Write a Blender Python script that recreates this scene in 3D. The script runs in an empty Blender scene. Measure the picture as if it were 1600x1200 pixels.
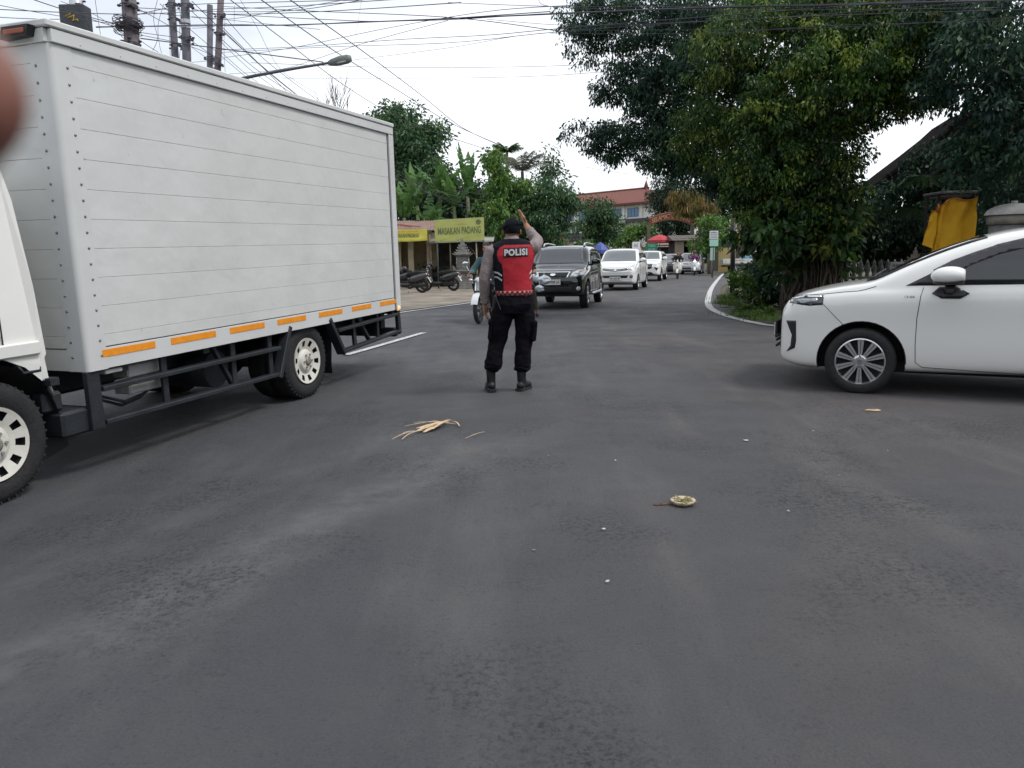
import bpy, bmesh, math, random
import numpy as np
from math import sin, cos, pi, radians, sqrt, exp, atan2
from mathutils import Vector, Matrix, noise, Euler
from mathutils.bvhtree import BVHTree
V = Vector
scene = bpy.context.scene
COL = scene.collection
# ---------------------------------------------------------------- camera model
CAMH, FPX = 1.3, 1200.0
_p = math.atan((600 - 405) / FPX); _r = radians(1.0)
_w = V((0, cos(_p), -sin(_p))); _rt = V((1, 0, 0)); _up = _rt.cross(_w)
_R = _rt * cos(_r) - _up * sin(_r); _U = _up * cos(_r) + _rt * sin(_r)
CAM0 = V((0, 0, CAMH))
def ray(x, y): return _w * FPX + _R * (x - 800) - _U * (y - 600)
def at(x, y, Y):
    d = ray(x, y); return CAM0 + d * (Y / d.y)
def gnd(x, y, z=0.0):
    d = ray(x, y); return CAM0 + d * ((z - CAMH) / d.z)
def sstep(a, b, x):
    t = max(0.0, min(1.0, (x - a) / (b - a))); return t * t * (3 - 2 * t)
TR_YAW = radians(252.1)
def gz(x, y):
    """the carriageway falls slightly away from its crown"""
    dx, dy = x + 3.09, y - 8.27
    s = dx * cos(TR_YAW) + dy * sin(TR_YAW); l = abs(-dx * sin(TR_YAW) + dy * cos(TR_YAW))
    g = -(0.10 + 0.0227 * max(-2.5, min(s, 5.0))) * (1 - sstep(1.5, 3.6, l)) * sstep(-7, -2.5, s) * (1 - sstep(7, 12, s))
    cx, cy = x - 4.6, y - 6.5
    g += -0.05 * (1 - sstep(1.8, 3.4, sqrt(cx * cx * 0.35 + cy * cy)))
    return g
# ---------------------------------------------------------------- tagging
def link(o, parent=None):
    COL.objects.link(o)
    if parent is not None: o.parent = parent
    return o
def tag(o, label, cat, group=None, kind=None):
    if label: o['label'] = label
    if cat: o['category'] = cat
    if group: o['group'] = group
    if kind: o['kind'] = kind
    return o
def thing(name, label, cat, loc=(0, 0, 0), rz=0.0, group=None, rot=None):
    o = bpy.data.objects.new(name, None); o.empty_display_size = 0.2
    COL.objects.link(o); o.location = loc
    o.rotation_euler = rot if rot is not None else (0, 0, rz)
    return tag(o, label, cat, group)
def copy_tree(o, parent=None):
    c = o.copy(); COL.objects.link(c); c.parent = parent
    for ch in o.children: copy_tree(ch, c)
    return c
# ---------------------------------------------------------------- mesh builder
def frame(t, ref=None):
    t = t.normalized(); ref = ref or V((0, 0, 1))
    if abs(t.dot(ref)) > 0.97: ref = V((0, 1, 0)) if abs(t.y) < 0.9 else V((1, 0, 0))
    a = ref.cross(t).normalized(); return a, t.cross(a)
class MB:
    def __init__(s): s.bm = bmesh.new(); s.mi = 0
    def _f(s, vs, smooth=False):
        try:
            f = s.bm.faces.new(vs); f.material_index = s.mi; f.smooth = smooth; return f
        except ValueError: return None
    def box(s, c, d, rot=None, bev=0.0):
        c = V(c); h = V(d) / 2; vs = []
        R = Euler(rot).to_matrix() if rot is not None and not isinstance(rot, Matrix) else (rot or Matrix.Identity(3))
        for z in (-1, 1):
            for y in (-1, 1):
                for x in (-1, 1): vs.append(s.bm.verts.new(c + R @ V((x * h.x, y * h.y, z * h.z))))
        fs = [s._f([vs[i] for i in q]) for q in ((0, 2, 3, 1), (4, 5, 7, 6), (0, 1, 5, 4), (2, 6, 7, 3), (0, 4, 6, 2), (1, 3, 7, 5))]
        if bev > 0:
            es = {e for f in fs for e in f.edges}
            r = bmesh.ops.bevel(s.bm, geom=list(es), offset=bev, segments=1, affect='EDGES', profile=0.5)
            for f in r['faces']: f.material_index = s.mi
        return s
    def bar(s, a, b, w, h, bev=0.0):
        a, b = V(a), V(b); t = b - a; L = t.length; x, y = frame(t)
        R = Matrix((x, y, t.normalized())).transposed()
        return s.box((a + b) / 2, (w, h, L), R, bev)
    def tube(s, pts, r, n=8, caps=True, smooth=True, rr=None, ref=None):
        """pts path; r radius or list; rr optional second radius list (elliptical)"""
        pts = [V(p) for p in pts]; m = len(pts)
        if not hasattr(r, '__len__'): r = [r] * m
        rr = rr if rr is not None else r
        if not hasattr(rr, '__len__'): rr = [rr] * m
        rings = []; pa = None
        for i, p in enumerate(pts):
            t = (pts[min(i + 1, m - 1)] - pts[max(i - 1, 0)])
            if t.length < 1e-9: t = V((0, 0, 1))
            a, b = frame(t, ref)
            if pa is not None and ref is None:
                a2 = (pa - t.normalized() * pa.dot(t.normalized()))
                if a2.length > 1e-6: a = a2.normalized(); b = t.normalized().cross(a)
            pa = a
            rings.append([s.bm.verts.new(p + a * (cos(2 * pi * k / n) * r[i]) + b * (sin(2 * pi * k / n) * rr[i])) for k in range(n)])
        for i in range(m - 1):
            for k in range(n):
                s._f([rings[i][k], rings[i][(k + 1) % n], rings[i + 1][(k + 1) % n], rings[i + 1][k]], smooth)
        if caps:
            s._f(rings[0][::-1]); s._f(rings[-1])
        return s
    def cyl(s, a, b, r, n=16, r2=None, smooth=True):
        return s.tube([a, b], [r, r if r2 is None else r2], n, True, smooth)
    def ring(s, c, ax, R, r, n=24, k=8):
        """torus"""
        c = V(c); a, b = frame(V(ax)); ax = V(ax).normalized(); g = []
        for i in range(n):
            t = 2 * pi * i / n; d = a * cos(t) + b * sin(t)
            g.append([s.bm.verts.new(c + d * (R + r * cos(2 * pi * j / k)) + ax * (r * sin(2 * pi * j / k))) for j in range(k)])
        for i in range(n):
            for j in range(k):
                s._f([g[i][j], g[(i + 1) % n][j], g[(i + 1) % n][(j + 1) % k], g[i][(j + 1) % k]], True)
        return s
    def lathe(s, c, ax, prof, n=24, smooth=True, closed=False, ang=None):
        """prof: list (radius, along axis)"""
        c = V(c); ax = V(ax).normalized(); a, b = frame(ax); rings = []
        for (r, h) in prof:
            if r < 1e-6: rings.append([s.bm.verts.new(c + ax * h)])
            else: rings.append([s.bm.verts.new(c + ax * h + (a * cos(2 * pi * k / n) + b * sin(2 * pi * k / n)) * r) for k in range(n)])
        if closed: rings.append(rings[0])
        for i in range(len(rings) - 1):
            A, B = rings[i], rings[i + 1]
            for k in range(n):
                k2 = (k + 1) % n
                if len(A) == 1 and len(B) == 1: continue
                if len(A) == 1: s._f([A[0], B[k2], B[k]], smooth)
                elif len(B) == 1: s._f([A[k], A[k2], B[0]], smooth)
                else: s._f([A[k], A[k2], B[k2], B[k]], smooth)
        return s
    def ball(s, c, r, n=12, m=8, R=None):
        c = V(c); r = V(r) if hasattr(r, '__len__') else V((r, r, r)); R = R or Matrix.Identity(3)
        rings = []
        for i in range(m + 1):
            t = pi * i / m
            if i in (0, m): rings.append([s.bm.verts.new(c + R @ V((0, 0, r.z * cos(t))))])
            else: rings.append([s.bm.verts.new(c + R @ V((r.x * sin(t) * cos(2 * pi * k / n), r.y * sin(t) * sin(2 * pi * k / n), r.z * cos(t)))) for k in range(n)])
        for i in range(m):
            A, B = rings[i], rings[i + 1]
            for k in range(n):
                k2 = (k + 1) % n
                if len(A) == 1: s._f([A[0], B[k], B[k2]], True)
                elif len(B) == 1: s._f([A[k], B[0], A[k2]], True)
                else: s._f([A[k], B[k], B[k2], A[k2]], True)
        return s
    def prism(s, poly, vec, smooth=False):
        """poly: list of 3D points; extrude along vec"""
        vec = V(vec); A = [s.bm.verts.new(V(p)) for p in poly]; B = [s.bm.verts.new(V(p) + vec) for p in poly]
        s._f(A[::-1]); s._f(B); n = len(A)
        for i in range(n): s._f([A[i], A[(i + 1) % n], B[(i + 1) % n], B[i]], smooth)
        return s
    def face(s, pts, smooth=False): s._f([s.bm.verts.new(V(p)) for p in pts], smooth); return s
    def grid(s, fn, nu, nv, smooth=True):
        g = [[s.bm.verts.new(fn(i / nu, j / nv)) for j in range(nv + 1)] for i in range(nu + 1)]
        for i in range(nu):
            for j in range(nv): s._f([g[i][j], g[i + 1][j], g[i + 1][j + 1], g[i][j + 1]], smooth)
        return s
    def merge(s, me, M=None, mi=None):
        """append a bpy mesh"""
        base = len(s.bm.verts); s.bm.from_mesh(me); s.bm.verts.ensure_lookup_table()
        if M is not None:
            for v in s.bm.verts[base:]: v.co = M @ v.co
        return s
    def build(s, name, mats, parent=None, recalc=True):
        if recalc: bmesh.ops.recalc_face_normals(s.bm, faces=s.bm.faces[:])
        me = bpy.data.meshes.new(name); s.bm.to_mesh(me); s.bm.free()
        for m in (mats if isinstance(mats, (list, tuple)) else [mats]): me.materials.append(m)
        return link(bpy.data.objects.new(name, me), parent)
def struct(o): o['kind'] = 'structure'; return o
def catmull(P, n):
    """resample control tuples -> n samples (per whole)"""
    P = [tuple(map(float, p)) for p in P]; m = len(P); out = []
    for i in range(n):
        t = i / (n - 1) * (m - 1); k = min(int(t), m - 2); u = t - k
        p0, p1, p2, p3 = P[max(k - 1, 0)], P[k], P[k + 1], P[min(k + 2, m - 1)]
        out.append(tuple(0.5 * ((2 * b) + (-a + c) * u + (2 * a - 5 * b + 4 * c - d) * u * u + (-a + 3 * b - 3 * c + d) * u ** 3) for a, b, c, d in zip(p0, p1, p2, p3)))
    return out
def interp(tab, x):
    if x <= tab[0][0]: return tab[0][1]
    for (a, b), (c, d) in zip(tab, tab[1:]):
        if x <= c: return b + (d - b) * (x - a) / (c - a) if c > a else d
    return tab[-1][1]
def eval_mesh(o):
    dg = bpy.context.evaluated_depsgraph_get(); dg.update()
    return bpy.data.meshes.new_from_object(o.evaluated_get(dg))
def text_mesh(body, size=1.0, sx=1.0, extrude=0.0, offset=0.0, spacing=1.0):
    cu = bpy.data.curves.new('txt', 'FONT'); cu.body = body; cu.size = size; cu.extrude = extrude; cu.offset = offset
    cu.align_x = 'CENTER'; cu.align_y = 'CENTER'; cu.space_character = spacing; cu.resolution_u = 3
    o = bpy.data.objects.new('txt', cu); COL.objects.link(o); me = eval_mesh(o); bpy.data.objects.remove(o)
    if sx != 1.0:
        for v in me.vertices: v.co.x *= sx
    return me
def text_obj(name, body, mat, M, parent, size=1.0, sx=1.0, extrude=0.002, offset=0.0, spacing=1.0, fit=None):
    me = text_mesh(body, size, sx, extrude, offset, spacing)
    if fit:
        xs = [v.co.x for v in me.vertices]; ys = [v.co.y for v in me.vertices]
        w, h = max(xs) - min(xs), max(ys) - min(ys); cx, cy = (max(xs) + min(xs)) / 2, (max(ys) + min(ys)) / 2
        for v in me.vertices: v.co.x = (v.co.x - cx) * fit[0] / w; v.co.y = (v.co.y - cy) * fit[1] / h
    me.transform(M); me.name = name; me.materials.clear(); me.materials.append(mat)
    return link(bpy.data.objects.new(name, me), parent)
def remesh(mb, name, voxel, mats, parent=None, smooth=4, fn=None, noiseamp=0.0, nscale=12.0):
    """fuse overlapping closed shells into one continuous surface"""
    me = bpy.data.meshes.new('t'); bmesh.ops.recalc_face_normals(mb.bm, faces=mb.bm.faces[:]); mb.bm.to_mesh(me); mb.bm.free()
    o = bpy.data.objects.new('t', me); COL.objects.link(o)
    m = o.modifiers.new('r', 'REMESH'); m.mode = 'VOXEL'; m.voxel_size = voxel; m.use_smooth_shade = True
    if smooth:
        k = o.modifiers.new('s', 'SMOOTH'); k.iterations = smooth; k.factor = 0.5
    out = eval_mesh(o); bpy.data.objects.remove(o)
    if noiseamp:
        ns = [v.normal.copy() for v in out.vertices]
        for v, nn in zip(out.vertices, ns):
            q = v.co * nscale; v.co += nn * (noiseamp * (noise.noise(V((q.x, q.y, q.z * 0.8))) + 0.5 * noise.noise(q * 2.3 + V((9, 3, 1)))))
    for mt in (mats if isinstance(mats, (list, tuple)) else [mats]): out.materials.append(mt)
    if fn:
        for p in out.polygons: p.material_index = fn(p.center)
    for p in out.polygons: p.use_smooth = True
    out.name = name
    return link(bpy.data.objects.new(name, out), parent)
# ---------------------------------------------------------------- materials
MATS = {}
def mat(name, col, rough=0.6, metal=0.0, spec=None, noise_amt=0.0, nscale=8.0, bump=0.0, bscale=60.0, coat=0.0, trans=0.0, col2=None, alpha=None, detail=6.0, coord='Object', emit=None, sheen=0.0, thin=0.0):
    if name in MATS: return MATS[name]
    m = bpy.data.materials.new(name); m.use_nodes = True; nt = m.node_tree; N = nt.nodes; L = nt.links
    b = N['Principled BSDF']; c = tuple(col) + (1,)
    b.inputs['Base Color'].default_value = c; b.inputs['Roughness'].default_value = rough; b.inputs['Metallic'].default_value = metal
    if spec is not None: b.inputs['Specular IOR Level'].default_value = spec
    if coat: b.inputs['Coat Weight'].default_value = coat; b.inputs['Coat Roughness'].default_value = 0.03
    if trans: b.inputs['Transmission Weight'].default_value = trans
    if emit: b.inputs['Emission Color'].default_value = tuple(emit[:3]) + (1,); b.inputs['Emission Strength'].default_value = emit[3]
    tc = N.new('ShaderNodeTexCoord')
    if noise_amt or col2:
        n = N.new('ShaderNodeTexNoise'); n.inputs['Scale'].default_value = nscale; n.inputs['Detail'].default_value = detail; n.inputs['Roughness'].default_value = 0.6
        L.new(tc.outputs[coord], n.inputs['Vector'])
        r = N.new('ShaderNodeMapRange'); r.inputs[1].default_value = 0.3; r.inputs[2].default_value = 0.7; L.new(n.outputs['Fac'], r.inputs[0])
        mx = N.new('ShaderNodeMix'); mx.data_type = 'RGBA'; L.new(r.outputs[0], mx.inputs['Factor'])
        lo = tuple(x * (1 - noise_amt) for x in col) + (1,); hi = (tuple(col2) if col2 else tuple(min(1, x * (1 + noise_amt)) for x in col)) + (1,)
        mx.inputs[6].default_value = lo; mx.inputs[7].default_value = hi; L.new(mx.outputs[2], b.inputs['Base Color'])
    if bump:
        n2 = N.new('ShaderNodeTexNoise'); n2.inputs['Scale'].default_value = bscale; n2.inputs['Detail'].default_value = 4; L.new(tc.outputs[coord], n2.inputs['Vector'])
        bp = N.new('ShaderNodeBump'); bp.inputs['Strength'].default_value = bump; bp.inputs['Distance'].default_value = 0.02
        L.new(n2.outputs['Fac'], bp.inputs['Height']); L.new(bp.outputs[0], b.inputs['Normal'])
    MATS[name] = m; return m
def leafmat(name, col, tr=0.35, hue=0.25):
    if name in MATS: return MATS[name]
    m = bpy.data.materials.new(name); m.use_nodes = True; nt = m.node_tree; N = nt.nodes; L = nt.links
    b = N['Principled BSDF']; b.inputs['Roughness'].default_value = 0.45; b.inputs['Specular IOR Level'].default_value = 0.35
    tc = N.new('ShaderNodeTexCoord'); n = N.new('ShaderNodeTexNoise'); n.inputs['Scale'].default_value = 0.9; n.inputs['Detail'].default_value = 5
    L.new(tc.outputs['Object'], n.inputs['Vector'])
    r = N.new('ShaderNodeMapRange'); r.inputs[1].default_value = 0.35; r.inputs[2].default_value = 0.65; L.new(n.outputs['Fac'], r.inputs[0])
    mx = N.new('ShaderNodeMix'); mx.data_type = 'RGBA'; L.new(r.outputs[0], mx.inputs['Factor'])
    mx.inputs[6].default_value = tuple(x * (1 - hue) for x in col) + (1,)
    mx.inputs[7].default_value = (min(1, col[0] * (1 + hue * 1.5)), min(1, col[1] * (1 + hue)), col[2], 1)
    L.new(mx.outputs[2], b.inputs['Base Color'])
    t = N.new('ShaderNodeBsdfTranslucent'); L.new(mx.outputs[2], t.inputs['Color'])
    ms = N.new('ShaderNodeMixShader'); ms.inputs[0].default_value = tr
    L.new(b.outputs[0], ms.inputs[1]); L.new(t.outputs[0], ms.inputs[2]); L.new(ms.outputs[0], N['Material Output'].inputs['Surface'])
    MATS[name] = m; return m
BLACK = mat('black_plastic', (0.012, 0.012, 0.014), 0.5)
RUBBER = mat('tyre_rubber', (0.018, 0.018, 0.019), 0.85, noise_amt=0.3, nscale=30, bump=0.3)
CHROME = mat('chrome', (0.75, 0.76, 0.78), 0.12, 1.0)
STEEL = mat('grey_steel', (0.25, 0.25, 0.26), 0.45, 0.8, noise_amt=0.3, nscale=20)
SILVER = mat('silver_paint', (0.55, 0.56, 0.58), 0.3, 0.6)
WHITEP = mat('white_plastic', (0.75, 0.75, 0.73), 0.4)
SKIN = mat('skin', (0.34, 0.155, 0.085), 0.5, noise_amt=0.12, nscale=20)
HAIR = mat('hair', (0.012, 0.011, 0.012), 0.6, noise_amt=0.4, nscale=120, bump=0.6, bscale=200)
# ================================================================ world, light, camera
def setup():
    cam = bpy.data.cameras.new('camera'); co = bpy.data.objects.new('camera', cam); COL.objects.link(co)
    cam.sensor_fit = 'HORIZONTAL'; cam.sensor_width = 36; cam.lens = 27.0; cam.clip_start = 0.01; cam.clip_end = 2000
    M = Matrix((_R, _U, -_w)).transposed().to_4x4(); M.translation = CAM0; co.matrix_world = M
    cam.dof.use_dof = True; cam.dof.focus_distance = 12.0; cam.dof.aperture_fstop = 11.5
    scene.camera = co
    w = bpy.data.worlds.new('World'); scene.world = w; w.use_nodes = True; N = w.node_tree.nodes; L = w.node_tree.links
    bg = N['Background']; bg.inputs[1].default_value = 0.1
    sky = N.new('ShaderNodeTexSky'); sky.sky_type = 'NISHITA'; sky.sun_disc = False
    el, az = radians(56), radians(108)      # light comes from the right, a little behind the camera
    sky.sun_elevation = el; sky.sun_rotation = az; sky.air_density = 1.0; sky.dust_density = 3.0; sky.altitude = 50
    tc = N.new('ShaderNodeTexCoord'); mp = N.new('ShaderNodeMapping'); mp.inputs['Scale'].default_value = (1.1, 1.1, 3.6)
    n = N.new('ShaderNodeTexNoise'); n.inputs['Scale'].default_value = 1.9; n.inputs['Detail'].default_value = 7; n.inputs['Roughness'].default_value = 0.55
    L.new(tc.outputs['Generated'], mp.inputs[0]); L.new(mp.outputs[0], n.inputs['Vector'])
    r = N.new('ShaderNodeMapRange'); r.inputs[1].default_value = 0.36; r.inputs[2].default_value = 0.62; r.inputs[3].default_value = 0.72; r.inputs[4].default_value = 1.0
    L.new(n.outputs['Fac'], r.inputs[0])
    mx = N.new('ShaderNodeMix'); mx.data_type = 'RGBA'; L.new(r.outputs[0], mx.inputs['Factor']); L.new(sky.outputs[0], mx.inputs[6])
    n3 = N.new('ShaderNodeTexNoise'); n3.inputs['Scale'].default_value = 1.1; n3.inputs['Detail'].default_value = 6; L.new(mp.outputs[0], n3.inputs['Vector'])
    r3 = N.new('ShaderNodeMapRange'); r3.inputs[1].default_value = 0.38; r3.inputs[2].default_value = 0.6; L.new(n3.outputs['Fac'], r3.inputs[0])
    m3 = N.new('ShaderNodeMix'); m3.data_type = 'RGBA'; L.new(r3.outputs[0], m3.inputs['Factor']); m3.inputs[6].default_value = (8.2, 9.0, 10.2, 1); m3.inputs[7].default_value = (12.4, 12.8, 13.4, 1)
    L.new(m3.outputs[2], mx.inputs[7]); L.new(mx.outputs[2], bg.inputs[0])
    s = bpy.data.lights.new('sun', 'SUN'); s.energy = 1.9; s.angle = radians(14); s.color = (1.0, 0.97, 0.92)
    so = bpy.data.objects.new('sun', s); COL.objects.link(so)
    # Nishita: rotation 0 has the sun at +Y and turns clockwise seen from above
    d = V((sin(az) * cos(el), cos(az) * cos(el), sin(el))); so.rotation_euler = d.to_track_quat('Z', 'Y').to_euler()
    so.location = (0, 0, 30)
    scene.view_settings.view_transform = 'Standard'; scene.view_settings.look = 'None'; scene.view_settings.exposure = 0.1
    scene.view_settings.gamma = 1.0
    scene.render.engine = 'CYCLES'; scene.cycles.max_bounces = 6; scene.cycles.use_denoising = True
    scene.cycles.caustics_reflective = False; scene.cycles.caustics_refractive = False; scene.cycles.sample_clamp_indirect = 6
setup()
# ================================================================ ground materials
def asphalt():
    m = bpy.data.materials.new('asphalt'); m.use_nodes = True; nt = m.node_tree; N = nt.nodes; L = nt.links; b = N['Principled BSDF']
    tc = N.new('ShaderNodeTexCoord')
    def nz(scale, det=5, rough=0.6, sc=None, rot=0):
        n = N.new('ShaderNodeTexNoise'); n.inputs['Scale'].default_value = scale; n.inputs['Detail'].default_value = det; n.inputs['Roughness'].default_value = rough
        if sc or rot:
            mp = N.new('ShaderNodeMapping'); mp.inputs['Scale'].default_value = sc or (1, 1, 1); mp.inputs['Rotation'].default_value = (0, 0, rot)
            L.new(tc.outputs['Object'], mp.inputs[0]); L.new(mp.outputs[0], n.inputs['Vector'])
        else: L.new(tc.outputs['Object'], n.inputs['Vector'])
        return n.outputs['Fac']
    def mr(f, a, b_, c=0, d=1):
        r = N.new('ShaderNodeMapRange'); r.inputs[1].default_value = a; r.inputs[2].default_value = b_; r.inputs[3].default_value = c; r.inputs[4].default_value = d
        L.new(f, r.inputs[0]); return r.outputs[0]
    def mix(f, a, b_, blend='MIX'):
        x = N.new('ShaderNodeMix'); x.data_type = 'RGBA'; x.blend_type = blend
        if isinstance(f, float): x.inputs[0].default_value = f
        else: L.new(f, x.inputs[0])
        for i, v in ((6, a), (7, b_)):
            if isinstance(v, tuple): x.inputs[i].default_value = v + (1,)
            else: L.new(v, x.inputs[i])
        return x.outputs[2]
    def math_(op, a, b_=None, c=None):
        q = N.new('ShaderNodeMath'); q.operation = op
        for i, v in enumerate((a, b_, c)):
            if v is None: continue
            if isinstance(v, (int, float)): q.inputs[i].default_value = v
            else: L.new(v, q.inputs[i])
        return q.outputs[0]
    base = mix(mr(nz(0.35, 5), 0.35, 0.65), (0.046, 0.0475, 0.0535), (0.062, 0.0625, 0.067))
    base = mix(mr(nz(1.3, 6, 0.65), 0.5, 0.75, 0, 0.4), base, (0.086, 0.081, 0.080))            # worn dusty areas
    base = mix(mr(nz(2.2, 8, 0.7), 0.53, 0.70, 0, 0.55), base, (0.045, 0.045, 0.048))            # darker binder-rich patches
    wear = mr(nz(1.0, 6, 0.6, (1.6, 0.3, 1), 0.75), 0.50, 0.74, 0, 0.4)                        # tyre-polished curved sweeps
    base = mix(wear, base, (0.125, 0.12, 0.12))
    grain = nz(95, 3, 0.8); g2 = nz(44, 6, 0.82)
    base = mix(mr(grain, 0.3, 0.7, 0.0, 0.85), base, mix(1.0, base, (1.55, 1.55, 1.55), 'MULTIPLY'))
    base = mix(math_('MULTIPLY', mr(g2, 0.55, 0.64, 0, 0.9), mr(nz(0.9, 4), 0.38, 0.6, 0.25, 1.0)), base, (0.022, 0.022, 0.024))                         # pits between stones
    vor = N.new('ShaderNodeTexVoronoi'); vor.inputs['Scale'].default_value = 26; L.new(tc.outputs['Object'], vor.inputs['Vector'])
    base = mix(mr(vor.outputs['Distance'], 0.055, 0.035, 0, 0.22), base, (0.30, 0.29, 0.27))        # scattered pale chips
    # pale dusty track worn across the junction by turning traffic, and a browner side to the right
    sx = N.new('ShaderNodeSeparateXYZ'); L.new(tc.outputs['Object'], sx.inputs[0])
    wob = math_('MULTIPLY', math_('SUBTRACT', nz(1.2, 5), 0.5), 0.7)
    def track(ax, ay, nx, ny, half, amt, colr, base):
        dd = math_('ADD', math_('ADD', math_('MULTIPLY', math_('SUBTRACT', sx.outputs[0], ax), nx), math_('MULTIPLY', math_('SUBTRACT', sx.outputs[1], ay), ny)), wob)
        f = mr(math_('ABSOLUTE', dd), half, half * 0.25, 0, amt); f = math_('MULTIPLY', math_('MULTIPLY', f, mr(sx.outputs[1], 6.2, 4.6)), mr(nz(3.5, 8, 0.75), 0.35, 0.62))
        return mix(f, base, colr)
    base = track(-1.05, 3.6, -0.885, 0.466, 0.36, 0.62, (0.145, 0.143, 0.144), base)
    base = track(-1.75, 4.2, -0.885, 0.466, 0.20, 0.36, (0.125, 0.124, 0.128), base)
    base = mix(math_('MULTIPLY', mr(sx.outputs[0], -1.0, 2.5), mr(nz(0.45, 4), 0.35, 0.65, 0.2, 0.75)), base, mix(1.0, base, (1.20, 1.05, 0.95), 'MULTIPLY'))
    rough_patch = math_('MULTIPLY', mr(nz(0.8, 5, 0.6), 0.48, 0.60), mr(nz(36, 6, 0.85), 0.49, 0.58, 0, 0.85))
    base = mix(rough_patch, base, (0.018, 0.018, 0.02))                                                # open-textured, ravelled areas
    # a few hairline cracks
    v2 = N.new('ShaderNodeTexVoronoi'); v2.feature = 'DISTANCE_TO_EDGE'; v2.inputs['Scale'].default_value = 0.33
    wn = N.new('ShaderNodeTexNoise'); wn.inputs['Scale'].default_value = 3.0; wn.inputs['Detail'].default_value = 6; L.new(tc.outputs['Object'], wn.inputs['Vector'])
    vm = N.new('ShaderNodeVectorMath'); vm.operation = 'MULTIPLY_ADD'; L.new(wn.outputs['Color'], vm.inputs[0]); vm.inputs[1].default_value = (0.5, 0.5, 0.5); L.new(tc.outputs['Object'], vm.inputs[2])
    L.new(vm.outputs[0], v2.inputs['Vector'])
    cr = mr(v2.outputs['Distance'], 0.0045, 0.0015); gate = mr(nz(0.5, 3), 0.60, 0.66)
    mm = N.new('ShaderNodeMath'); mm.operation = 'MULTIPLY'; L.new(cr, mm.inputs[0]); L.new(gate, mm.inputs[1])
    base = mix(mm.outputs[0], base, (0.015, 0.015, 0.015))
    L.new(base, b.inputs['Base Color'])
    L.new(mr(nz(1.5, 5), 0.3, 0.7, 0.62, 0.82), b.inputs['Roughness']); b.inputs['Specular IOR Level'].default_value = 0.35
    ad = N.new('ShaderNodeMath'); ad.operation = 'ADD'; L.new(grain, ad.inputs[0]); L.new(g2, ad.inputs[1])
    bp = N.new('ShaderNodeBump'); bp.inputs['Strength'].default_value = 0.8; bp.inputs['Distance'].default_value = 0.012
    L.new(ad.outputs[0], bp.inputs['Height']); L.new(bp.outputs[0], b.inputs['Normal'])
    return m
ASPH = asphalt()
PAINT = mat('road_paint', (0.46, 0.46, 0.45), 0.7, noise_amt=0.55, nscale=22, bump=0.4, detail=10)
DIRT = mat('dirt', (0.20, 0.17, 0.135), 0.95, noise_amt=0.45, nscale=0.9, bump=0.8, bscale=9, detail=12)
GRASSG = mat('grass_ground', (0.05, 0.075, 0.025), 0.95, noise_amt=0.5, nscale=2.5, bump=0.8, bscale=20, col2=(0.12, 0.10, 0.05))
CONC = mat('concrete', (0.24, 0.23, 0.21), 0.85, noise_amt=0.3, nscale=3, bump=0.4, bscale=30)
# base terrain to the horizon
def sheet(name, xs, ys, zf, m):
    mb = MB(); bm = mb.bm; g = [[bm.verts.new((x, y, zf(x, y))) for x in xs] for y in ys]
    for j in range(len(ys) - 1):
        for i in range(len(xs) - 1): mb._f([g[j][i], g[j][i + 1], g[j + 1][i + 1], g[j + 1][i]], True)
    return struct(mb.build(name, m, recalc=False))
def axis(lo, hi, a, b, fine, coarse_n):
    L = [lo + (a - lo) * (i / coarse_n) for i in range(coarse_n)]
    n = int(round((b - a) / fine)); L += [a + (b - a) * i / n for i in range(n)]
    L += [b + (hi - b) * (i / coarse_n) for i in range(coarse_n + 1)]; return L
sheet('ground', axis(-700, 700, -16, 16, 0.5, 12), axis(-300, 1100, -6, 20, 0.5, 12), lambda x, y: gz(x, y) - 0.02, GRASSG)
sheet('road', axis(-60, 60, -16, 16, 0.4, 8), axis(-30, 19.6, -6, 15, 0.4, 6), lambda x, y: gz(x, y), ASPH)
# road edges as polylines
LEDGE = [(-9.2, 3.0), (-7.3, 8.0), (-4.75, 14.5), (-2.78, 19.56), (-0.77, 24.68), (1.36, 31.25), (3.9, 38.5), (7.0, 46.5), (10.0, 54), (14.5, 64), (20, 74)]
REDGE = [(13.0, 10.2), (8.5, 11.9), (6.4, 13.0), (4.94, 14.04), (4.72, 14.8), (4.66, 15.6), (4.71, 17.05), (5.09, 19.7), (6.23, 24.28), (8.78, 33.5), (13.69, 50.25), (15.3, 55.5)]
def strip(name, left, right, z, m, n=60):
    A = catmull(left, n); B = catmull(right, n); mb = MB(); bm = mb.bm; k = 8; g = []
    for a, b in zip(A, B): g.append([bm.verts.new((a[0] + (b[0] - a[0]) * i / k, a[1] + (b[1] - a[1]) * i / k, z + gz(a[0] + (b[0] - a[0]) * i / k, a[1] + (b[1] - a[1]) * i / k))) for i in range(k + 1)])
    for j in range(n - 1):
        for i in range(k): mb._f([g[j][i], g[j][i + 1], g[j + 1][i + 1], g[j + 1][i]], True)
    return struct(mb.build(name, m, recalc=False))
strip('side_road', [(-3.5, 18.0), (-1.1, 24.68), (1.0, 31.25), (3.5, 38.5), (6.6, 46.5), (9.0, 54), (12, 66), (15, 80)],
      [(5.5, 18.0), (6.5, 23.5), (8.6, 31.5), (11.0, 38.5), (13.5, 46.5), (16.5, 54), (60, 56), (60, 72)], 0.004, ASPH)
strip('verge', [(-40, -2), (-40, 8), (-40, 14.5), (-40, 20), (-40, 27), (-40, 33), (-40, 45), (-30, 60), (-10, 80)],
      [(-11.3, 0), (-7.6, 8.0), (-5.05, 14.5), (-3.08, 19.56), (-1.07, 24.68), (1.06, 31.25), (5.0, 42), (9.6, 54), (14, 74)], 0.012, DIRT)
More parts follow.
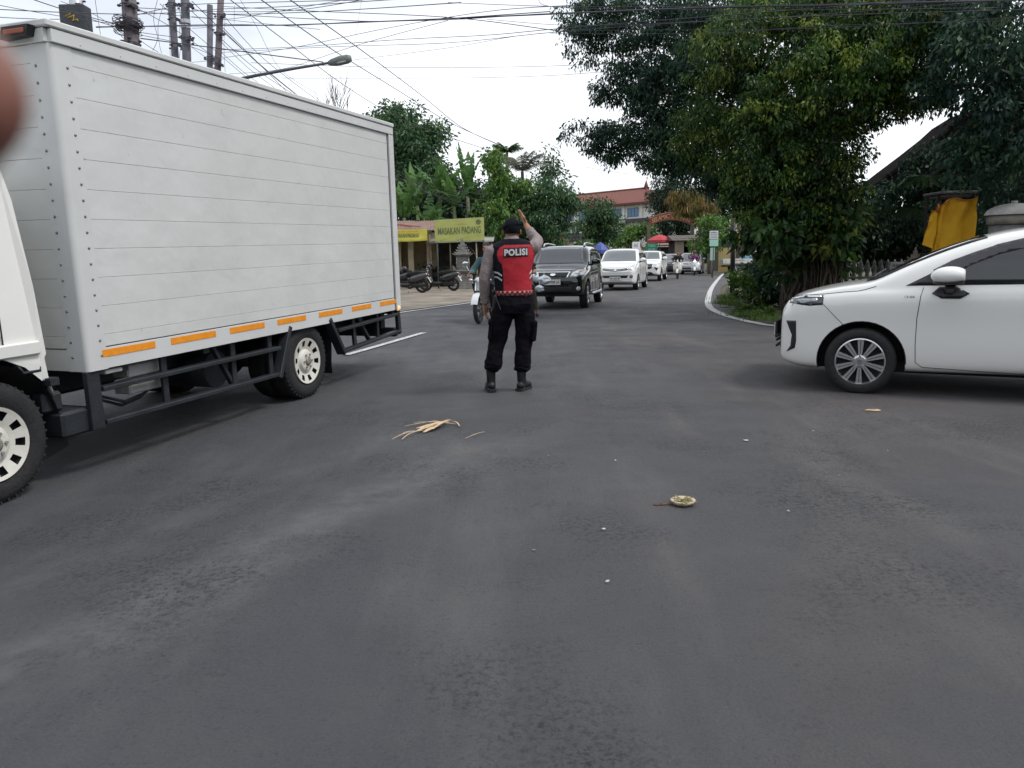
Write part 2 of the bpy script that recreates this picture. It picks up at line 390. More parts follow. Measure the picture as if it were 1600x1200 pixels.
def offset_line(P, d):
    out = []
    for i, p in enumerate(P):
        a = V(P[max(i - 1, 0)]).to_2d(); b = V(P[min(i + 1, len(P) - 1)]).to_2d(); t = (b - a).normalized(); n = V((t.y, -t.x)); out.append((p[0] + n.x * d, p[1] + n.y * d))
    return out
def marking(P, w=0.14, n=60, z=0.014):
    C = catmull([(p[0], p[1]) for p in P], n); A = offset_line(C, -w / 2); B = offset_line(C, w / 2); mb = MB()
    va = [mb.bm.verts.new((a[0], a[1], z + gz(*a))) for a in A]; vb = [mb.bm.verts.new((a[0], a[1], z + gz(*a))) for a in B]
    for i in range(n - 1): mb._f([va[i], vb[i], vb[i + 1], va[i + 1]])
    return struct(mb.build('road_marking', PAINT, recalc=False))
marking(LEDGE, 0.13, z=0.019); marking(REDGE, 0.17, z=0.012)
marking([(-2.41, 11.11), (-2.05, 12.4), (-1.60, 14.0)], 0.12, 12, 0.012)
marking([(-4.55, 4.0), (-4.2, 5.2), (-3.83, 6.52)], 0.12, 12, 0.012)
# right verge: raised earth and grass bank behind the corner line, with a low kerb
RV = [(30, 7.8), (13.0, 10.9), (8.7, 12.6), (6.6, 13.6), (5.45, 14.5), (5.2, 15.5), (5.35, 17.0), (5.8, 19.7), (6.9, 24.2), (9.3, 33.0), (13.9, 46), (16.5, 52.6), (40, 53)]
def right_verge():
    C = catmull(RV, 90); mb = MB(); bm = mb.bm; rows = []
    for (x, y) in C:
        ex, ey = 40, y + 14 if y < 30 else max(y, 30)
        ex = 40
        pts = [(x, y, 0.0)] + [(x + (ex - x) * t, y + (min(y + 6, 53) - y) * t, 0.09 + 0.05 * sin(t * 9 + y)) for t in (0.004, 0.03, 0.08, 0.2, 0.5, 1.0)]
        rows.append([bm.verts.new((a, b, c + gz(a, b))) for a, b, c in pts])
    for a, b in zip(rows, rows[1:]):
        for i in range(len(a) - 1): mb._f([a[i], a[i + 1], b[i + 1], b[i]], True)
    return struct(mb.build('verge', GRASSG, recalc=False))
right_verge()
strip('pavement', [(6.6, 21.6), (6.9, 23.4), (8.2, 29), (10.5, 36), (13.5, 45)], [(7.4, 21.2), (8.0, 23.0), (9.5, 28.5), (11.8, 35.4), (14.8, 44.5)], 0.16, mat('pavement_slabs', (0.22, 0.19, 0.17), 0.9, noise_amt=0.35, nscale=4, bump=0.5, bscale=20), 30)
# ================================================================ box truck
TRWHITE = mat('truck_aluminium', (0.625, 0.63, 0.62), 0.42, 0.0, noise_amt=0.06, nscale=1.6, bump=0.12, bscale=5)
def plankmat():
    m = mat('truck_plank_paint', (0.625, 0.63, 0.615), 0.38, 0.0, noise_amt=0.05, nscale=1.3); nt = m.node_tree; N = nt.nodes; L = nt.links; b = N['Principled BSDF']
    src = b.inputs['Base Color'].links[0].from_socket; tc = N.new('ShaderNodeTexCoord')
    def layer(src, sc, scale, lo, hi, amt, colr):
        mp = N.new('ShaderNodeMapping'); mp.inputs['Scale'].default_value = sc; L.new(tc.outputs['Object'], mp.inputs[0])
        n = N.new('ShaderNodeTexNoise'); n.inputs['Scale'].default_value = scale; n.inputs['Detail'].default_value = 6; n.inputs['Roughness'].default_value = 0.7; L.new(mp.outputs[0], n.inputs['Vector'])
        r = N.new('ShaderNodeMapRange'); r.inputs[1].default_value = lo; r.inputs[2].default_value = hi; r.inputs[4].default_value = amt; L.new(n.outputs['Fac'], r.inputs[0])
        x = N.new('ShaderNodeMix'); x.data_type = 'RGBA'; L.new(r.outputs[0], x.inputs[0]); L.new(src, x.inputs[6]); x.inputs[7].default_value = colr + (1,); return x.outputs[2]
    src = layer(src, (2, 1, 0.5), 1.6, 0.52, 0.85, 0.22, (0.40, 0.39, 0.36))      # rain-streaked grime
    src = layer(src, (1, 1, 1.0), 6.0, 0.66, 0.74, 0.5, (0.22, 0.20, 0.18))       # scuffs
    L.new(src, b.inputs['Base Color'])
    n = N.new('ShaderNodeTexNoise'); n.inputs['Scale'].default_value = 2.6; n.inputs['Detail'].default_value = 3; L.new(tc.outputs['Object'], n.inputs['Vector'])
    bp = N.new('ShaderNodeBump'); bp.inputs['Strength'].default_value = 0.35; bp.inputs['Distance'].default_value = 0.05; L.new(n.outputs['Fac'], bp.inputs['Height']); L.new(bp.outputs[0], b.inputs['Normal'])
    return m
PLANK = plankmat()
TRBLACK = mat('chassis_black', (0.018, 0.021, 0.026), 0.55, noise_amt=0.35, nscale=6, bump=0.2)
ORANGE = mat('reflective_orange', (0.85, 0.30, 0.02), 0.35, noise_amt=0.12, nscale=25)
CABW = mat('cab_white_paint', (0.78, 0.77, 0.73), 0.3, coat=0.5, noise_amt=0.03, nscale=2)
HUBCREAM = mat('truck_wheel_cream', (0.66, 0.64, 0.58), 0.45, noise_amt=0.12, nscale=9)
def truck_wheel(parent, x, y, out, dual=False, R=0.395):
    """out: +1 faces local +y"""
    w = thing('wheel', None, None, (x, y, R)); w.parent = parent
    mb = MB(); hw = 0.105
    prof = [(R * 0.56, -hw), (R * 0.86, -hw * 1.08), (R * 0.965, -hw * 0.86), (R, -hw * 0.55), (R * 0.985, -0.02), (R * 0.985, 0.02), (R, hw * 0.55), (R * 0.965, hw * 0.86), (R * 0.86, hw * 1.08), (R * 0.56, hw)]
    mb.lathe((0, 0, 0), (0, 1, 0), prof, 56, closed=True)
    n = 44
    for k in range(n):                                             # shoulder lugs
        a = 2 * pi * k / n
        for s in (-1, 1):
            c = V((cos(a) * R * 0.947, s * hw * 0.62, sin(a) * R * 0.947))
            mb.box(c, (0.03, hw * 0.62, 0.012), Matrix.Rotation(-a, 3, 'Y') @ Matrix.Rotation(0.0, 3, 'Z'))
    if dual: 
        mb.lathe((0, -out * 0.25, 0), (0, 1, 0), prof, 40, closed=True)
    mb.build('tyre', RUBBER, w)
    mb = MB(); r0 = R * 0.60
    # rim dish with ring of ten windows
    f = out
    def pt(r, h, a): return V((cos(a) * r, f * h, sin(a) * r))
    N_ = 10; seg = 60
    prof2 = [(r0, 0.10), (r0 * 0.985, 0.118), (r0 * 0.93, 0.112)]
    def band(ra, ha, rb, hb, a0, a1, k=6):
        mb.grid(lambda u, v: pt(ra + (rb - ra) * v, ha + (hb - ha) * v, a0 + (a1 - a0) * u), k, 1)
    band(r0, 0.085, r0, 0.118, 0, 2 * pi, seg); band(r0, 0.118, r0 * 0.90, 0.110, 0, 2 * pi, seg)
    for k in range(N_):
        a0 = 2 * pi * k / N_; a1 = a0 + 2 * pi / N_ * 0.42; a2 = 2 * pi * (k + 1) / N_
        band(r0 * 0.90, 0.110, r0 * 0.66, 0.093, a1, a2, 4)        # solid web between windows
    band(r0 * 0.66, 0.093, r0 * 0.52, 0.080, 0, 2 * pi, seg)
    band(r0 * 0.52, 0.080, r0 * 0.44, 0.112, 0, 2 * pi, seg)
    band(r0 * 0.44, 0.112, r0 * 0.36, 0.118, 0, 2 * pi, seg)
    band(r0 * 0.36, 0.118, r0 * 0.001, 0.119, 0, 2 * pi, seg)
    mb.build('rim', HUBCREAM, w, recalc=False)
    mb = MB(); mb.cyl((0, f * 0.02, 0), (0, f * 0.055, 0), r0 * 0.97, 32); mb.build('brake_drum', TRBLACK, w)
    mb = MB(); mb.lathe((0, f * 0.118, 0), (0, f, 0), [(r0 * 0.20, 0), (r0 * 0.19, 0.012), (r0 * 0.1, 0.016), (0, 0.017)], 20)
    for k in range(6):
        a = 2 * pi * k / 6; mb.cyl(pt(r0 * 0.30, 0.117, a), pt(r0 * 0.30, 0.132, a), 0.011, 6, smooth=False)
    mb.build('hub', mat('hub_grime', (0.30, 0.28, 0.24), 0.6, 0.3, noise_amt=0.4, nscale=20), w)
    return w
def make_truck():
    T = thing('box_truck', 'white box truck with riveted plank cargo box and orange strips, turning left', 'truck', (-3.09, 8.27, -0.10), rot=(radians(-0.2), radians(1.3), TR_YAW))
    X0, X1, YS, Z0, Z1 = -2.15, 2.77, 1.05, 0.74, 3.03
    # inner box shell
    mb = MB(); mb.box(((X0 + X1) / 2, 0, (Z0 + Z1) / 2 + 0.03), (X1 - X0 - 0.03, 2 * YS - 0.03, Z1 - Z0 - 0.08)); mb.build('cargo_box', mat('dark_gap', (0.16, 0.16, 0.16), 0.7), T)
    # side planks
    zs = [Z0 + 0.16, 0.985, 1.185, 1.385, 1.585, 1.785, 1.985, 2.185, 2.385, 2.585, 2.785, 2.90]
    for s in (1, -1):
        mb = MB()
        for a, b in zip(zs, zs[1:]):
            mb.box(((X0 + X1) / 2, s * (YS - 0.012), (a + b) / 2), (X1 - X0 - 0.30, 0.024, b - a - 0.0017), bev=0.0018)
        mb.build('side_panel', PLANK, T)
        mb = MB(); mb.box(((X0 + X1) / 2, s * (YS - 0.010), Z0 + 0.077), (X1 - X0 - 0.30, 0.026, 0.148), bev=0.002); mb.build('bottom_rail', TRWHITE, T)
        mb = MB()
        mb.box(((X0 + X1) / 2 - 0.0, s * (YS + 0.004), 2.945), (X1 - X0 - 0.02, 0.04, 0.085), bev=0.004)
        mb.box(((X0 + X1) / 2, s * (YS + 0.008), 3.015), (X1 - X0, 0.055, 0.045), bev=0.008)
        for k in range(14): mb.ball((X0 + 0.2 + k * 0.345, s * (YS + 0.024), 2.93), 0.006, 6, 4)
        mb.build('roof_rail', TRWHITE, T)
        mb = MB(); mb.box((X0 + 0.06, s * (YS + 0.003), (Z0 + 2.9) / 2), (0.12, 0.032, 2.9 - Z0), bev=0.006)
        for k in range(26): mb.ball((X0 + 0.085, s * (YS + 0.019), Z0 + 0.1 + k * 0.083), 0.006, 6, 4)
        mb.build('rear_post', TRWHITE, T)
        # front corner post: rounded, riveted
        mb = MB(); q = []
        for k in range(7):
            a = pi / 2 * k / 6; q.append((X1 - 0.035 + 0.035 * sin(a) * 1.0, s * (YS - 0.03 + 0.035 * cos(a)), 0))
        poly = [(X1 - 0.17, s * (YS - 0.028), 0), (X1 - 0.17, s * (YS + 0.005), 0)] + q + [(X1 - 0.0, s * (YS - 0.17), 0), (X1 - 0.03, s * (YS - 0.17), 0)]
        poly = [(a, b, Z0) for a, b, _ in poly]; mb.prism(poly, (0, 0, 2.90 - Z0))
        mb.mi = 1
        for k in range(19):
            z = Z0 + 0.10 + k * 0.107
            mb.ball((X1 - 0.125, s * (YS + 0.005), z), (0.0105, 0.007, 0.0105), 8, 6)
            mb.ball((X1, s * (YS - 0.125), z), (0.007, 0.0105, 0.0105), 8, 6)
        mb.build('corner_post', [TRWHITE, STEEL], T)
    # front wall planks + front top rail, rear doors
    mb = MB()
    for a, b in zip(zs, zs[1:]): mb.box((X1 - 0.012, 0, (a + b) / 2), (0.02, 2 * YS - 0.34, b - a - 0.0017), bev=0.0018)
    mb.build('front_panel', PLANK, T)
    mb = MB(); mb.box((X1 - 0.002, 0, 2.945), (0.04, 2 * YS - 0.02, 0.085), bev=0.004); mb.box((X1 + 0.004, 0, 3.015), (0.055, 2 * YS + 0.07, 0.045), bev=0.008)
    mb.build('front_rail', TRWHITE, T); mb = MB(); mb.box((X1 - 0.012, 0, Z0 + 0.077), (0.024, 2 * YS - 0.34, 0.148)); mb.build('front_sill', TRWHITE, T)
    mb = MB(); mb.box(((X0 + X1) / 2, 0, Z1 - 0.015), (X1 - X0 + 0.02, 2 * YS + 0.02, 0.03)); mb.build('roof_panel', TRWHITE, T)
    for s in (1, -1):
        mb = MB(); mb.box((X0 - 0.012, s * 0.52, (Z0 + Z1) / 2), (0.03, 1.0, Z1 - Z0 - 0.1), bev=0.01)
        mb.cyl((X0 - 0.04, s * 0.12, Z0 + 0.05), (X0 - 0.04, s * 0.12, Z1 - 0.1), 0.014, 8); mb.build('rear_door', TRWHITE, T)
    # marker lamps high on the front wall
    for s in (1, -1):
        mb = MB(); mb.prism([(X1 + 0.018, s * 0.74, 2.925), (X1 + 0.018, s * 0.96, 2.935), (X1 + 0.018, s * 0.985, 3.0), (X1 + 0.018, s * 0.76, 3.0)], (0.06, 0, 0))
        o = mb.build('marker_lamp', BLACK, T)
        mb = MB(); mb.box((X1 + 0.08, s * 0.865, 2.965), (0.015, 0.17, 0.03), bev=0.005); mb.build('lens', mat('dull_orange_lens', (0.30, 0.07, 0.03), 0.4), o)
    # orange strips
    for (a, b) in [(2.64, 2.13), (1.96, 1.43), (1.24, 0.74), (0.53, 0.04), (-0.21, -0.69), (-0.91, -1.37), (-1.60, -2.05)]:
        for s in (1, -1):
            mb = MB(); mb.box(((a + b) / 2, s * (YS + 0.0045), 0.852), (a - b, 0.004, 0.052)); mb.build('reflector_strip', ORANGE, T)
    # dangling plank end / white tag
    # side guards: front section & rear section
    for s in (1, -1):
        y = s * (YS - 0.035)
        mb = MB()
        mb.bar((2.72, y, 0.74), (2.72, y, 0.32), 0.11, 0.05, 0.006)
        mb.bar((2.66, y, 0.60), (0.50, y, 0.60), 0.085, 0.035, 0.005)
        mb.bar((2.66, y, 0.36), (0.50, y, 0.345), 0.08, 0.035, 0.005)
        for x in (2.0, 1.15, 0.60): mb.bar((x, y - s * 0.03, 0.78), (x, y - s * 0.03, 0.36), 0.06, 0.03, 0.004)
        mb.bar((1.42, y - s * 0.05, 0.78), (1.16, y - s * 0.05, 0.36), 0.045, 0.03)
        mb.bar((0.32, y, 0.79), (0.55, y, 0.31), 0.10, 0.05, 0.006)
        mb.build('side_guard', TRBLACK, T)
        mb = MB()
        mb.bar((-0.42, y, 0.79), (-0.70, y, 0.37), 0.11, 0.05, 0.006)
        mb.bar((-0.60, y, 0.64), (-2.13, y, 0.685), 0.085, 0.035, 0.005)
        mb.bar((-0.66, y, 0.39), (-2.16, y, 0.46), 0.08, 0.035, 0.005)
        mb.bar((-1.02, y - s * 0.03, 0.78), (-1.05, y - s * 0.03, 0.42), 0.06, 0.03)
        mb.bar((-1.12, y - s * 0.04, 0.76), (-1.42, y - s * 0.04, 0.43), 0.05, 0.03)
        mb.bar((-1.62, y - s * 0.03, 0.78), (-1.62, y - s * 0.03, 0.45), 0.05, 0.03)
        mb.bar((-2.13, y, 0.74), (-2.16, y, 0.42), 0.07, 0.05, 0.005)
        mb.build('side_guard', TRBLACK, T)
        mb = MB(); mb.ball((-2.08, s * (YS + 0.005), 0.765), (0.036, 0.03, 0.036), 14, 10)
        mb.build('side_marker', mat('lit_amber_lens', (0.95, 0.45, 0.15), 0.25, emit=(1.0, 0.5, 0.22, 0.8)), T)
    # chassis
    mb = MB()
    for s in (1, -1): mb.bar((-2.1, s * 0.38, 0.60), (4.4, s * 0.38, 0.60), 0.07, 0.18, 0.008)
    for x in (-2.05, -1.2, -0.5, 0.6, 1.5, 2.4, 3.0): mb.bar((x, -1.0, 0.715), (x, 1.0, 0.715), 0.07, 0.05)
    mb.bar((0, -0.8, 0.40), (0, 0.8, 0.40), 0.14, 0.16); mb.ball((0, 0, 0.40), (0.2, 0.2, 0.2), 14, 10)
    mb.bar((3.46, -0.8, 0.38), (3.46, 0.8, 0.38), 0.1, 0.09)
    mb.tube([(0.1, 0, 0.42), (3.2, 0, 0.62)], 0.045, 10)
    mb.box((1.5, -0.62, 0.5), (0.9, 0.4, 0.38), bev=0.04)
    for s in (1, -1):
        for k in range(4): mb.bar((-0.62 + k * 0.06, s * 0.55, 0.52 - k * 0.03), (0.62 - k * 0.06, s * 0.55, 0.52 - k * 0.03), 0.07, 0.02)
    mb.cyl((1.05, 0.15, 0.47), (1.05, 0.72, 0.47), 0.17, 20)
    mb.tube([(2.55, 0.9, 0.52), (2.35, 0.92, 0.44), (2.1, 0.86, 0.45), (1.9, 0.8, 0.5)], 0.012, 6)
    mb.tube([(2.55, 0.86, 0.50), (2.35, 0.88, 0.41), (2.1, 0.82, 0.42), (1.9, 0.8, 0.5)], 0.012, 6)
    mb.box((2.85, 0.85, 0.40), (0.26, 0.3, 0.18), bev=0.02)
    mb.box((-2.12, 0, 0.45), (0.08, 2.0, 0.12), bev=0.01); mb.box((-1.95, 0.3, 0.62), (0.1, 1.2, 0.2))
    mb.build('chassis', TRBLACK, T)
    mb = MB(); mb.box((2.12, 0.84, 0.66), (0.34, 0.16, 0.10), bev=0.012); mb.box((2.12, 0.84, 0.53), (0.34, 0.16, 0.10), bev=0.012); mb.build('battery_box', mat('dirty_white', (0.5, 0.5, 0.48), 0.6, noise_amt=0.25, nscale=9), T)
    mb = MB(); mb.box((2.52, YS - 0.07, 0.71), (0.16, 0.09, 0.03), bev=0.006); mb.build('step_plate', mat('dirty_white', (0, 0, 0)), T)
    for s in (1, -1):
        truck_wheel(T, 0, s * 0.90, s, dual=True); truck_wheel(T, 3.46, s * 0.86, s)
        mb = MB(); mb.grid(lambda u, v: V((-0.50 - 0.06 * u - 0.03 * sin(u * 5), s * (0.55 + 0.42 * v), 0.74 - 0.57 * u)), 8, 4)
        mb.grid(lambda u, v: V((-0.512 - 0.06 * u - 0.03 * sin(u * 5), s * (0.55 + 0.42 * v), 0.74 - 0.57 * u)), 8, 4); mb.build('mudflap', BLACK, T, recalc=False)
        # front wheel arch liner & flap
        mb = MB(); mb.grid(lambda u, v: V((3.46 + 0.50 * cos(pi * (0.02 + 0.98 * (1 - u))) * 1.0, s * (0.62 + 0.34 * v), 0.42 + 0.47 * sin(pi * (0.02 + 0.98 * (1 - u))))), 20, 2)
        mb.build('wheel_arch', BLACK, T, recalc=False)
        mb = MB(); mb.bar((3.0, s * 0.80, 0.46), (2.93, s * 0.80, 0.17), 0.30, 0.015); mb.build('mudflap', BLACK, T)
        mb = MB(); mb.box((2.96, s * 0.86, 0.56), (0.16, 0.12, 0.14), bev=0.02); mb.tube([(3.08, s * 0.9, 0.88), (3.0, s * 0.9, 0.66)], 0.018, 8); mb.tube([(3.22, s * 0.93, 0.88), (3.18, s * 0.95, 0.80), (3.06, s * 0.95, 0.80), (3.04, s * 0.93, 0.88)], 0.012, 8); mb.build('bracket', TRBLACK, T)
    # cab
    prof = [(3.03, 0.90), (3.03, 1.35), (3.06, 1.9), (3.09, 2.18), (3.16, 2.26), (3.9, 2.30), (4.35, 2.22), (4.62, 1.75), (4.78, 1.35), (4.82, 0.9), (4.80, 0.55), (4.2, 0.52), (4.02, 0.55)]
    arch = [(3.46 + 0.53 * cos(a), 0.44 + 0.52 * sin(a)) for a in [pi * k / 10 for k in range(1, 10)]]
    poly = [(x, z) for x, z in prof] + arch[:9]
    mb = MB(); bm = mb.bm; w_at = lambda z: 0.955 - 0.10 * max(0, (z - 1.35)) * (0.9 if z < 2.2 else 1.3)
    A = [bm.verts.new((x, w_at(z), z)) for x, z in poly]; B = [bm.verts.new((x, -w_at(z), z)) for x, z in poly]
    mb._f(A); mb._f(B[::-1]); n = len(A)
    for i in range(n): mb._f([A[i], B[i], B[(i + 1) % n], A[(i + 1) % n]], False)
    bmesh.ops.bevel(bm, geom=[e for e in bm.edges if abs(e.verts[0].co.y - e.verts[1].co.y) < 0.3], offset=0.03, segments=3, affect='EDGES', profile=0.5)
    cab = mb.build('cab', CABW, T)
    for s in (1, -1):
        mb = MB()
        def pw(x, z): return V((x, s * (w_at(z) + 0.004), z))
        mb.tube([pw(3.30, 0.93), pw(3.30, 1.35), pw(3.33, 1.9), pw(3.38, 2.15)], 0.005, 6); mb.build('door_seam', BLACK, T)
        mb = MB(); mb.prism([pw(3.36, 1.22), pw(3.38, 1.38), pw(4.5, 1.38), pw(4.42, 1.95), pw(4.25, 2.08), pw(3.45, 2.08), pw(3.40, 1.4), pw(3.38, 1.22)][1:6], (0, s * 0.004, 0))
        mb.build('side_window', BLACK, T)
        mb = MB(); mb.box((3.46, s * (w_at(1.26) + 0.006), 1.16), (0.17, 0.012, 0.26), bev=0.01); mb.build('door_handle', BLACK, T)
        mb = MB(); mb.bar((3.05, s * 0.965, 0.955), (4.6, s * 0.965, 0.955), 0.03, 0.09, 0.01); mb.build('cab_sill', CABW, T)
    mb = MB(); mb.prism([(4.375, 0.8, 2.17), (4.375, -0.8, 2.17), (4.64, -0.86, 1.75), (4.79, -0.88, 1.38), (4.79, 0.88, 1.38), (4.64, 0.86, 1.75)], (0.01, 0, 0.0)); mb.build('windscreen', BLACK, T)
    return T
make_truck()
# ================================================================ cars
GLASS = mat('tinted_glass', (0.012, 0.015, 0.018), 0.04, spec=0.8)
GLASSG = mat('windscreen_glass', (0.05, 0.06, 0.065), 0.05, spec=1.0, coat=1.0)
LAMPG = mat('headlamp_glass', (0.62, 0.62, 0.60), 0.12, 0.3, coat=1.0, noise_amt=0.3, nscale=14)
SEAM = mat('panel_gap', (0.02, 0.02, 0.022), 0.8)
def carpaint(name, col, metal=0.0, rough=0.28): return mat(name, col, rough, metal, coat=0.9)
def loft_body(P):
    """P: dict of profile tables over x (front positive). returns mesh object-less bmesh mesh"""
    xs = P['stations']
    bm = bmesh.new(); rows = []
    for x in xs:
        zt = interp(P['top'], x); zb = interp(P['bot'], x); w = interp(P['w'], x); zs = min(interp(P['belt'], x), zt - 0.035)
        g = max(0.0, min(1.0, (zt - zs - 0.06) / 0.35)); wr = w - 0.02 - (0.19 * P.get('tumble', 1.0)) * min(1, (zt - zs) / 0.6)
        h = zs - zb
        pts = [(0, zb + 0.02), (w * 0.70, zb + 0.01), (w * 0.93, zb + 0.02), (w * 0.985, zb + 0.10 * h), (w * 1.0, zb + 0.32 * h), (w * 0.988, zb + 0.62 * h),
               (w * 1.0, zb + 0.82 * h), (w * 0.975, zs - 0.015), (w * 0.955 - 0.02 * (1 - g), zs + 0.01),
               (wr + 0.055 * g - 0.03 * (1 - g), zt - 0.10 * g - 0.012), (wr - 0.01 * g - 0.10 * (1 - g), zt - 0.022 * g), (wr * 0.72 - 0.05 * (1 - g), zt + 0.010), (0, zt + 0.022)]
        full = [(y, z) for y, z in pts] + [(-y, z) for y, z in pts[-2:0:-1]]
        rows.append([bm.verts.new((x, y, z)) for y, z in full])
    n = len(rows[0])
    for a, b in zip(rows, rows[1:]):
        for k in range(n): bm.faces.new([a[k], a[(k + 1) % n], b[(k + 1) % n], b[k]])
    for r, rev in ((rows[0], False), (rows[-1], True)):     # end caps as a grid between left and right halves
        m = n // 2
        for k in range(m):
            q = [r[k], r[k + 1], r[(n - k - 1) % n], r[(n - k) % n]]
            q2 = []
            for v in q:
                if v not in q2: q2.append(v)
            if len(q2) >= 3:
                try: bm.faces.new(q2 if rev else q2[::-1])
                except ValueError: pass
    bmesh.ops.recalc_face_normals(bm, faces=bm.faces[:])
    return bm
class Shell:
    """body surface used to lay trim, lamps and glass on"""
    def __init__(s, me): s.me = me; s.bvh = BVHTree.FromPolygons([v.co for v in me.vertices], [tuple(p.vertices) for p in me.polygons])
    def hit(s, axis, a, b, sgn):
        if axis == 'y': o, d = V((a, sgn * 3, b)), V((0, -sgn, 0))
        elif axis == 'x': o, d = V((sgn * 6, a, b)), V((-sgn, 0, 0))
        else: o, d = V((a, b, 4)), V((0, 0, -1))
        h = s.bvh.ray_cast(o, d)
        if h[0] is None:
            q = V((a, sgn * 0.8, b)) if axis == 'y' else (V((sgn * 2.0, a, b)) if axis == 'x' else V((a, b, 1.2)))
            h = s.bvh.find_nearest(q)
        n = h[1]
        if n.dot(d) > 0: n = -n
        return h[0], n
    def patch(s, name, m, parent, axis, poly, sgn=1, eps=0.006, step=0.06, thick=0.012):
        """closed outline in the projection plane -> thin shell following the body"""
        bm = bmesh.new(); vs = [bm.verts.new((p[0], p[1], 0)) for p in poly]; f0 = bm.faces.new(vs); bmesh.ops.triangulate(bm, faces=[f0])
        xs = [p[0] for p in poly]; ys = [p[1] for p in poly]
        for k in range(1, int((max(xs) - min(xs)) / step) + 1):
            bmesh.ops.bisect_plane(bm, geom=bm.verts[:] + bm.edges[:] + bm.faces[:], plane_co=(min(xs) + k * step, 0, 0), plane_no=(1, 0, 0))
        for k in range(1, int((max(ys) - min(ys)) / step) + 1):
            bmesh.ops.bisect_plane(bm, geom=bm.verts[:] + bm.edges[:] + bm.faces[:], plane_co=(0, min(ys) + k * step, 0), plane_no=(0, 1, 0))
        bot = {}
        for v in bm.verts:
            p, nn = s.hit(axis, v.co.x, v.co.y, sgn); v.co = p + nn * eps; bot[v.index] = nn
        bmesh.ops.recalc_face_normals(bm, faces=bm.faces[:])
        f0 = bm.faces[0]; pc, nc = s.hit(axis, *( (f0.calc_center_median().x, f0.calc_center_median().z) if axis == 'y' else ((f0.calc_center_median().y, f0.calc_center_median().z) if axis == 'x' else (f0.calc_center_median().x, f0.calc_center_median().y))), sgn)
        if f0.normal.dot(nc) < 0: bmesh.ops.reverse_faces(bm, faces=bm.faces[:])
        # rim skirt into the body
        ed = [e for e in bm.edges if e.is_boundary]; r = bmesh.ops.extrude_edge_only(bm, edges=ed)
        for g in r['geom']:
            if isinstance(g, bmesh.types.BMVert):
                h = s.bvh.find_nearest(g.co); g.co = h[0] - (h[1] if True else 0) * 0.002 + (h[0] - g.co) * 0.3
        for f in bm.faces: f.smooth = True
        me = bpy.data.meshes.new(name); bm.to_mesh(me); bm.free(); me.materials.append(m)
        return link(bpy.data.objects.new(name, me), parent)
    def line(s, mb, axis, pts, sgn=1, r=0.0035, step=0.05, eps=0.0):
        out = []
        for a, b in zip(pts, pts[1:]):
            n = max(1, int(sqrt((a[0] - b[0]) ** 2 + (a[1] - b[1]) ** 2) / step))
            for k in range(n + (1 if b is pts[-1] else 0)):
                t = k / n; p, nn = s.hit(axis, a[0] + (b[0] - a[0]) * t, a[1] + (b[1] - a[1]) * t, sgn); out.append(p + nn * eps)
        mb.tube(out, r, 6); return mb
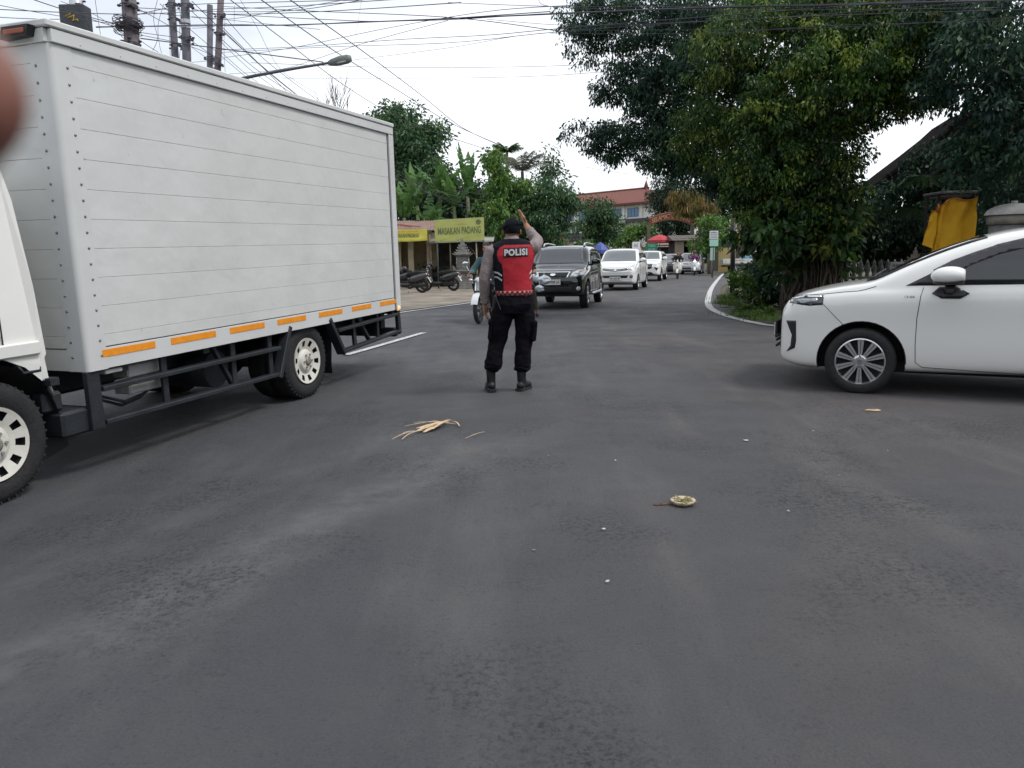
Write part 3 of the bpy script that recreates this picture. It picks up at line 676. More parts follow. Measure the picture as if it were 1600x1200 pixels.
def car_wheel(parent, x, y, R, out, spokes=5, fancy=False, rimr=0.66, width=0.19, cap=None):
    w = thing('wheel', None, None, (x, y, R)); w.parent = parent; hw = width / 2
    mb = MB(); mb.lathe((0, 0, 0), (0, 1, 0), [(R * rimr, -hw * .9), (R * 0.80, -hw * 1.04), (R * 0.93, -hw * 0.98), (R * 0.985, -hw * 0.8), (R, -hw * 0.5), (R, hw * 0.5), (R * 0.985, hw * 0.8), (R * 0.93, hw * 0.98), (R * 0.80, hw * 1.04), (R * rimr, hw * .9)], 48, closed=True)
    for k in (-0.4, -0.13, 0.13, 0.4):
        mb.ring((0, k * width, 0), (0, 1, 0), R * 1.0, 0.0025, 40, 4)
    mb.build('tyre', RUBBER, w)
    f = out; r0 = R * rimr * 1.0
    def pt(r, h, a): return V((cos(a) * r, f * h, sin(a) * r))
    rim = mat('alloy_silver', (0.62, 0.63, 0.65), 0.25, 0.85)
    mb = MB(); seg = 48
    def band(ra, ha, rb, hb): mb.grid(lambda u, v: pt(ra + (rb - ra) * v, ha + (hb - ha) * v, 2 * pi * u), seg, 1)
    band(r0 * 1.01, hw * 0.90, r0 * 0.955, hw * 0.94); band(r0 * 0.955, hw * 0.94, r0 * 0.93, hw * 0.80); band(r0 * 0.93, hw * 0.80, r0 * 0.92, -hw * 0.5)
    for k in range(spokes):
        a = 2 * pi * k / spokes + pi / 2; t = V((-sin(a), 0, cos(a)))
        wi, wo = (0.015, 0.029) if fancy else ((0.030, 0.036) if spokes <= 6 else (0.018, 0.022))
        for off in (0,):
            A0 = pt(r0 * 0.20, hw * 0.86, a); A1 = pt(r0 * 0.95, hw * 0.86, a)
            q = [A0 - t * wi, A1 - t * wo, A1 + t * wo, A0 + t * wi]; mb.prism(q, (0, -f * 0.03, 0))
    mb.lathe((0, f * (hw * 0.88), 0), (0, f, 0), [(r0 * 0.30, -0.03), (r0 * 0.28, 0), (r0 * 0.20, 0.004), (0, 0.004)], 20)
    ro = mb.build('rim', rim, w)
    if fancy:                                                # dark groove along each spoke, wheel nuts, cap
        mb = MB()
        for k in range(spokes):
            a = 2 * pi * k / spokes + pi / 2; t = V((-sin(a), 0, cos(a)))
            A0 = pt(r0 * 0.34, hw * 0.86 + 0.0015, a); A1 = pt(r0 * 0.90, hw * 0.86 + 0.0015, a)
            mb.prism([A0 - t * 0.0015, A1 - t * 0.003, A1 + t * 0.003, A0 + t * 0.0015], (0, f * 0.0015, 0))
        mb.build('spoke_groove', BLACK, ro)
        mb = MB()
        for k in range(5):
            a = 2 * pi * k / 5 + pi / 2; c = pt(r0 * 0.24, hw * 0.88, a); mb.cyl(c, c + V((0, f * 0.018, 0)), 0.011, 8)
        mb.build('wheel_nut', CHROME, ro)
        mb = MB(); c = V((0, f * hw * 0.92, 0)); mb.cyl(c, c + V((0, f * 0.012, 0)), 0.024, 20); mb.build('hub_cap', STEEL, ro)
    mb = MB(); mb.cyl((0, -f * hw * 0.2, 0), (0, f * hw * 0.12, 0), r0 * 0.95, 28); mb.build('brake_disc', mat('wheel_shadow_black', (0.015, 0.015, 0.016), 0.7), w)  # disc coloured near black so the shade behind the spokes is painted in
    return w
def mirror(parent, sh, x, y, z, s, paint, sc=1.0):
    mb = MB(); mb.bar((x - 0.02, s * (y - 0.06), z - 0.08), (x - 0.02, s * (y + 0.05), z - 0.04), 0.06, 0.05, 0.01)
    arm = mb.build('side_mirror', BLACK, parent)
    mb = MB(); R = Matrix.Rotation(0.12 * s, 3, 'Z'); mb.ball((x, s * (y + 0.12), z + 0.02), (0.075 * sc, 0.125 * sc, 0.085 * sc), 18, 12, R); 
    for v in mb.bm.verts:
        v.co.x = max(v.co.x, x - 0.055 * sc); v.co.z = max(v.co.z, z - 0.045)
    mb.build('mirror_cap', paint, arm)
    mb = MB(); mb.ball((x - 0.056 * sc, s * (y + 0.12), z + 0.018), (0.004, 0.105 * sc, 0.062 * sc), 16, 10, R); mb.build('mirror_glass', GLASSG, arm)
def plate(parent, x, z, text, tilt=0.0, w=0.43, h=0.135, white=True, y=0.0):
    mb = MB(); mb.box((x, y, z), (0.012, w, h), (0, tilt, 0), 0.003)
    o = mb.build('number_plate', mat('plate_white', (0.66, 0.66, 0.64), 0.4), parent)
    if text:
        M = Matrix.Translation((x + 0.008, y, z + h * 0.02)) @ Matrix.Rotation(tilt, 4, 'Y') @ Matrix.Rotation(pi / 2, 4, 'Z') @ Matrix.Rotation(pi / 2, 4, 'X')
        text_obj('lettering', text, BLACK, M, o, 0.1, extrude=0.001, offset=0.002, fit=(w * 0.86, h * 0.52))
def finish_body(P, paint, parent):
    bm = loft_body(P); me = bpy.data.meshes.new('b'); bm.to_mesh(me); bm.free()
    o = bpy.data.objects.new('b', me); COL.objects.link(o); m = o.modifiers.new('s', 'SUBSURF'); m.levels = m.render_levels = P.get('sub', 2)
    sm = eval_mesh(o); sh = Shell(sm)
    cut = MB(); R = P['R']; wa = P.get('arch', R * 1.20)
    for x in P['wheels']:
        for s in (1, -1):
            y0 = s * (P['W'] / 2 - 0.30); y1 = s * (P['W'] / 2 + 0.3)
            pts = [(x + wa * 1.02 * cos(a), y0, R + wa * sin(a)) for a in [pi * k / 28 for k in range(29)]] + [(x - wa * 1.02, y0, -0.4), (x + wa * 1.02, y0, -0.4)]
            cut.prism(pts, (0, y1 - y0, 0))
    c = cut.build('cut', SEAM); bo = o.modifiers.new('b', 'BOOLEAN'); bo.operation = 'DIFFERENCE'; bo.solver = 'EXACT'; bo.object = c
    out = eval_mesh(o); bpy.data.objects.remove(o); bpy.data.objects.remove(c)
    out.materials.clear(); out.materials.append(paint); out.materials.append(SEAM)
    for p in out.polygons:
        ce = p.center; ins = False
        for x in P['wheels']:
            d = sqrt(((ce.x - x) / 1.02) ** 2 + (ce.z - R) ** 2)
            if (d < wa * 1.015 or (abs(ce.x - x) < wa * 1.03 and ce.z < R)) and abs(ce.y) > P['W'] / 2 - 0.32 and (abs(p.normal.y) < 0.35 or abs(ce.y) < P['W'] / 2 - 0.2): ins = True
        p.material_index = 1 if ins else 0; p.use_smooth = True
    out.name = 'body'
    b = link(bpy.data.objects.new('body', out), parent)
    # shade smooth only across gentle angles
    mod = b.modifiers.new('w', 'EDGE_SPLIT'); mod.split_angle = radians(38)
    me2 = eval_mesh(b); b.modifiers.clear(); b.data = me2; me2.name = 'body'
    return b, sh
def seams(parent, sh, lines, name='door_seam', r=0.0035, sides=(1, -1)):
    for s in sides:
        mb = MB()
        for L in lines: sh.line(mb, 'y', L, s, r)
        mb.build(name, SEAM, parent)
def stations(P, extra=()):
    return sorted(set(extra))
# ---------------------------------------------------------------- the white MPV in the foreground, right
def white_mpv():
    T = thing('car', 'white people carrier driving in from the right edge, tinted windows and ten-spoke wheels', 'car', rot=None)
    heading = radians(153.0)
    fw = gnd(1341, 614, -0.055)
    hd = V((cos(heading), sin(heading), 0)); side = V((-hd.y, hd.x, 0))
    org = V((fw.x, fw.y, -0.055)) - hd * 1.375 - side * 0.80
    T.location = org; T.rotation_euler = (0, 0, heading)
    paint = carpaint('pearl_white_paint', (0.80, 0.79, 0.76))
    P = dict(W=1.73, R=0.318, wheels=(1.375, -1.375), arch=0.385, tumble=1.05,
        top=[(-2.20, 0.95), (-2.16, 1.15), (-2.05, 1.42), (-1.85, 1.58), (-1.5, 1.575), (-0.9, 1.59), (-0.3, 1.58), (0.0, 1.562), (0.3, 1.52), (0.6, 1.430), (0.9, 1.30), (1.15, 1.165), (1.27, 1.095), (1.38, 1.068), (1.55, 1.045), (1.75, 1.010), (1.95, 0.955), (2.05, 0.925), (2.13, 0.84), (2.17, 0.74)],
        belt=[(-2.2, 0.86), (-2.0, 1.09), (-1.5, 1.07), (-0.5, 1.045), (0.5, 1.02), (1.0, 1.00), (1.4, 0.985), (1.9, 0.93), (2.1, 0.84), (2.17, 0.68)],
        bot=[(-2.2, 0.40), (-2.1, 0.30), (-1.7, 0.24), (0, 0.215), (0.9, 0.205), (1.8, 0.20), (2.0, 0.215), (2.12, 0.25), (2.17, 0.33)],
        w=[(-2.2, 0.70), (-2.1, 0.80), (-1.8, 0.85), (-1.0, 0.865), (0.5, 0.865), (1.3, 0.862), (1.7, 0.84), (1.95, 0.79), (2.08, 0.71), (2.17, 0.58)],
        stations=[-2.2, -2.17, -2.08, -1.9, -1.6, -1.2, -0.8, -0.4, 0.0, 0.25, 0.5, 0.75, 1.0, 1.15, 1.27, 1.38, 1.5, 1.65, 1.82, 1.95, 2.05, 2.12, 2.17])
    body, sh = finish_body(P, paint, T)
    DK = mat('window_frame_black', (0.016, 0.016, 0.02), 0.35)
    visor = mat('smoked_visor', (0.05, 0.048, 0.055), 0.25)
    for s in (1, -1):
        # black window surround (front quarter glass + doors)
        fr = [(1.02, 1.045), (0.84, 1.145), (0.70, 1.23), (0.52, 1.325), (0.33, 1.385), (0.12, 1.44), (-0.1, 1.475), (-0.5, 1.495), (-1.2, 1.49), (-1.7, 1.44), (-1.92, 1.33), (-1.9, 1.12), (-1.0, 1.085), (0, 1.06)]
        sh.patch('window_frame', DK, T, 'y', fr, s, 0.003, 0.04)
        g = [(0.70, 1.075), (0.56, 1.21), (0.40, 1.295), (0.22, 1.365), (0.05, 1.405), (-0.22, 1.425), (-0.22, 1.075)]
        sh.patch('side_window', GLASS, T, 'y', g, s, 0.010, 0.03)
        sh.patch('side_window', GLASS, T, 'y', [(-0.30, 1.075), (-0.30, 1.43), (-1.05, 1.43), (-1.05, 1.10)], s, 0.010)
        sh.patch('side_window', GLASS, T, 'y', [(-1.14, 1.10), (-1.14, 1.425), (-1.6, 1.39), (-1.8, 1.3), (-1.8, 1.15)], s, 0.010)
        vz = [(0.80, 1.185), (0.66, 1.265), (0.48, 1.34), (0.30, 1.405), (0.1, 1.455), (-0.1, 1.48), (-0.26, 1.485), (-0.26, 1.405), (-0.05, 1.395), (0.12, 1.37), (0.3, 1.32), (0.5, 1.23), (0.68, 1.13)]
        sh.patch('rain_visor', visor, T, 'y', vz, s, 0.022, 0.03)
        # headlamp
        hl = [(2.13, 0.885), (2.09, 0.915), (2.02, 0.935), (1.90, 0.945), (1.73, 0.952), (1.735, 0.86), (1.86, 0.848), (2.0, 0.862), (2.10, 0.872)]
        h = sh.patch('headlight', mat('headlamp_black', (0.02, 0.02, 0.022), 0.15, coat=1.0), T, 'y', hl, s, 0.004, 0.03)
        sh.patch('lens', mat('headlamp_lens_grey', (0.26, 0.27, 0.29), 0.1, 0.3, coat=1.0, noise_amt=0.4, nscale=30), h, 'y', [(1.99, 0.908), (1.84, 0.915), (1.79, 0.925), (1.79, 0.872), (1.93, 0.868), (1.98, 0.878)], s, 0.009, 0.03)
        sh.patch('chrome_strip', CHROME, h, 'y', [(2.08, 0.912), (1.90, 0.940), (1.75, 0.947), (1.75, 0.932), (1.90, 0.925), (2.04, 0.905)], s, 0.010, 0.03)
        # bumper intake blade
        sh.patch('bumper_trim', DK, T, 'y', [(2.085, 0.69), (1.985, 0.695), (1.975, 0.50), (1.985, 0.42), (2.07, 0.375), (2.03, 0.44), (2.02, 0.55)], s, 0.005, 0.03)
        # black arch lip
        mb = MB(); pts = [(1.375 + 0.395 * cos(a), 0.318 + 0.388 * sin(a)) for a in [radians(-8) + radians(196) * k / 22 for k in range(23)]]
        sh.line(mb, 'y', pts, s, 0.006, 0.06, -0.002); mb.build('arch_trim', SEAM, T)
        mb = MB(); mb.grid(lambda u, v: V((1.375 + 0.375 * cos(pi * u), s * (0.45 + 0.36 * v), 0.318 + 0.375 * sin(pi * u))), 20, 2); mb.build('wheel_arch_liner', SEAM, T, recalc=False)
        # mirror on the door skin
        sh.patch('mirror_base', DK, T, 'y', [(0.80, 0.975), (0.74, 1.035), (0.60, 1.04), (0.50, 0.975), (0.57, 0.93), (0.72, 0.93)], s, 0.012, 0.03)
        arm = MB(); arm.bar((0.66, s * 0.86, 1.00), (0.66, s * 0.97, 1.06), 0.09, 0.07, 0.015); ao = arm.build('side_mirror', DK, T)
        mb = MB(); mb.ball((0.67, s * 1.0, 1.14), (0.155, 0.10, 0.085), 24, 14)
        for v in mb.bm.verts:
            v.co.x = max(v.co.x, 0.555); u = (v.co.x - 0.67) / 0.155
            v.co.z = max(v.co.z, 1.085 - 0.02 * u)
        mb.build('mirror_cap', paint, ao)
        mb = MB(); mb.ball((0.67, s * 0.995, 1.084), (0.14, 0.085, 0.024), 20, 8)
        for v in mb.bm.verts: v.co.x = max(v.co.x, 0.555)
        mb.build('mirror_trim', DK, ao)
        # door handle (black)
        mb = MB(); p, n = sh.hit('y', -0.16, 0.945, s); mb.ball(p + n * 0.004, (0.13, 0.014, 0.055), 20, 10); mb.bar(p + V((0.12, s * 0.028, 0)), p + V((-0.12, s * 0.028, 0)), 0.03, 0.018, 0.006)
        mb.build('door_handle', DK, T)
        # badge on the wing
        M = Matrix.Translation(sh.hit('y', 0.98, 0.945, s)[0] + V((0, s * 0.003, 0))) @ (Matrix.Rotation(pi, 4, 'Z') if s > 0 else Matrix.Identity(4)) @ Matrix.Rotation(pi / 2, 4, 'X')
        text_obj('badge', '1.5 GX', CHROME, M, T, 0.05, extrude=0.002, fit=(0.085, 0.018))
    seams(T, sh, [[(0.87, 1.03), (0.89, 0.95), (0.91, 0.75), (0.91, 0.5), (0.90, 0.33), (0.84, 0.285), (0.3, 0.265), (-0.35, 0.25)], [(-0.27, 1.06), (-0.30, 0.6), (-0.28, 0.26)],
                  [(-0.35, 0.25), (-1.0, 0.27), (-1.05, 0.5), (-1.15, 1.06)]])
    seams(T, sh, [[(1.73, 0.865), (1.62, 0.75), (1.53, 0.66)]], 'wing_seam', 0.003)
    # bonnet shut line on each side and along the nose
    for s in (1, -1):
        mb = MB(); sh.line(mb, 'y', [(2.09, 0.93), (1.95, 0.948), (1.72, 0.965), (1.55, 0.985), (1.42, 0.995), (1.36, 1.01), (1.27, 1.04)], s, 0.0035, 0.04); mb.build('bonnet_seam', SEAM, T)
    # windscreen laid over the sloping front of the roof
    ws = [(1.22, -0.60), (1.25, -0.3), (1.255, 0), (1.25, 0.3), (1.22, 0.60), (0.85, 0.63), (0.38, 0.60), (0.40, 0), (0.38, -0.60), (0.85, -0.63)]
    sh.patch('windscreen', GLASSG, T, 'z', ws, 1, 0.004, 0.08)
    sh.patch('cowl', BLACK, T, 'z', [(1.36, -0.6), (1.38, 0), (1.36, 0.6), (1.23, 0.66), (1.262, 0.3), (1.262, -0.3), (1.23, -0.66)], 1, 0.006, 0.08)
    for s in (1, -1):
        mb = MB(); pts = [sh.hit('z', x, s * yy, 1)[0] + V((0, 0, 0.004)) for x, yy in ((1.30, 0.63), (1.15, 0.665), (0.95, 0.665), (0.75, 0.655), (0.55, 0.64), (0.38, 0.62))]
        mb.tube(pts, 0.014, 8); mb.build('pillar_trim', BLACK, T)
    mb = MB(); a, b = sh.hit('z', 1.29, 0.25, 1)[0], sh.hit('z', 1.22, -0.42, 1)[0]; mb.tube([a + V((0, 0, 0.03)), b + V((0, 0, 0.04))], 0.010, 6); mb.box(a + V((0, 0, 0.025)), (0.05, 0.05, 0.04), bev=0.01)
    mb.tube([sh.hit('z', 1.30, 0.62, 1)[0] + V((0, 0, 0.03)), sh.hit('z', 1.26, 0.05, 1)[0] + V((0, 0, 0.03))], 0.010, 6); mb.box(sh.hit('z', 1.32, 0.60, 1)[0] + V((0, 0, 0.025)), (0.05, 0.05, 0.04), bev=0.01)
    mb.build('wiper', BLACK, T)
    # nose: grille, plate in its holder, rear lamps
    sh.patch('grille', BLACK, T, 'x', [(-0.52, 0.84), (0.52, 0.84), (0.42, 0.52), (0.5, 0.40), (-0.5, 0.40), (-0.42, 0.52)], 1, 0.01)
    mb = MB(); mb.box((2.24, 0, 0.56), (0.03, 0.50, 0.19), bev=0.008)
    for z in (0.50, 0.46, 0.40): mb.bar((2.21, -0.42, z), (2.21, 0.42, z), 0.02, 0.02)
    mb.build('plate_holder', BLACK, T); plate(T, 2.262, 0.56, 'DK 1274 FB')
    for s in (1, -1): sh.patch('tail_light', mat('tail_red', (0.35, 0.01, 0.01), 0.15, coat=1), T, 'y', [(-1.98, 1.15), (-2.1, 1.12), (-2.15, 0.85), (-2.02, 0.85)], s, 0.006)
    mb = MB(); mb.box((-0.0, 0, 0.25), (3.2, 1.3, 0.1)); mb.build('underbody', SEAM, T)
    for x in (1.375, -1.375):
        for s in (1, -1): car_wheel(T, x, s * 0.775, 0.318, s, 10, fancy=True, rimr=0.71, width=0.185)
    return T
white_mpv()
# ---------------------------------------------------------------- the queue of cars facing the camera
def queue_car(label, front_px, heading, paint, kind, text, group='cars queuing in the oncoming lane'):
    """origin under the body centre; nose towards +x"""
    K = kind; L, W, H, wb, R = K['L'], K['W'], K['H'], K['wb'], K['R']; f = L / 2; gc = K.get('gc', 0.2)
    T = thing('car', label, 'car', group=group)
    hood = K['hood']; bx = f - K['nose']; rx = bx - K['rake']       # windscreen base and roof start
    P = dict(W=W, R=R, wheels=(wb / 2, -wb / 2), arch=K.get('arch', R * 1.17), tumble=K.get('tumble', 1.0),
        top=[(-f, hood * 0.9), (-f + 0.06, hood + 0.2), (-f + 0.22, H - 0.18), (-f + 0.45, H - 0.03), (-0.4, H), (rx - 0.3, H - 0.008), (rx, H - 0.04), (rx + 0.12, H - 0.09), (bx - 0.1, hood + 0.13), (bx, hood + 0.05), (bx + 0.12, hood), (f - 0.35, hood - 0.06), (f - 0.12, hood - 0.16), (f - 0.03, hood - 0.28), (f, hood - 0.36)],
        belt=[(-f, hood * 0.8), (-f + 0.2, hood + 0.03), (0, hood - 0.01), (bx, hood - 0.05), (f - 0.35, hood - 0.13), (f - 0.1, hood - 0.25), (f, hood - 0.40)],
        bot=[(-f, gc + 0.15), (-f + 0.15, gc + 0.06), (-1, gc), (1, gc), (f - 0.4, gc), (f - 0.1, gc + 0.04), (f, gc + 0.13)],
        w=[(-f, W / 2 * 0.86), (-f + 0.15, W / 2 * 0.95), (-1, W / 2), (1, W / 2), (f - 0.45, W / 2 * 0.985), (f - 0.2, W / 2 * 0.93), (f - 0.06, W / 2 * 0.82), (f, W / 2 * 0.70)],
        stations=[-f, -f + 0.04, -f + 0.15, -f + 0.35, -f + 0.7, -0.9, -0.4, 0.0, rx - 0.25, rx, rx + 0.12, (rx + bx) / 2, bx - 0.05, bx + 0.1, (bx + f) / 2 + 0.05, f - 0.3, f - 0.16, f - 0.06, f])
    P['stations'] = sorted(set(round(v, 3) for v in P['stations']))
    body, sh = finish_body(P, paint, T)
    DK = mat('window_frame_black', (0, 0, 0)); chrome = CHROME
    hw = W / 2
    # windscreen
    def zt(x): return interp(P['top'], x)
    wb0, wt0 = hw - 0.13 - K.get('wsin', 0), hw - 0.24 - K.get('wsin', 0)
    sh.patch('windscreen', K.get('glass', GLASSG), T, 'z', [(bx - 0.02, -wb0), (bx + 0.015, 0), (bx - 0.02, wb0), (rx + 0.05, wt0), (rx + 0.08, 0), (rx + 0.05, -wt0)], 1, 0.006, 0.09)
    for s in (1, -1):
        zb_ = hood + 0.02; zu = H - 0.17
        sh.patch('side_window', GLASS, T, 'y', [(bx - 0.42, zb_), (rx + 0.02, zu - 0.03), (rx - 0.15, zu), (0.02, zu), (0.02, zb_)], s, 0.006)
        sh.patch('side_window', GLASS, T, 'y', [(-0.05, zb_), (-0.05, zu), (-0.9, zu), (-0.95, zb_)], s, 0.006)
        sh.patch('side_window', GLASS, T, 'y', [(-1.02, zb_ + 0.02), (-0.98, zu), (-f + 0.62, zu - 0.03), (-f + 0.38, zb_ + 0.08)], s, 0.006)
        mirror(T, sh, bx - 0.38, hw - 0.02, hood + 0.10, s, K.get('mirror', paint), 1.0)
        mb = MB(); mb.grid(lambda u, v: V((wb / 2 + P['arch'] * 0.97 * cos(pi * u), s * (hw * 0.5 + hw * 0.4 * v), R + P['arch'] * 0.97 * sin(pi * u))), 12, 1); mb.build('wheel_arch_liner', SEAM, T, recalc=False)
    seams(T, sh, [[(bx - 0.4, hood - 0.02), (bx - 0.42, gc + 0.12)], [(-0.02, hood - 0.02), (-0.02, gc + 0.1)], [(-0.98, hood), (-0.95, R + 0.25)], [(bx - 0.42, gc + 0.12), (-0.8, gc + 0.1)]], r=0.004)
    for s in (1, -1):
        for k in (0, 1):
            p, n = sh.hit('y', [0.14, -0.82][k], hood - 0.13, s); mb = MB(); mb.bar(p + n * 0.02 + V((0.09, 0, 0)), p + n * 0.02 - V((0.09, 0, 0)), 0.025, 0.02, 0.005); mb.build('door_handle', K.get('mirror', paint), T)
    # front-face features given in (y, z)
    def fp(name, m, poly, eps=0.006, mirrored=False, parent=T):
        out = []
        for s in ((1, -1) if mirrored else (1,)): out.append(sh.patch(name, m, parent, 'x', [(s * a, b) for a, b in poly], 1, eps, 0.05))
        return out
    K['face'](T, sh, fp, P, f, hood, hw, H, gc)
    if text is not None:
        p, n = sh.hit('x', 0, K['pz'], 1); plate(T, p.x + 0.025, K['pz'], text)
    if K.get('rails'):
        for s in (1, -1):
            mb = MB(); ry = hw - 0.27
            mb.tube([(rx - 0.15, s * ry, H - 0.03), (rx - 0.25, s * ry, H + 0.055), (-0.2, s * ry, H + 0.075), (-f + 0.75, s * ry, H + 0.05), (-f + 0.62, s * ry, H - 0.03)], [0.03, 0.022, 0.02, 0.022, 0.03], 8); mb.build('roof_rail', SILVER, T)
    mb = MB(); mb.box((0, 0, gc + 0.03), (wb - 2 * P['arch'] - 0.05, W * 0.8, 0.1)); mb.box((wb / 2, 0, R), (0.1, W * 0.8, 0.09)); mb.box((-wb / 2, 0, R), (0.1, W * 0.8, 0.09)); mb.build('underbody', SEAM, T)
    for x in (wb / 2, -wb / 2):
        for s in (1, -1): car_wheel(T, x, s * (hw - 0.105), R, s, K.get('spokes', 5), rimr=0.62, width=0.2)
    if K.get('step'):
        for s in (1, -1):
            mb = MB(); mb.tube([(wb / 2 - 0.5, s * (hw + 0.02), R), (wb / 2 - 0.6, s * (hw + 0.04), R + 0.02), (-wb / 2 + 0.5, s * (hw + 0.04), R + 0.02)], 0.035, 8); mb.build('side_step', SILVER, T)
    # place: the front wheel on the visible (right in picture) flank stands on the given pixel
    w = gnd(*front_px); hd = V((cos(heading), sin(heading), 0)); sd = V((-hd.y, hd.x, 0))
    T.location = V((w.x, w.y, gz(w.x, w.y))) - hd * (wb / 2) - sd * (hw - 0.1)
    T.rotation_euler = (0, 0, heading)
    return T
def emblem(T, sh, y, z, r=0.055):
    p, n = sh.hit('x', y, z, 1); mb = MB(); mb.lathe(p + n * 0.02, n, [(r, -0.01), (r, 0.0), (r * 0.85, 0.006), (r * 0.7, 0.004), (0, 0.004)], 20)
    for v in mb.bm.verts: v.co.z = p.z + (v.co.z - p.z) * 0.62
    mb.build('emblem', CHROME, T)
def face_suv(T, sh, fp, P, f, hood, hw, H, gc):
    for h in fp('headlight', LAMPG, [(0.44, 0.83), (0.50, 0.94), (0.66, 1.00), (0.76, 1.03), (0.80, 0.97), (0.77, 0.88), (0.62, 0.83)], 0.008, True): pass
    for s in (1, -1):
        sh.patch('indicator', mat('amber_glass', (0.5, 0.24, 0.06), 0.2, coat=1), T, 'x', [(s * 0.64, 0.965), (s * 0.72, 1.0), (s * 0.76, 0.99), (s * 0.70, 0.94)], 1, 0.013, 0.03)
    g = fp('grille', CHROME, [(-0.42, 0.96), (0.42, 0.96), (0.44, 0.94), (0.385, 0.81), (0.365, 0.80), (-0.365, 0.80), (-0.385, 0.81), (-0.44, 0.94)], 0.007)[0]
    fp('grille_insert', BLACK, [(-0.40, 0.94), (0.40, 0.94), (0.355, 0.82), (-0.355, 0.82)], 0.012, parent=g)
    fp('bumper_intake', BLACK, [(-0.55, 0.58), (0.55, 0.58), (0.50, 0.42), (-0.50, 0.42)], 0.007)
    for s in (1, -1): p, n = sh.hit('x', s * 0.66, 0.53, 1); mb = MB(); mb.lathe(p + n * 0.012, n, [(0.055, -0.02), (0.055, 0.0), (0.04, 0.008), (0, 0.01)], 16); mb.build('fog_lamp', LAMPG, T)
    mb = MB(); sh.line(mb, 'x', [(-0.8, 0.40), (-0.5, 0.385), (0.5, 0.385), (0.8, 0.40)], 1, 0.012); mb.build('bumper_seam', SEAM, T)
    mb = MB(); sh.line(mb, 'x', [(-0.72, 1.045), (-0.45, 0.985), (0, 0.975), (0.45, 0.985), (0.72, 1.045)], 1, 0.006); mb.build('bonnet_seam', SEAM, T)
    emblem(T, sh, 0, 0.885, 0.075)
    mb = MB(); mb.tube([(f - 1.12, -0.5, hood + 0.10), (f - 1.08, 0.1, hood + 0.09)], 0.012, 6); mb.tube([(f - 1.12, 0.05, hood + 0.10), (f - 1.08, 0.6, hood + 0.085)], 0.012, 6); mb.build('wiper', BLACK, T)
def face_mpv(T, sh, fp, P, f, hood, hw, H, gc):
    fp('headlight', LAMPG, [(0.50, 0.80), (0.56, 0.92), (0.70, 1.0), (0.77, 0.98), (0.78, 0.86), (0.70, 0.80)], 0.008, True)
    fp('grille', BLACK, [(-0.50, 0.865), (-0.2, 0.825), (0, 0.815), (0.2, 0.825), (0.50, 0.865), (0.48, 0.80), (0.2, 0.765), (0, 0.755), (-0.2, 0.765), (-0.48, 0.80)], 0.006)
    mb = MB(); sh.line(mb, 'x', [(-0.52, 0.86), (-0.3, 0.80), (-0.1, 0.785), (0, 0.78), (0.1, 0.785), (0.3, 0.80), (0.52, 0.86)], 1, 0.012, 0.05, 0.01)
    sh.line(mb, 'x', [(-0.5, 0.88), (-0.25, 0.845), (0, 0.84), (0.25, 0.845), (0.5, 0.88)], 1, 0.008, 0.05, 0.01); mb.build('chrome_strip', CHROME, T)
    fp('bumper_intake', BLACK, [(-0.52, 0.60), (0.52, 0.60), (0.46, 0.50), (-0.46, 0.50)], 0.007)
    for s in (1, -1): p, n = sh.hit('x', s * 0.63, 0.56, 1); mb = MB(); mb.lathe(p + n * 0.012, n, [(0.07, -0.02), (0.07, 0.0), (0.045, 0.004), (0, 0.005)], 16); mb.build('fog_lamp', STEEL, T)
    mb = MB(); sh.line(mb, 'x', [(-0.75, 1.03), (-0.5, 0.93), (0, 0.89), (0.5, 0.93), (0.75, 1.03)], 1, 0.004); sh.line(mb, 'x', [(-0.7, 0.72), (0, 0.69), (0.7, 0.72)], 1, 0.003); mb.build('bonnet_seam', SEAM, T)
    emblem(T, sh, 0, 0.80, 0.06)
def face_rugged(T, sh, fp, P, f, hood, hw, H, gc):
    fp('headlight', LAMPG, [(0.42, 0.86), (0.55, 0.93), (0.78, 0.98), (0.78, 0.91), (0.60, 0.85)], 0.008, True)
    fp('grille', BLACK, [(-0.44, 0.93), (0.44, 0.93), (0.40, 0.70), (0.28, 0.66), (-0.28, 0.66), (-0.40, 0.70)], 0.006)
    mb = MB(); sh.line(mb, 'x', [(-0.44, 0.80), (0.44, 0.80)], 1, 0.012, 0.06, 0.01); sh.line(mb, 'x', [(-0.44, 0.90), (0.44, 0.90)], 1, 0.010, 0.06, 0.01); mb.build('chrome_strip', CHROME, T)
    fp('bumper_trim', BLACK, [(0.50, 0.76), (0.74, 0.72), (0.66, 0.56)], 0.007, True)
    fp('bumper_intake', BLACK, [(-0.40, 0.50), (0.40, 0.50), (0.55, 0.36), (-0.55, 0.36)], 0.007)
    emblem(T, sh, 0, 0.80, 0.06)
def face_plain(T, sh, fp, P, f, hood, hw, H, gc):
    fp('headlight', LAMPG, [(0.46, 0.76), (0.52, 0.84), (0.74, 0.90), (0.76, 0.80), (0.68, 0.75)], 0.008, True)
    fp('grille', BLACK, [(-0.42, 0.80), (0.42, 0.80), (0.36, 0.72), (-0.36, 0.72)], 0.006)
    fp('bumper_intake', BLACK, [(-0.5, 0.50), (0.5, 0.50), (0.42, 0.38), (-0.42, 0.38)], 0.007)
    mb = MB(); sh.line(mb, 'x', [(-0.40, 0.77), (0.40, 0.77)], 1, 0.010, 0.06, 0.008); mb.build('chrome_strip', CHROME, T); emblem(T, sh, 0, 0.76, 0.05)
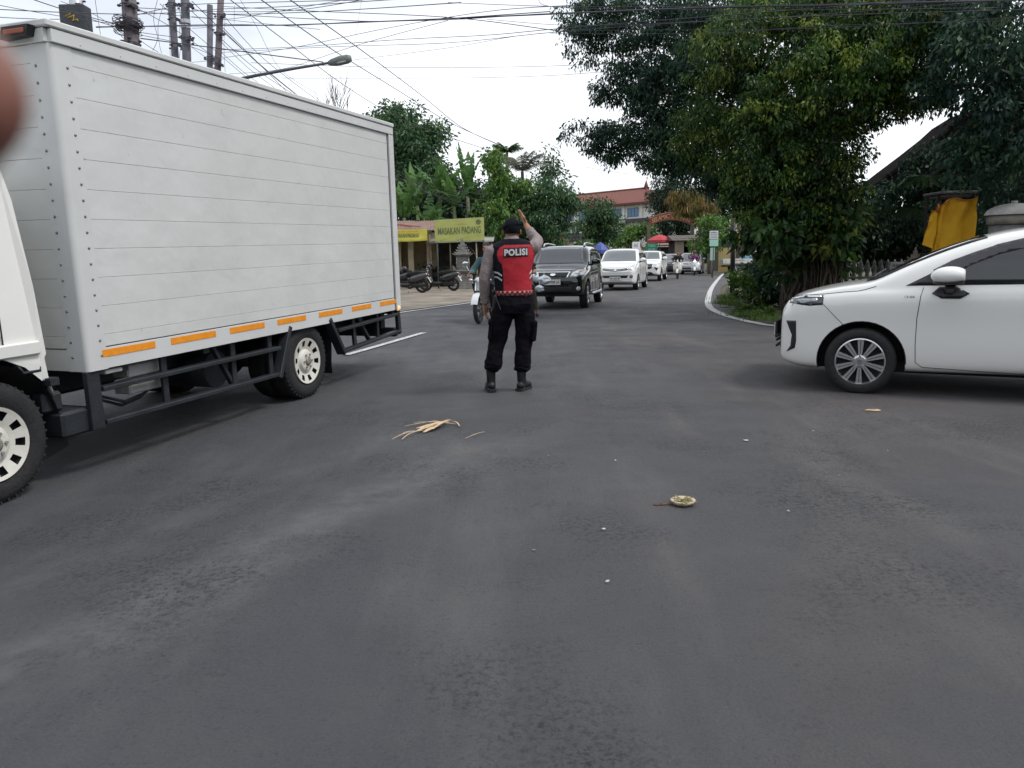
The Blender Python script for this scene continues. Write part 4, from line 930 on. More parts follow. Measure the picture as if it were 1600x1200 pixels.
SUV = dict(L=4.1, W=1.66, wsin=0.05, H=1.64, wb=2.66, R=0.35, gc=0.30, hood=1.08, nose=1.02, rake=0.55, face=face_suv, pz=0.70, rails=True, step=True, tumble=0.75, arch=0.43, spokes=6, glass=mat('dusty_windscreen', (0.045, 0.05, 0.06), 0.08, spec=0.7, coat=0.6))
MPV = dict(L=4.14, W=1.66, H=1.64, wb=2.655, R=0.30, gc=0.22, hood=1.07, nose=0.86, rake=0.72, face=face_mpv, pz=0.48, tumble=0.85)
RUG = dict(L=4.4, W=1.70, H=1.62, wb=2.69, R=0.35, gc=0.28, hood=1.10, nose=1.0, rake=0.62, face=face_rugged, pz=0.60, tumble=0.85, rails=False)
SED = dict(L=4.0, W=1.68, H=1.50, wb=2.50, R=0.30, gc=0.20, hood=0.98, nose=0.95, rake=0.70, face=face_plain, pz=0.48)
VAN = dict(L=4.5, W=1.76, H=1.80, wb=2.75, R=0.32, gc=0.22, hood=1.12, nose=0.95, rake=0.75, face=face_plain, pz=0.50)
queue_car('black off-road car with roof rails and a white number plate, first in the queue', (914, 481), radians(-104), carpaint('black_green_paint', (0.004, 0.006, 0.007), rough=0.15), SUV, 'DK 1500 LA')
queue_car('white people carrier waiting directly behind the black off-road car', (994, 453), radians(-107), carpaint('white_paint', (0.78, 0.78, 0.76)), MPV, 'DK 1633 AB')
queue_car('small white off-road car third in the queue, black angular bumper inserts', (1031, 439), radians(-107), carpaint('white_paint', (0, 0, 0)), RUG, None)
# ================================================================ people
def R3(v, o=(0, 0, 0)): return V(v) + V(o)
def finger(mb, base, d, L, r, curl, side, n=8):
    """three phalanges, curl bends about 'side'"""
    p = V(base); d = V(d).normalized(); pts = [p - d * 0.012, p]; rs = [r * 1.02, r * 1.05]
    for k, f in enumerate((0.45, 0.30, 0.25)):
        d = (Matrix.Rotation(curl * (0.6 if k == 0 else 1.0), 3, V(side)) @ d).normalized(); p = p + d * (L * f); pts.append(p); rs.append(r * (0.98 - 0.09 * k))
    mb.tube(pts, rs, n); mb.ball(pts[-1], r * 0.8, 8, 6)
def hand(mb, wrist, d, palm_n, thumb_side, scale=1.0, curl=0.35, spread=0.06):
    """wrist point, finger direction d, palm normal, direction of thumb side"""
    d = V(d).normalized(); t = V(thumb_side); t = (t - d * t.dot(d)).normalized(); n = V(palm_n); n = (n - d * n.dot(d) - t * n.dot(t)).normalized(); s = scale; w = V(wrist)
    # palm
    a = w; mb.tube([a - d * 0.03 * s, a, a + d * 0.03 * s, a + d * 0.06 * s, a + d * 0.09 * s, a + d * 0.10 * s], [0.024 * s, 0.026 * s, 0.035 * s, 0.041 * s, 0.040 * s, 0.034 * s], 12, rr=[0.020 * s, 0.018 * s, 0.016 * s, 0.0145 * s, 0.013 * s, 0.010 * s], ref=n) if False else None
    pts = [a - d * 0.03 * s, a, a + d * 0.03 * s, a + d * 0.06 * s, a + d * 0.088 * s, a + d * 0.10 * s]; ru = [0.026, 0.028, 0.036, 0.041, 0.040, 0.033]; rv = [0.021, 0.018, 0.016, 0.0145, 0.013, 0.009]
    rings = []
    for p, u, v in zip(pts, ru, rv): rings.append([mb.bm.verts.new(p + t * (cos(2 * pi * k / 14) * u * s) + n * (sin(2 * pi * k / 14) * v * s)) for k in range(14)])
    for A, B in zip(rings, rings[1:]):
        for k in range(14): mb._f([A[k], A[(k + 1) % 14], B[(k + 1) % 14], B[k]], True)
    mb._f(rings[0][::-1]); mb._f(rings[-1])
    for k, (off, L) in enumerate(((0.029, 0.072), (0.0095, 0.080), (-0.010, 0.075), (-0.029, 0.058))):
        finger(mb, a + d * (0.092 - 0.006 * abs(k - 1)) * s + t * off * s, d + t * (off * spread * 30), L * s, 0.0088 * s, curl * (1 + 0.15 * k), t.cross(n).cross(t).cross(n) * 0 + t * (-1 if (t.cross(d)).dot(n) < 0 else 1) if False else (d.cross(n)).normalized())
    th = a + d * 0.03 * s + t * 0.028 * s; td = (t * 0.8 + d * 0.75 + n * 0.25).normalized()
    mb.tube([th - td * 0.02 * s, th + td * 0.015 * s, th + td * 0.045 * s, th + (td * 0.6 + d * 0.5).normalized() * 0.070 * s], [0.013 * s, 0.0125 * s, 0.011 * s, 0.009 * s], 8)
    mb.ball(th + (td * 0.6 + d * 0.5).normalized() * 0.070 * s, 0.0085 * s, 8, 6)
def head(mb, c, f, up=(0, 0, 1), s=1.0, neck_to=None):
    """c: centre of the skull; f: facing direction"""
    f = V(f).normalized(); u = V(up).normalized(); r = f.cross(u).normalized(); c = V(c)
    def P(a, b, d): return c + (r * a + f * b + u * d) * s
    R = Matrix((r, f, u)).transposed()
    mb.ball(P(0, -0.012, 0.025), (0.075 * s, 0.093 * s, 0.088 * s), 20, 14, R)
    mb.ball(P(0, 0.018, -0.03), (0.064 * s, 0.075 * s, 0.080 * s), 18, 12, R)       # face
    mb.ball(P(0, 0.045, -0.085), (0.038 * s, 0.038 * s, 0.028 * s), 14, 10, R)        # chin
    mb.ball(P(0, 0.094, -0.022), (0.012 * s, 0.018 * s, 0.024 * s), 12, 8, R)         # nose
    mb.ball(P(0, 0.100, -0.034), (0.017 * s, 0.013 * s, 0.010 * s), 12, 8, R)
    mb.ball(P(0, 0.084, -0.062), (0.024 * s, 0.010 * s, 0.007 * s), 12, 8, R)         # lips
    mb.ball(P(0, 0.078, 0.018), (0.050 * s, 0.014 * s, 0.010 * s), 14, 8, R)          # brow
    for k in (-1, 1):
        mb.ball(P(k * 0.078, -0.008, -0.012), (0.009 * s, 0.020 * s, 0.031 * s), 12, 10, R @ Matrix.Rotation(0.25 * k, 3, 'Z'))
        mb.ball(P(k * 0.046, 0.052, -0.03), (0.018 * s, 0.022 * s, 0.02 * s), 10, 8, R)
    if neck_to is not None:
        nb = V(neck_to); mb.tube([P(0, -0.02, -0.02), P(0, -0.015, -0.09), nb.lerp(P(0, -0.015, -0.09), 0.3), nb], [0.055 * s, 0.055 * s, 0.060 * s, 0.075 * s], 16)
def face_details(parent, c, f, up=(0, 0, 1), s=1.0):
    f = V(f).normalized(); u = V(up).normalized(); r = f.cross(u).normalized(); c = V(c)
    def P(a, b, d): return c + (r * a + f * b + u * d) * s
    mb = MB()
    for k in (-1, 1): mb.ball(P(k * 0.030, 0.078, -0.004), (0.012 * s, 0.010 * s, 0.006 * s), 10, 8)
    mb.build('eyes', mat('eye_dark', (0.02, 0.015, 0.012), 0.2), parent)
    mb = MB()
    for k in (-1, 1): mb.tube([P(k * 0.014, 0.090, 0.014), P(k * 0.030, 0.088, 0.020), P(k * 0.048, 0.076, 0.013)], 0.0045 * s, 6)
    mb.build('eyebrows', HAIR, parent)
    mb = MB(); mb.tube([P(-0.022, 0.089, -0.062), P(0, 0.0955, -0.062), P(0.022, 0.089, -0.062)], [0.002 * s, 0.0042 * s, 0.002 * s], 6); mb.build('mouth', mat('lip', (0.24, 0.08, 0.06), 0.5), parent)
def hair_cap(parent, c, f, up=(0, 0, 1), s=1.0, low=-0.05, m=None, name='hair'):
    f = V(f).normalized(); u = V(up).normalized(); r = f.cross(u).normalized(); c = V(c); R = Matrix((r, f, u)).transposed(); mb = MB()
    def fn(a, b):
        ph = 2 * pi * a; lim = -0.75 if True else 0
        front = max(0.0, cos(ph - pi / 2))       # +f side stays high
        zmin = -0.55 + 1.05 * front ** 0.6 if front > 0.25 else -0.55 + 0.35 * max(0, front)
        th = (pi / 2 - math.asin(max(-0.9, min(0.9, zmin)))) * b
        p = V((0.082 * sin(th) * cos(ph), 0.100 * sin(th) * sin(ph) - 0.012, 0.097 * cos(th) + 0.025)) * s
        p *= 1 + 0.02 * noise.noise(p * 60); return c + R @ p
    mb.grid(fn, 36, 12); bmesh.ops.remove_doubles(mb.bm, verts=mb.bm.verts[:], dist=0.0005)
    return mb.build(name, m or HAIR, parent)
# ---------------------------------------------------------------- the police officer, seen from behind
def officer():
    T = thing('person', 'police officer seen from behind in black and red vest and beret, right arm raised', 'person', (-0.03, 7.72, gz(0, 7.72)))
    hl, hr = V((-0.185, 0, 0)), V((0.125, -0.02, 0))
    C = V((0.055, 0.0, 0))
    # --- naked body: one continuous surface
    mb = MB()
    hc = V((0.058, 0.038, 1.600)); head(mb, hc, (0.10, 1, 0.0), s=1.06, neck_to=(0.052, 0.0, 1.46))
    mb.tube([(0.05, 0.0, 0.90), (0.05, 0.0, 1.0), (0.05, 0.0, 1.15), (0.05, 0.0, 1.30), (0.05, 0.0, 1.42), (0.05, 0, 1.47)], [0.15, 0.14, 0.145, 0.16, 0.14, 0.07], 20, rr=[0.10, 0.10, 0.10, 0.11, 0.08, 0.06], ref=V((0, 1, 0)))
    LS, LE, LW = V((-0.158, 0.0, 1.39)), V((-0.225, -0.02, 1.13)), V((-0.232, 0.055, 0.885))
    RS, RE, RW = V((0.262, 0.0, 1.43)), V((0.305, 0.19, 1.50)), V((0.205, 0.36, 1.665))
    mb.tube([LS + V((0.06, 0, 0.0)), LS, LS.lerp(LE, 0.5), LE, LE.lerp(LW, 0.4), LW], [0.055, 0.056, 0.048, 0.040, 0.040, 0.027], 14)
    mb.tube([RS - V((0.06, 0, 0)), RS, RS.lerp(RE, 0.5), RE, RE.lerp(RW, 0.4), RW], [0.055, 0.056, 0.048, 0.042, 0.041, 0.027], 14)
    hand(mb, LW, (0.02, 0.10, -1), (0.9, -0.25, 0), (0.25, 0.95, 0), 1.08, curl=0.32)
    hand(mb, RW, (-0.42, 0.40, 0.98), (-0.85, 0.30, -0.35), (0.15, -0.85, 0.25), 1.08, curl=0.12, spread=0.01)
    for (hip, kn, an) in ((V((-0.04, 0, 0.92)), V((-0.115, 0.02, 0.50)), V((-0.180, 0.0, 0.08))), (V((0.14, 0, 0.92)), V((0.135, 0.025, 0.50)), V((0.128, 0.0, 0.08)))):
        mb.tube([hip, hip.lerp(kn, 0.5), kn, V((an.x, an.y, 0.27)), an], [0.088, 0.075, 0.055, 0.042, 0.036], 14)
        mb.tube([an + V((0, -0.05, -0.035)), an + V((0, 0.03, -0.03)), an + V((0.01, 0.16, -0.045))], [0.034, 0.04, 0.03], 10)
    body = remesh(mb, 'body', 0.0055, SKIN, T, smooth=3)
    face_details(T, hc, (0.10, 1, 0), s=1.04)
    # --- hair and beret
    hair_cap(T, hc, (0.10, 1, 0), s=1.06, m=mat('cropped_hair', (0.004, 0.005, 0.008), 0.9, spec=0.2, noise_amt=0.3, nscale=150, bump=0.4, bscale=300))
    bc = hc + V((0, -0.008, 0.062)); mb = MB()
    mb.lathe(bc + V((0, 0, -0.045)), V((0.02, -0.10, 1)), [(0.089, 0.0), (0.0925, 0.012), (0.092, 0.028), (0.088, 0.030)], 32); band = None
    def bt(u, v):
        a = 2 * pi * u; t = v * pi / 2
        r = 0.108 * cos(t) ** 0.75 if v < 1 else 0.0; z = 0.052 * sin(t)
        p = V((r * cos(a) * 0.96, r * sin(a), z - 0.014)); lean = p.x + 0.05
        p.z += 0.10 * (p.x - 0.01) * (1 if p.x < 0 else 1.2) + 0.006 * noise.noise(p * 25); p.x -= 0.006
        if p.x < -0.05: p.z -= 0.02 * ((-0.05 - p.x) / 0.05)
        return bc + p
    mb.grid(bt, 40, 12)
    mb.grid(lambda u, v: bc + V(((0.088 + 0.0165 * v) * cos(2 * pi * u) * 0.985 - 0.005 * v, (0.088 + 0.02 * v) * sin(2 * pi * u), -0.018 + 0.004 * v + 0.10 * (0.088 + 0.0165 * v) * cos(2 * pi * u) * v - (0.02 * v if cos(2 * pi * u) < -0.6 else 0))), 40, 3)
    mb.build('beret', mat('beret_wool', (0.004, 0.006, 0.011), 0.95, spec=0.15, noise_amt=0.25, nscale=90, bump=0.3, bscale=250), T)
    # --- shirt: sleeves and collar, one cloth surface
    shirt = mat('police_shirt_grey_brown', (0.235, 0.190, 0.185), 0.85, noise_amt=0.10, nscale=14, bump=0.25, bscale=120)
    mb = MB()
    mb.tube([(0.05, 0, 0.93), (0.05, 0, 1.1), (0.05, 0, 1.28), (0.05, 0, 1.43), (0.052, 0.0, 1.48), (0.055, 0.005, 1.510), (0.056, 0.012, 1.530)], [0.165, 0.165, 0.185, 0.175, 0.115, 0.078, 0.073], 24, rr=[0.115, 0.115, 0.125, 0.105, 0.085, 0.068, 0.066], ref=V((0, 1, 0)))
    mb.tube([LS + V((0.08, 0, 0.035)), LS + V((0.01, 0, 0.012)), LS.lerp(LE, 0.5) + V((-0.004, 0, 0)), LE, LE.lerp(LW, 0.35), LE.lerp(LW, 0.78), LE.lerp(LW, 0.93)], [0.062, 0.073, 0.064, 0.057, 0.054, 0.043, 0.041], 18)
    mb.tube([RS - V((0.07, 0, 0)), RS, RS.lerp(RE, 0.5) + V((0.006, 0, -0.012)), RE + V((0.006, 0.01, 0)), RE.lerp(RW, 0.35), RE.lerp(RW, 0.65)], [0.062, 0.072, 0.068, 0.062, 0.054, 0.044], 18)
    remesh(mb, 'shirt', 0.007, shirt, T, smooth=4, noiseamp=0.006, nscale=17)
    mb = MB()
    for (a, b) in ((LE.lerp(LW, 0.90), LE.lerp(LW, 0.955)), (RE.lerp(RW, 0.60), RE.lerp(RW, 0.66))): mb.cyl(a, b, 0.0455, 18)
    mb.build('cuff', shirt, T)
    # --- vest: black with a red back panel
    vb, vr = mat('vest_black', (0.006, 0.007, 0.012), 0.9, spec=0.2, noise_amt=0.3, nscale=20, bump=0.3, bscale=150), mat('vest_red', (0.42, 0.010, 0.022), 0.75, noise_amt=0.14, nscale=10, bump=0.3, bscale=150)
    mb = MB()
    mb.tube([(0.062, 0, 0.955), (0.062, 0, 0.98), (0.060, 0, 1.10), (0.058, 0, 1.24), (0.058, 0, 1.36), (0.056, 0, 1.445), (0.054, 0, 1.485), (0.053, 0.0, 1.508), (0.053, 0, 1.520)], [0.180, 0.188, 0.188, 0.200, 0.224, 0.226, 0.180, 0.118, 0.088], 40, rr=[0.128, 0.132, 0.134, 0.142, 0.140, 0.118, 0.098, 0.082, 0.074], ref=V((0, 1, 0)))
    def vfn(c):
        x, z = c.x - 0.098, c.z
        if c.y > 0.02: return 1 if abs(x) < 0.09 and z < 1.33 else 0
        if z > 1.458: return 0
        hwid = interp([(0.90, 0.138), (1.10, 0.140), (1.22, 0.143), (1.27, 0.152), (1.31, 0.185), (1.36, 0.198), (1.40, 0.196), (1.43, 0.175), (1.458, 0.125)], z)
        return 1 if abs(x - 0.006) < hwid else 0
    vest = remesh(mb, 'vest', 0.0055, [vb, vr], T, smooth=3, fn=vfn, noiseamp=0.0045, nscale=9)
    sh = Shell(vest.data)
    patch = mat('patch_black', (0.015, 0.014, 0.018), 0.8)
    pt = sh.patch('back_patch', patch, vest, 'y', [(-0.032, 1.338), (0.208, 1.348), (0.210, 1.436), (-0.030, 1.428)], -1, 0.004, 0.03)
    tm = text_mesh('POLISI', 0.1, extrude=0.0, offset=0.0045, spacing=1.08); xs = [v.co.x for v in tm.vertices]; ys = [v.co.y for v in tm.vertices]
    bm = bmesh.new(); bm.from_mesh(tm)
    for v in bm.verts:
        u = (v.co.x - min(xs)) / (max(xs) - min(xs)); w = (v.co.y - min(ys)) / (max(ys) - min(ys))
        p, n = sh.hit('y', -0.022 + 0.222 * u, 1.350 + 0.064 * w + 0.008 * u, -1); v.co = p + n * 0.0075
    me = bpy.data.meshes.new('lettering'); bm.to_mesh(me); bm.free(); me.materials.append(mat('silver_lettering', (0.45, 0.43, 0.43), 0.5)); link(bpy.data.objects.new('lettering', me), pt)
    refl = mat('reflective_grey', (0.42, 0.42, 0.43), 0.4)
    for k in (0, 1):
        dz = -0.045 * k
        sh.patch('reflective_stripe', refl, vest, 'y', [(-0.125, 1.205 + dz), (-0.09, 1.198 + dz), (-0.05, 1.170 + dz), (-0.05, 1.150 + dz), (-0.09, 1.180 + dz), (-0.125, 1.187 + dz)], -1, 0.004, 0.02)
        sh.patch('reflective_stripe', refl, vest, 'y', [(0.222, 1.160 + dz), (0.244, 1.195 + dz), (0.244, 1.215 + dz), (0.222, 1.180 + dz)], -1, 0.004, 0.02)
    # --- checkered belt
    mb = MB(); mb.tube([(0.062, 0, 0.968), (0.062, 0, 1.012)], 0.192, 48, rr=0.137, ref=V((0, 1, 0))); belt = mb.build('belt', mat('belt_pink_red', (0.44, 0.16, 0.15), 0.7, noise_amt=0.3, nscale=30), T)
    mb = MB()
    for k in range(48):
        a0 = 2 * pi * k / 48
        for j in (0, 1):
            if (k + j) % 2 == 0:
                q = []
                for (aa, zz) in ((a0, 0), (a0 + 2 * pi / 48, 0), (a0 + 2 * pi / 48 , 1), (a0 , 1)):
                    q.append(V((0.062 - sin(aa) * 0.1945, cos(aa) * 0.1395, 0.970 + 0.020 * (j + zz))))
                mb.prism(q, V((0.062, 0, 0)) * 0)
    mb.build('check_pattern', mat('belt_dark', (0.10, 0.02, 0.03), 0.7), belt)
    # --- trousers
    tr = mat('trousers_black', (0.005, 0.0045, 0.0075), 0.95, spec=0.15, noise_amt=0.35, nscale=9, bump=0.35, bscale=100)
    mb = MB()
    mb.tube([(0.06, 0, 1.0), (0.06, 0, 0.93), (0.055, -0.012, 0.86), (0.052, -0.01, 0.79)], [0.182, 0.196, 0.205, 0.196], 28, rr=[0.125, 0.135, 0.145, 0.130], ref=V((0, 1, 0)))
    def leg(P, r): mb.tube(P, r, 20)
    leg([(-0.045, 0, 0.86), (-0.055, -0.005, 0.76), (-0.085, 0, 0.65), (-0.105, 0.01, 0.53), (-0.125, 0.0, 0.44), (-0.145, -0.01, 0.36), (-0.155, -0.012, 0.28), (-0.160, -0.008, 0.235), (-0.165, 0, 0.205)], [0.105, 0.112, 0.104, 0.092, 0.080, 0.084, 0.088, 0.076, 0.058])
    leg([(0.155, 0, 0.86), (0.168, -0.005, 0.76), (0.172, 0, 0.65), (0.162, 0.012, 0.53), (0.152, 0.0, 0.44), (0.146, -0.01, 0.34), (0.142, -0.012, 0.27), (0.138, -0.008, 0.225), (0.132, 0, 0.195)], [0.100, 0.108, 0.102, 0.092, 0.086, 0.083, 0.085, 0.076, 0.058])
    remesh(mb, 'trousers', 0.0065, tr, T, smooth=4, noiseamp=0.011, nscale=11)
    mb = MB(); mb.tube([(-0.16 + 0.075 * cos(a), 0.075 * sin(a) - 0.008, 0.250 + 0.012 * sin(3 * a)) for a in [2 * pi * k / 16 for k in range(17)]], 0.016, 8)
    mb.tube([(0.138 + 0.073 * cos(a), 0.073 * sin(a) - 0.008, 0.232 + 0.012 * sin(3 * a + 1)) for a in [2 * pi * k / 16 for k in range(17)]], 0.016, 8); mb.build('trouser_blousing', tr, T)
    mb = MB(); mb.box((0.262, -0.015, 0.60), (0.05, 0.15, 0.19), (0, 0.10, 0), 0.015); mb.box((0.266, -0.015, 0.685), (0.056, 0.155, 0.05), (0, 0.10, 0), 0.01); mb.build('cargo_pocket', tr, T)
    mb = MB(); mb.box((-0.175, -0.01, 0.62), (0.045, 0.14, 0.19), (0, 0.12, 0), 0.015); mb.box((-0.172, -0.01, 0.70), (0.05, 0.145, 0.05), (0, 0.12, 0), 0.01); mb.build('cargo_pocket', tr, T)
    mb = MB(); mb.box((0.17, -0.138, 0.865), (0.12, 0.010, 0.055), (0.12, 0, 0), 0.004); mb.build('back_pocket', tr, T)
    # --- boots
    bt_ = mat('boot_leather', (0.007, 0.007, 0.010), 0.5, noise_amt=0.3, nscale=25, bump=0.3, bscale=80)
    for (x, y, rz) in ((-0.182, 0.0, 0.18), (0.128, -0.01, -0.42)):
        mb = MB(); R = Matrix.Rotation(rz, 3, 'Z'); o = V((x, y, 0)); q = lambda *p: o + R @ V(p)
        mb.tube([q(0, 0, 0.25), q(0, 0, 0.15), q(0, 0.005, 0.085), q(0, 0.01, 0.05)], [0.052, 0.047, 0.045, 0.047], 18, rr=[0.056, 0.052, 0.056, 0.062], ref=V((0, 1, 0)))
        mb.ball(q(0, -0.022, 0.055), (0.043, 0.05, 0.045), 16, 10, R); mb.ball(q(0, 0.065, 0.055), (0.045, 0.09, 0.043), 16, 10, R); mb.ball(q(0.004, 0.13, 0.048), (0.047, 0.065, 0.034), 16, 10, R)
        b = remesh(mb, 'boot', 0.006, bt_, T, smooth=3, noiseamp=0.002, nscale=30)
        mb = MB(); mb.prism([q(-0.043, -0.065, 0), q(-0.03, -0.078, 0), q(0.03, -0.078, 0), q(0.043, -0.065, 0), q(0.041, 0.02, 0), q(0.053, 0.11, 0), q(0.045, 0.175, 0), q(0.0, 0.20, 0), q(-0.042, 0.175, 0), q(-0.048, 0.11, 0), q(-0.041, 0.02, 0)], (0, 0, 0.028))
        mb.build('sole', mat('boot_sole', (0.016, 0.016, 0.018), 0.8), b)
    # --- holster, handcuff pouch and key chain on the left hip
    mb = MB(); mb.box((-0.125, -0.02, 0.90), (0.05, 0.11, 0.16), (0.1, 0.12, 0), 0.015); mb.box((-0.14, -0.03, 0.99), (0.03, 0.05, 0.07), (0.4, 0, 0), 0.01); mb.build('holster', BLACK, T)
    mb = MB()
    for k in range(9): mb.ring((-0.118 + 0.006 * k, -0.125 - 0.002 * k, 0.965 - 0.016 * k), (1, 0.3 * (k % 2), 0.4), 0.008, 0.0022, 10, 5)
    mb.build('chain', mat('dull_chain', (0.10, 0.10, 0.10), 0.5, 0.5), T)
    mb = MB(); mb.ring(LE.lerp(LW, 0.97), (LW - LE), 0.036, 0.004, 20, 6); mb.build('wrist_band', mat('band_red', (0.3, 0.02, 0.02), 0.6), T)
    return T
officer()
# ================================================================ motorcycles and their riders
def spoke_wheel(parent, x, R, r=0.045, name='wheel', alloy=False):
    w = thing(name, None, None, (x, 0, R)); w.parent = parent
    mb = MB(); mb.ring((0, 0, 0), (0, 1, 0), R - r, r, 40, 10); mb.build('tyre', RUBBER, w)
    mb = MB(); mb.lathe((0, 0, 0), (0, 1, 0), [(R - 1.85 * r, -0.02), (R - 1.4 * r, -0.022), (R - 1.4 * r, 0.022), (R - 1.85 * r, 0.02)], 36, closed=True)
    n = 5 if alloy else 18
    for k in range(n):
        a = 2 * pi * k / n; s = 0.018 if not alloy else 0.0
        mb.tube([(0.03 * cos(a + .4), s * (-1) ** k, 0.03 * sin(a + .4)), ((R - 1.8 * r) * cos(a), 0, (R - 1.8 * r) * sin(a))], 0.0022 if not alloy else 0.014, 4)
    mb.cyl((0, -0.045, 0), (0, 0.045, 0), 0.045, 14); mb.cyl((0, 0.046, 0), (0, 0.052, 0), 0.085 if R > 0.25 else 0.07, 18)
    mb.build('rim', STEEL if not alloy else mat('dark_alloy', (0.06, 0.06, 0.065), 0.4, 0.6), w)
def scooter(label, group, loc, rz, paint, under=True, box=None, front=None, lean=0.0, steer=0.0, lit=False, lite=False):
    T = thing('scooter', label, 'scooter', loc, group=group, rot=(lean, 0, rz)); R = 0.28; wb = 1.26; dk = BLACK; front = front or paint
    spoke_wheel(T, wb / 2, R, 0.046, 'front_wheel', True); spoke_wheel(T, -wb / 2, R, 0.052, 'rear_wheel', True)
    mb = MB(); mb.grid(lambda u, v: V((wb / 2 + (R + 0.025) * cos(radians(15 + 150 * u)), -0.065 + 0.13 * v, R + (R + 0.025 - 0.02 * (2 * v - 1) ** 2) * sin(radians(15 + 150 * u)))), 14, 4); mb.build('front_fender', front, T, recalc=False)
    mb = MB()
    for s in (1, -1): mb.tube([(wb / 2, s * 0.075, R), (wb / 2 - 0.12, s * 0.07, 0.66)], 0.016, 8)
    mb.tube([(wb / 2 - 0.11, 0, 0.62), (wb / 2 - 0.20, 0, 0.96)], 0.03, 8); mb.build('fork', STEEL, T)
    # leg shield: curved apron
    mb = MB()
    def ap(u, v, off=0.0):
        y = (2 * v - 1); z = 0.36 + 0.60 * u; w = 0.20 + 0.05 * sin(pi * u) - (0.06 * max(0, u - 0.75) * 4)
        return V((wb / 2 - 0.10 - 0.10 * u + (0.05 - off) - 0.10 * y * y + (0.0 if u > 0.3 else (0.3 - u) * -0.35), y * w, z))
    mb.grid(lambda u, v: ap(u, v), 10, 10); mb.grid(lambda u, v: ap(u, v, 0.025), 10, 10); mb.build('leg_shield', front, T, recalc=False)
    mb = MB(); mb.box((0.12, 0, 0.33), (0.46, 0.26, 0.10), bev=0.03); mb.tube([(0.34, 0, 0.36), (0.1, 0, 0.30), (-0.3, 0, 0.36), (-0.5, 0, 0.55)], 0.06, 10)
    mb.box((-0.42, 0.03, 0.30), (0.42, 0.16, 0.16), bev=0.04); mb.box((-0.42, -0.12, 0.30), (0.36, 0.08, 0.1), bev=0.03)
    mb.tube([(-0.2, -0.14, 0.24), (-0.5, -0.16, 0.26), (-0.72, -0.17, 0.34)], [0.03, 0.045, 0.05], 12); mb.build('engine', dk, T)
    mb = MB()
    mb.tube([(-0.10, 0, 0.50), (-0.28, 0, 0.56), (-0.52, 0, 0.62), (-0.76, 0, 0.70), (-0.90, 0, 0.76)], [0.11, 0.15, 0.155, 0.12, 0.05], 14, rr=[0.10, 0.12, 0.12, 0.09, 0.04], ref=V((0, 1, 0))); mb.build('rear_body', paint, T)
    mb = MB(); mb.tube([(-0.02, 0, 0.70), (-0.1, 0, 0.74), (-0.35, 0, 0.745), (-0.5, 0, 0.78), (-0.82, 0, 0.80)], [0.05, 0.11, 0.135, 0.13, 0.07], 14, rr=[0.03, 0.04, 0.05, 0.05, 0.03], ref=V((0, 1, 0))); mb.build('seat', mat('seat_vinyl', (0.015, 0.015, 0.016), 0.6), T)
    mb = MB(); mb.ball((-0.93, 0, 0.73), (0.03, 0.075, 0.035), 12, 8); mb.build('tail_light', mat('tail_red', (0.35, 0.01, 0.01), 0.15), T)
    mb = MB(); mb.box((-0.98, 0, 0.58), (0.012, 0.17, 0.10), (0, -0.3, 0)); mb.bar((-0.88, 0, 0.66), (-1.02, 0, 0.42), 0.1, 0.012); mb.build('rear_plate', mat('plate_white', (0, 0, 0)), T)
    mb = MB(); mb.tube([(0.36, 0.34, 0.98), (0.40, 0.20, 1.0), (0.42, 0, 0.96), (0.40, -0.20, 1.0), (0.36, -0.34, 0.98)], 0.013, 8)
    for s in (1, -1): mb.cyl((0.36, s * 0.34, 0.98), (0.375, s * 0.24, 0.99), 0.019, 10)
    mb.build('handlebar', dk, T)
    mb = MB(); mb.tube([(0.36, 0, 0.99), (0.42, 0, 0.99), (0.49, 0, 0.95)], [0.10, 0.13, 0.09], 14, rr=[0.05, 0.06, 0.05], ref=V((0, 1, 0))); ho = mb.build('handlebar_cowl', front, T)
    mb = MB(); mb.ball((0.49, 0, 0.955), (0.035, 0.075, 0.05), 14, 10); mb.build('headlight', mat('lit_headlamp', (0.9, 0.9, 0.9), 0.1, emit=(1, 0.97, 0.9, 2.0)) if lit else LAMPG, ho)
    for s in (1, -1):
        mb = MB(); mb.tube([(0.38, s * 0.22, 1.0), (0.37, s * 0.28, 1.12)], 0.006, 6); mb.ball((0.36, s * 0.31, 1.17), (0.018, 0.058, 0.042), 12, 8); mb.build('mirror', dk, T)
        mb = MB(); mb.ball((0.44, s * 0.13, 0.88), (0.03, 0.035, 0.025), 10, 6); mb.build('indicator', LAMPG, T)
    mb = MB(); mb.tube([(-0.05, 0.1, 0.28), (-0.12, 0.26, 0.03)], 0.011, 6); mb.build('side_stand', STEEL, T)
    mb = MB(); mb.box((0.51, 0, 0.72), (0.01, 0.2, 0.09), (0, -0.2, 0)); mb.build('front_plate', mat('plate_white', (0, 0, 0)), T)
    return T
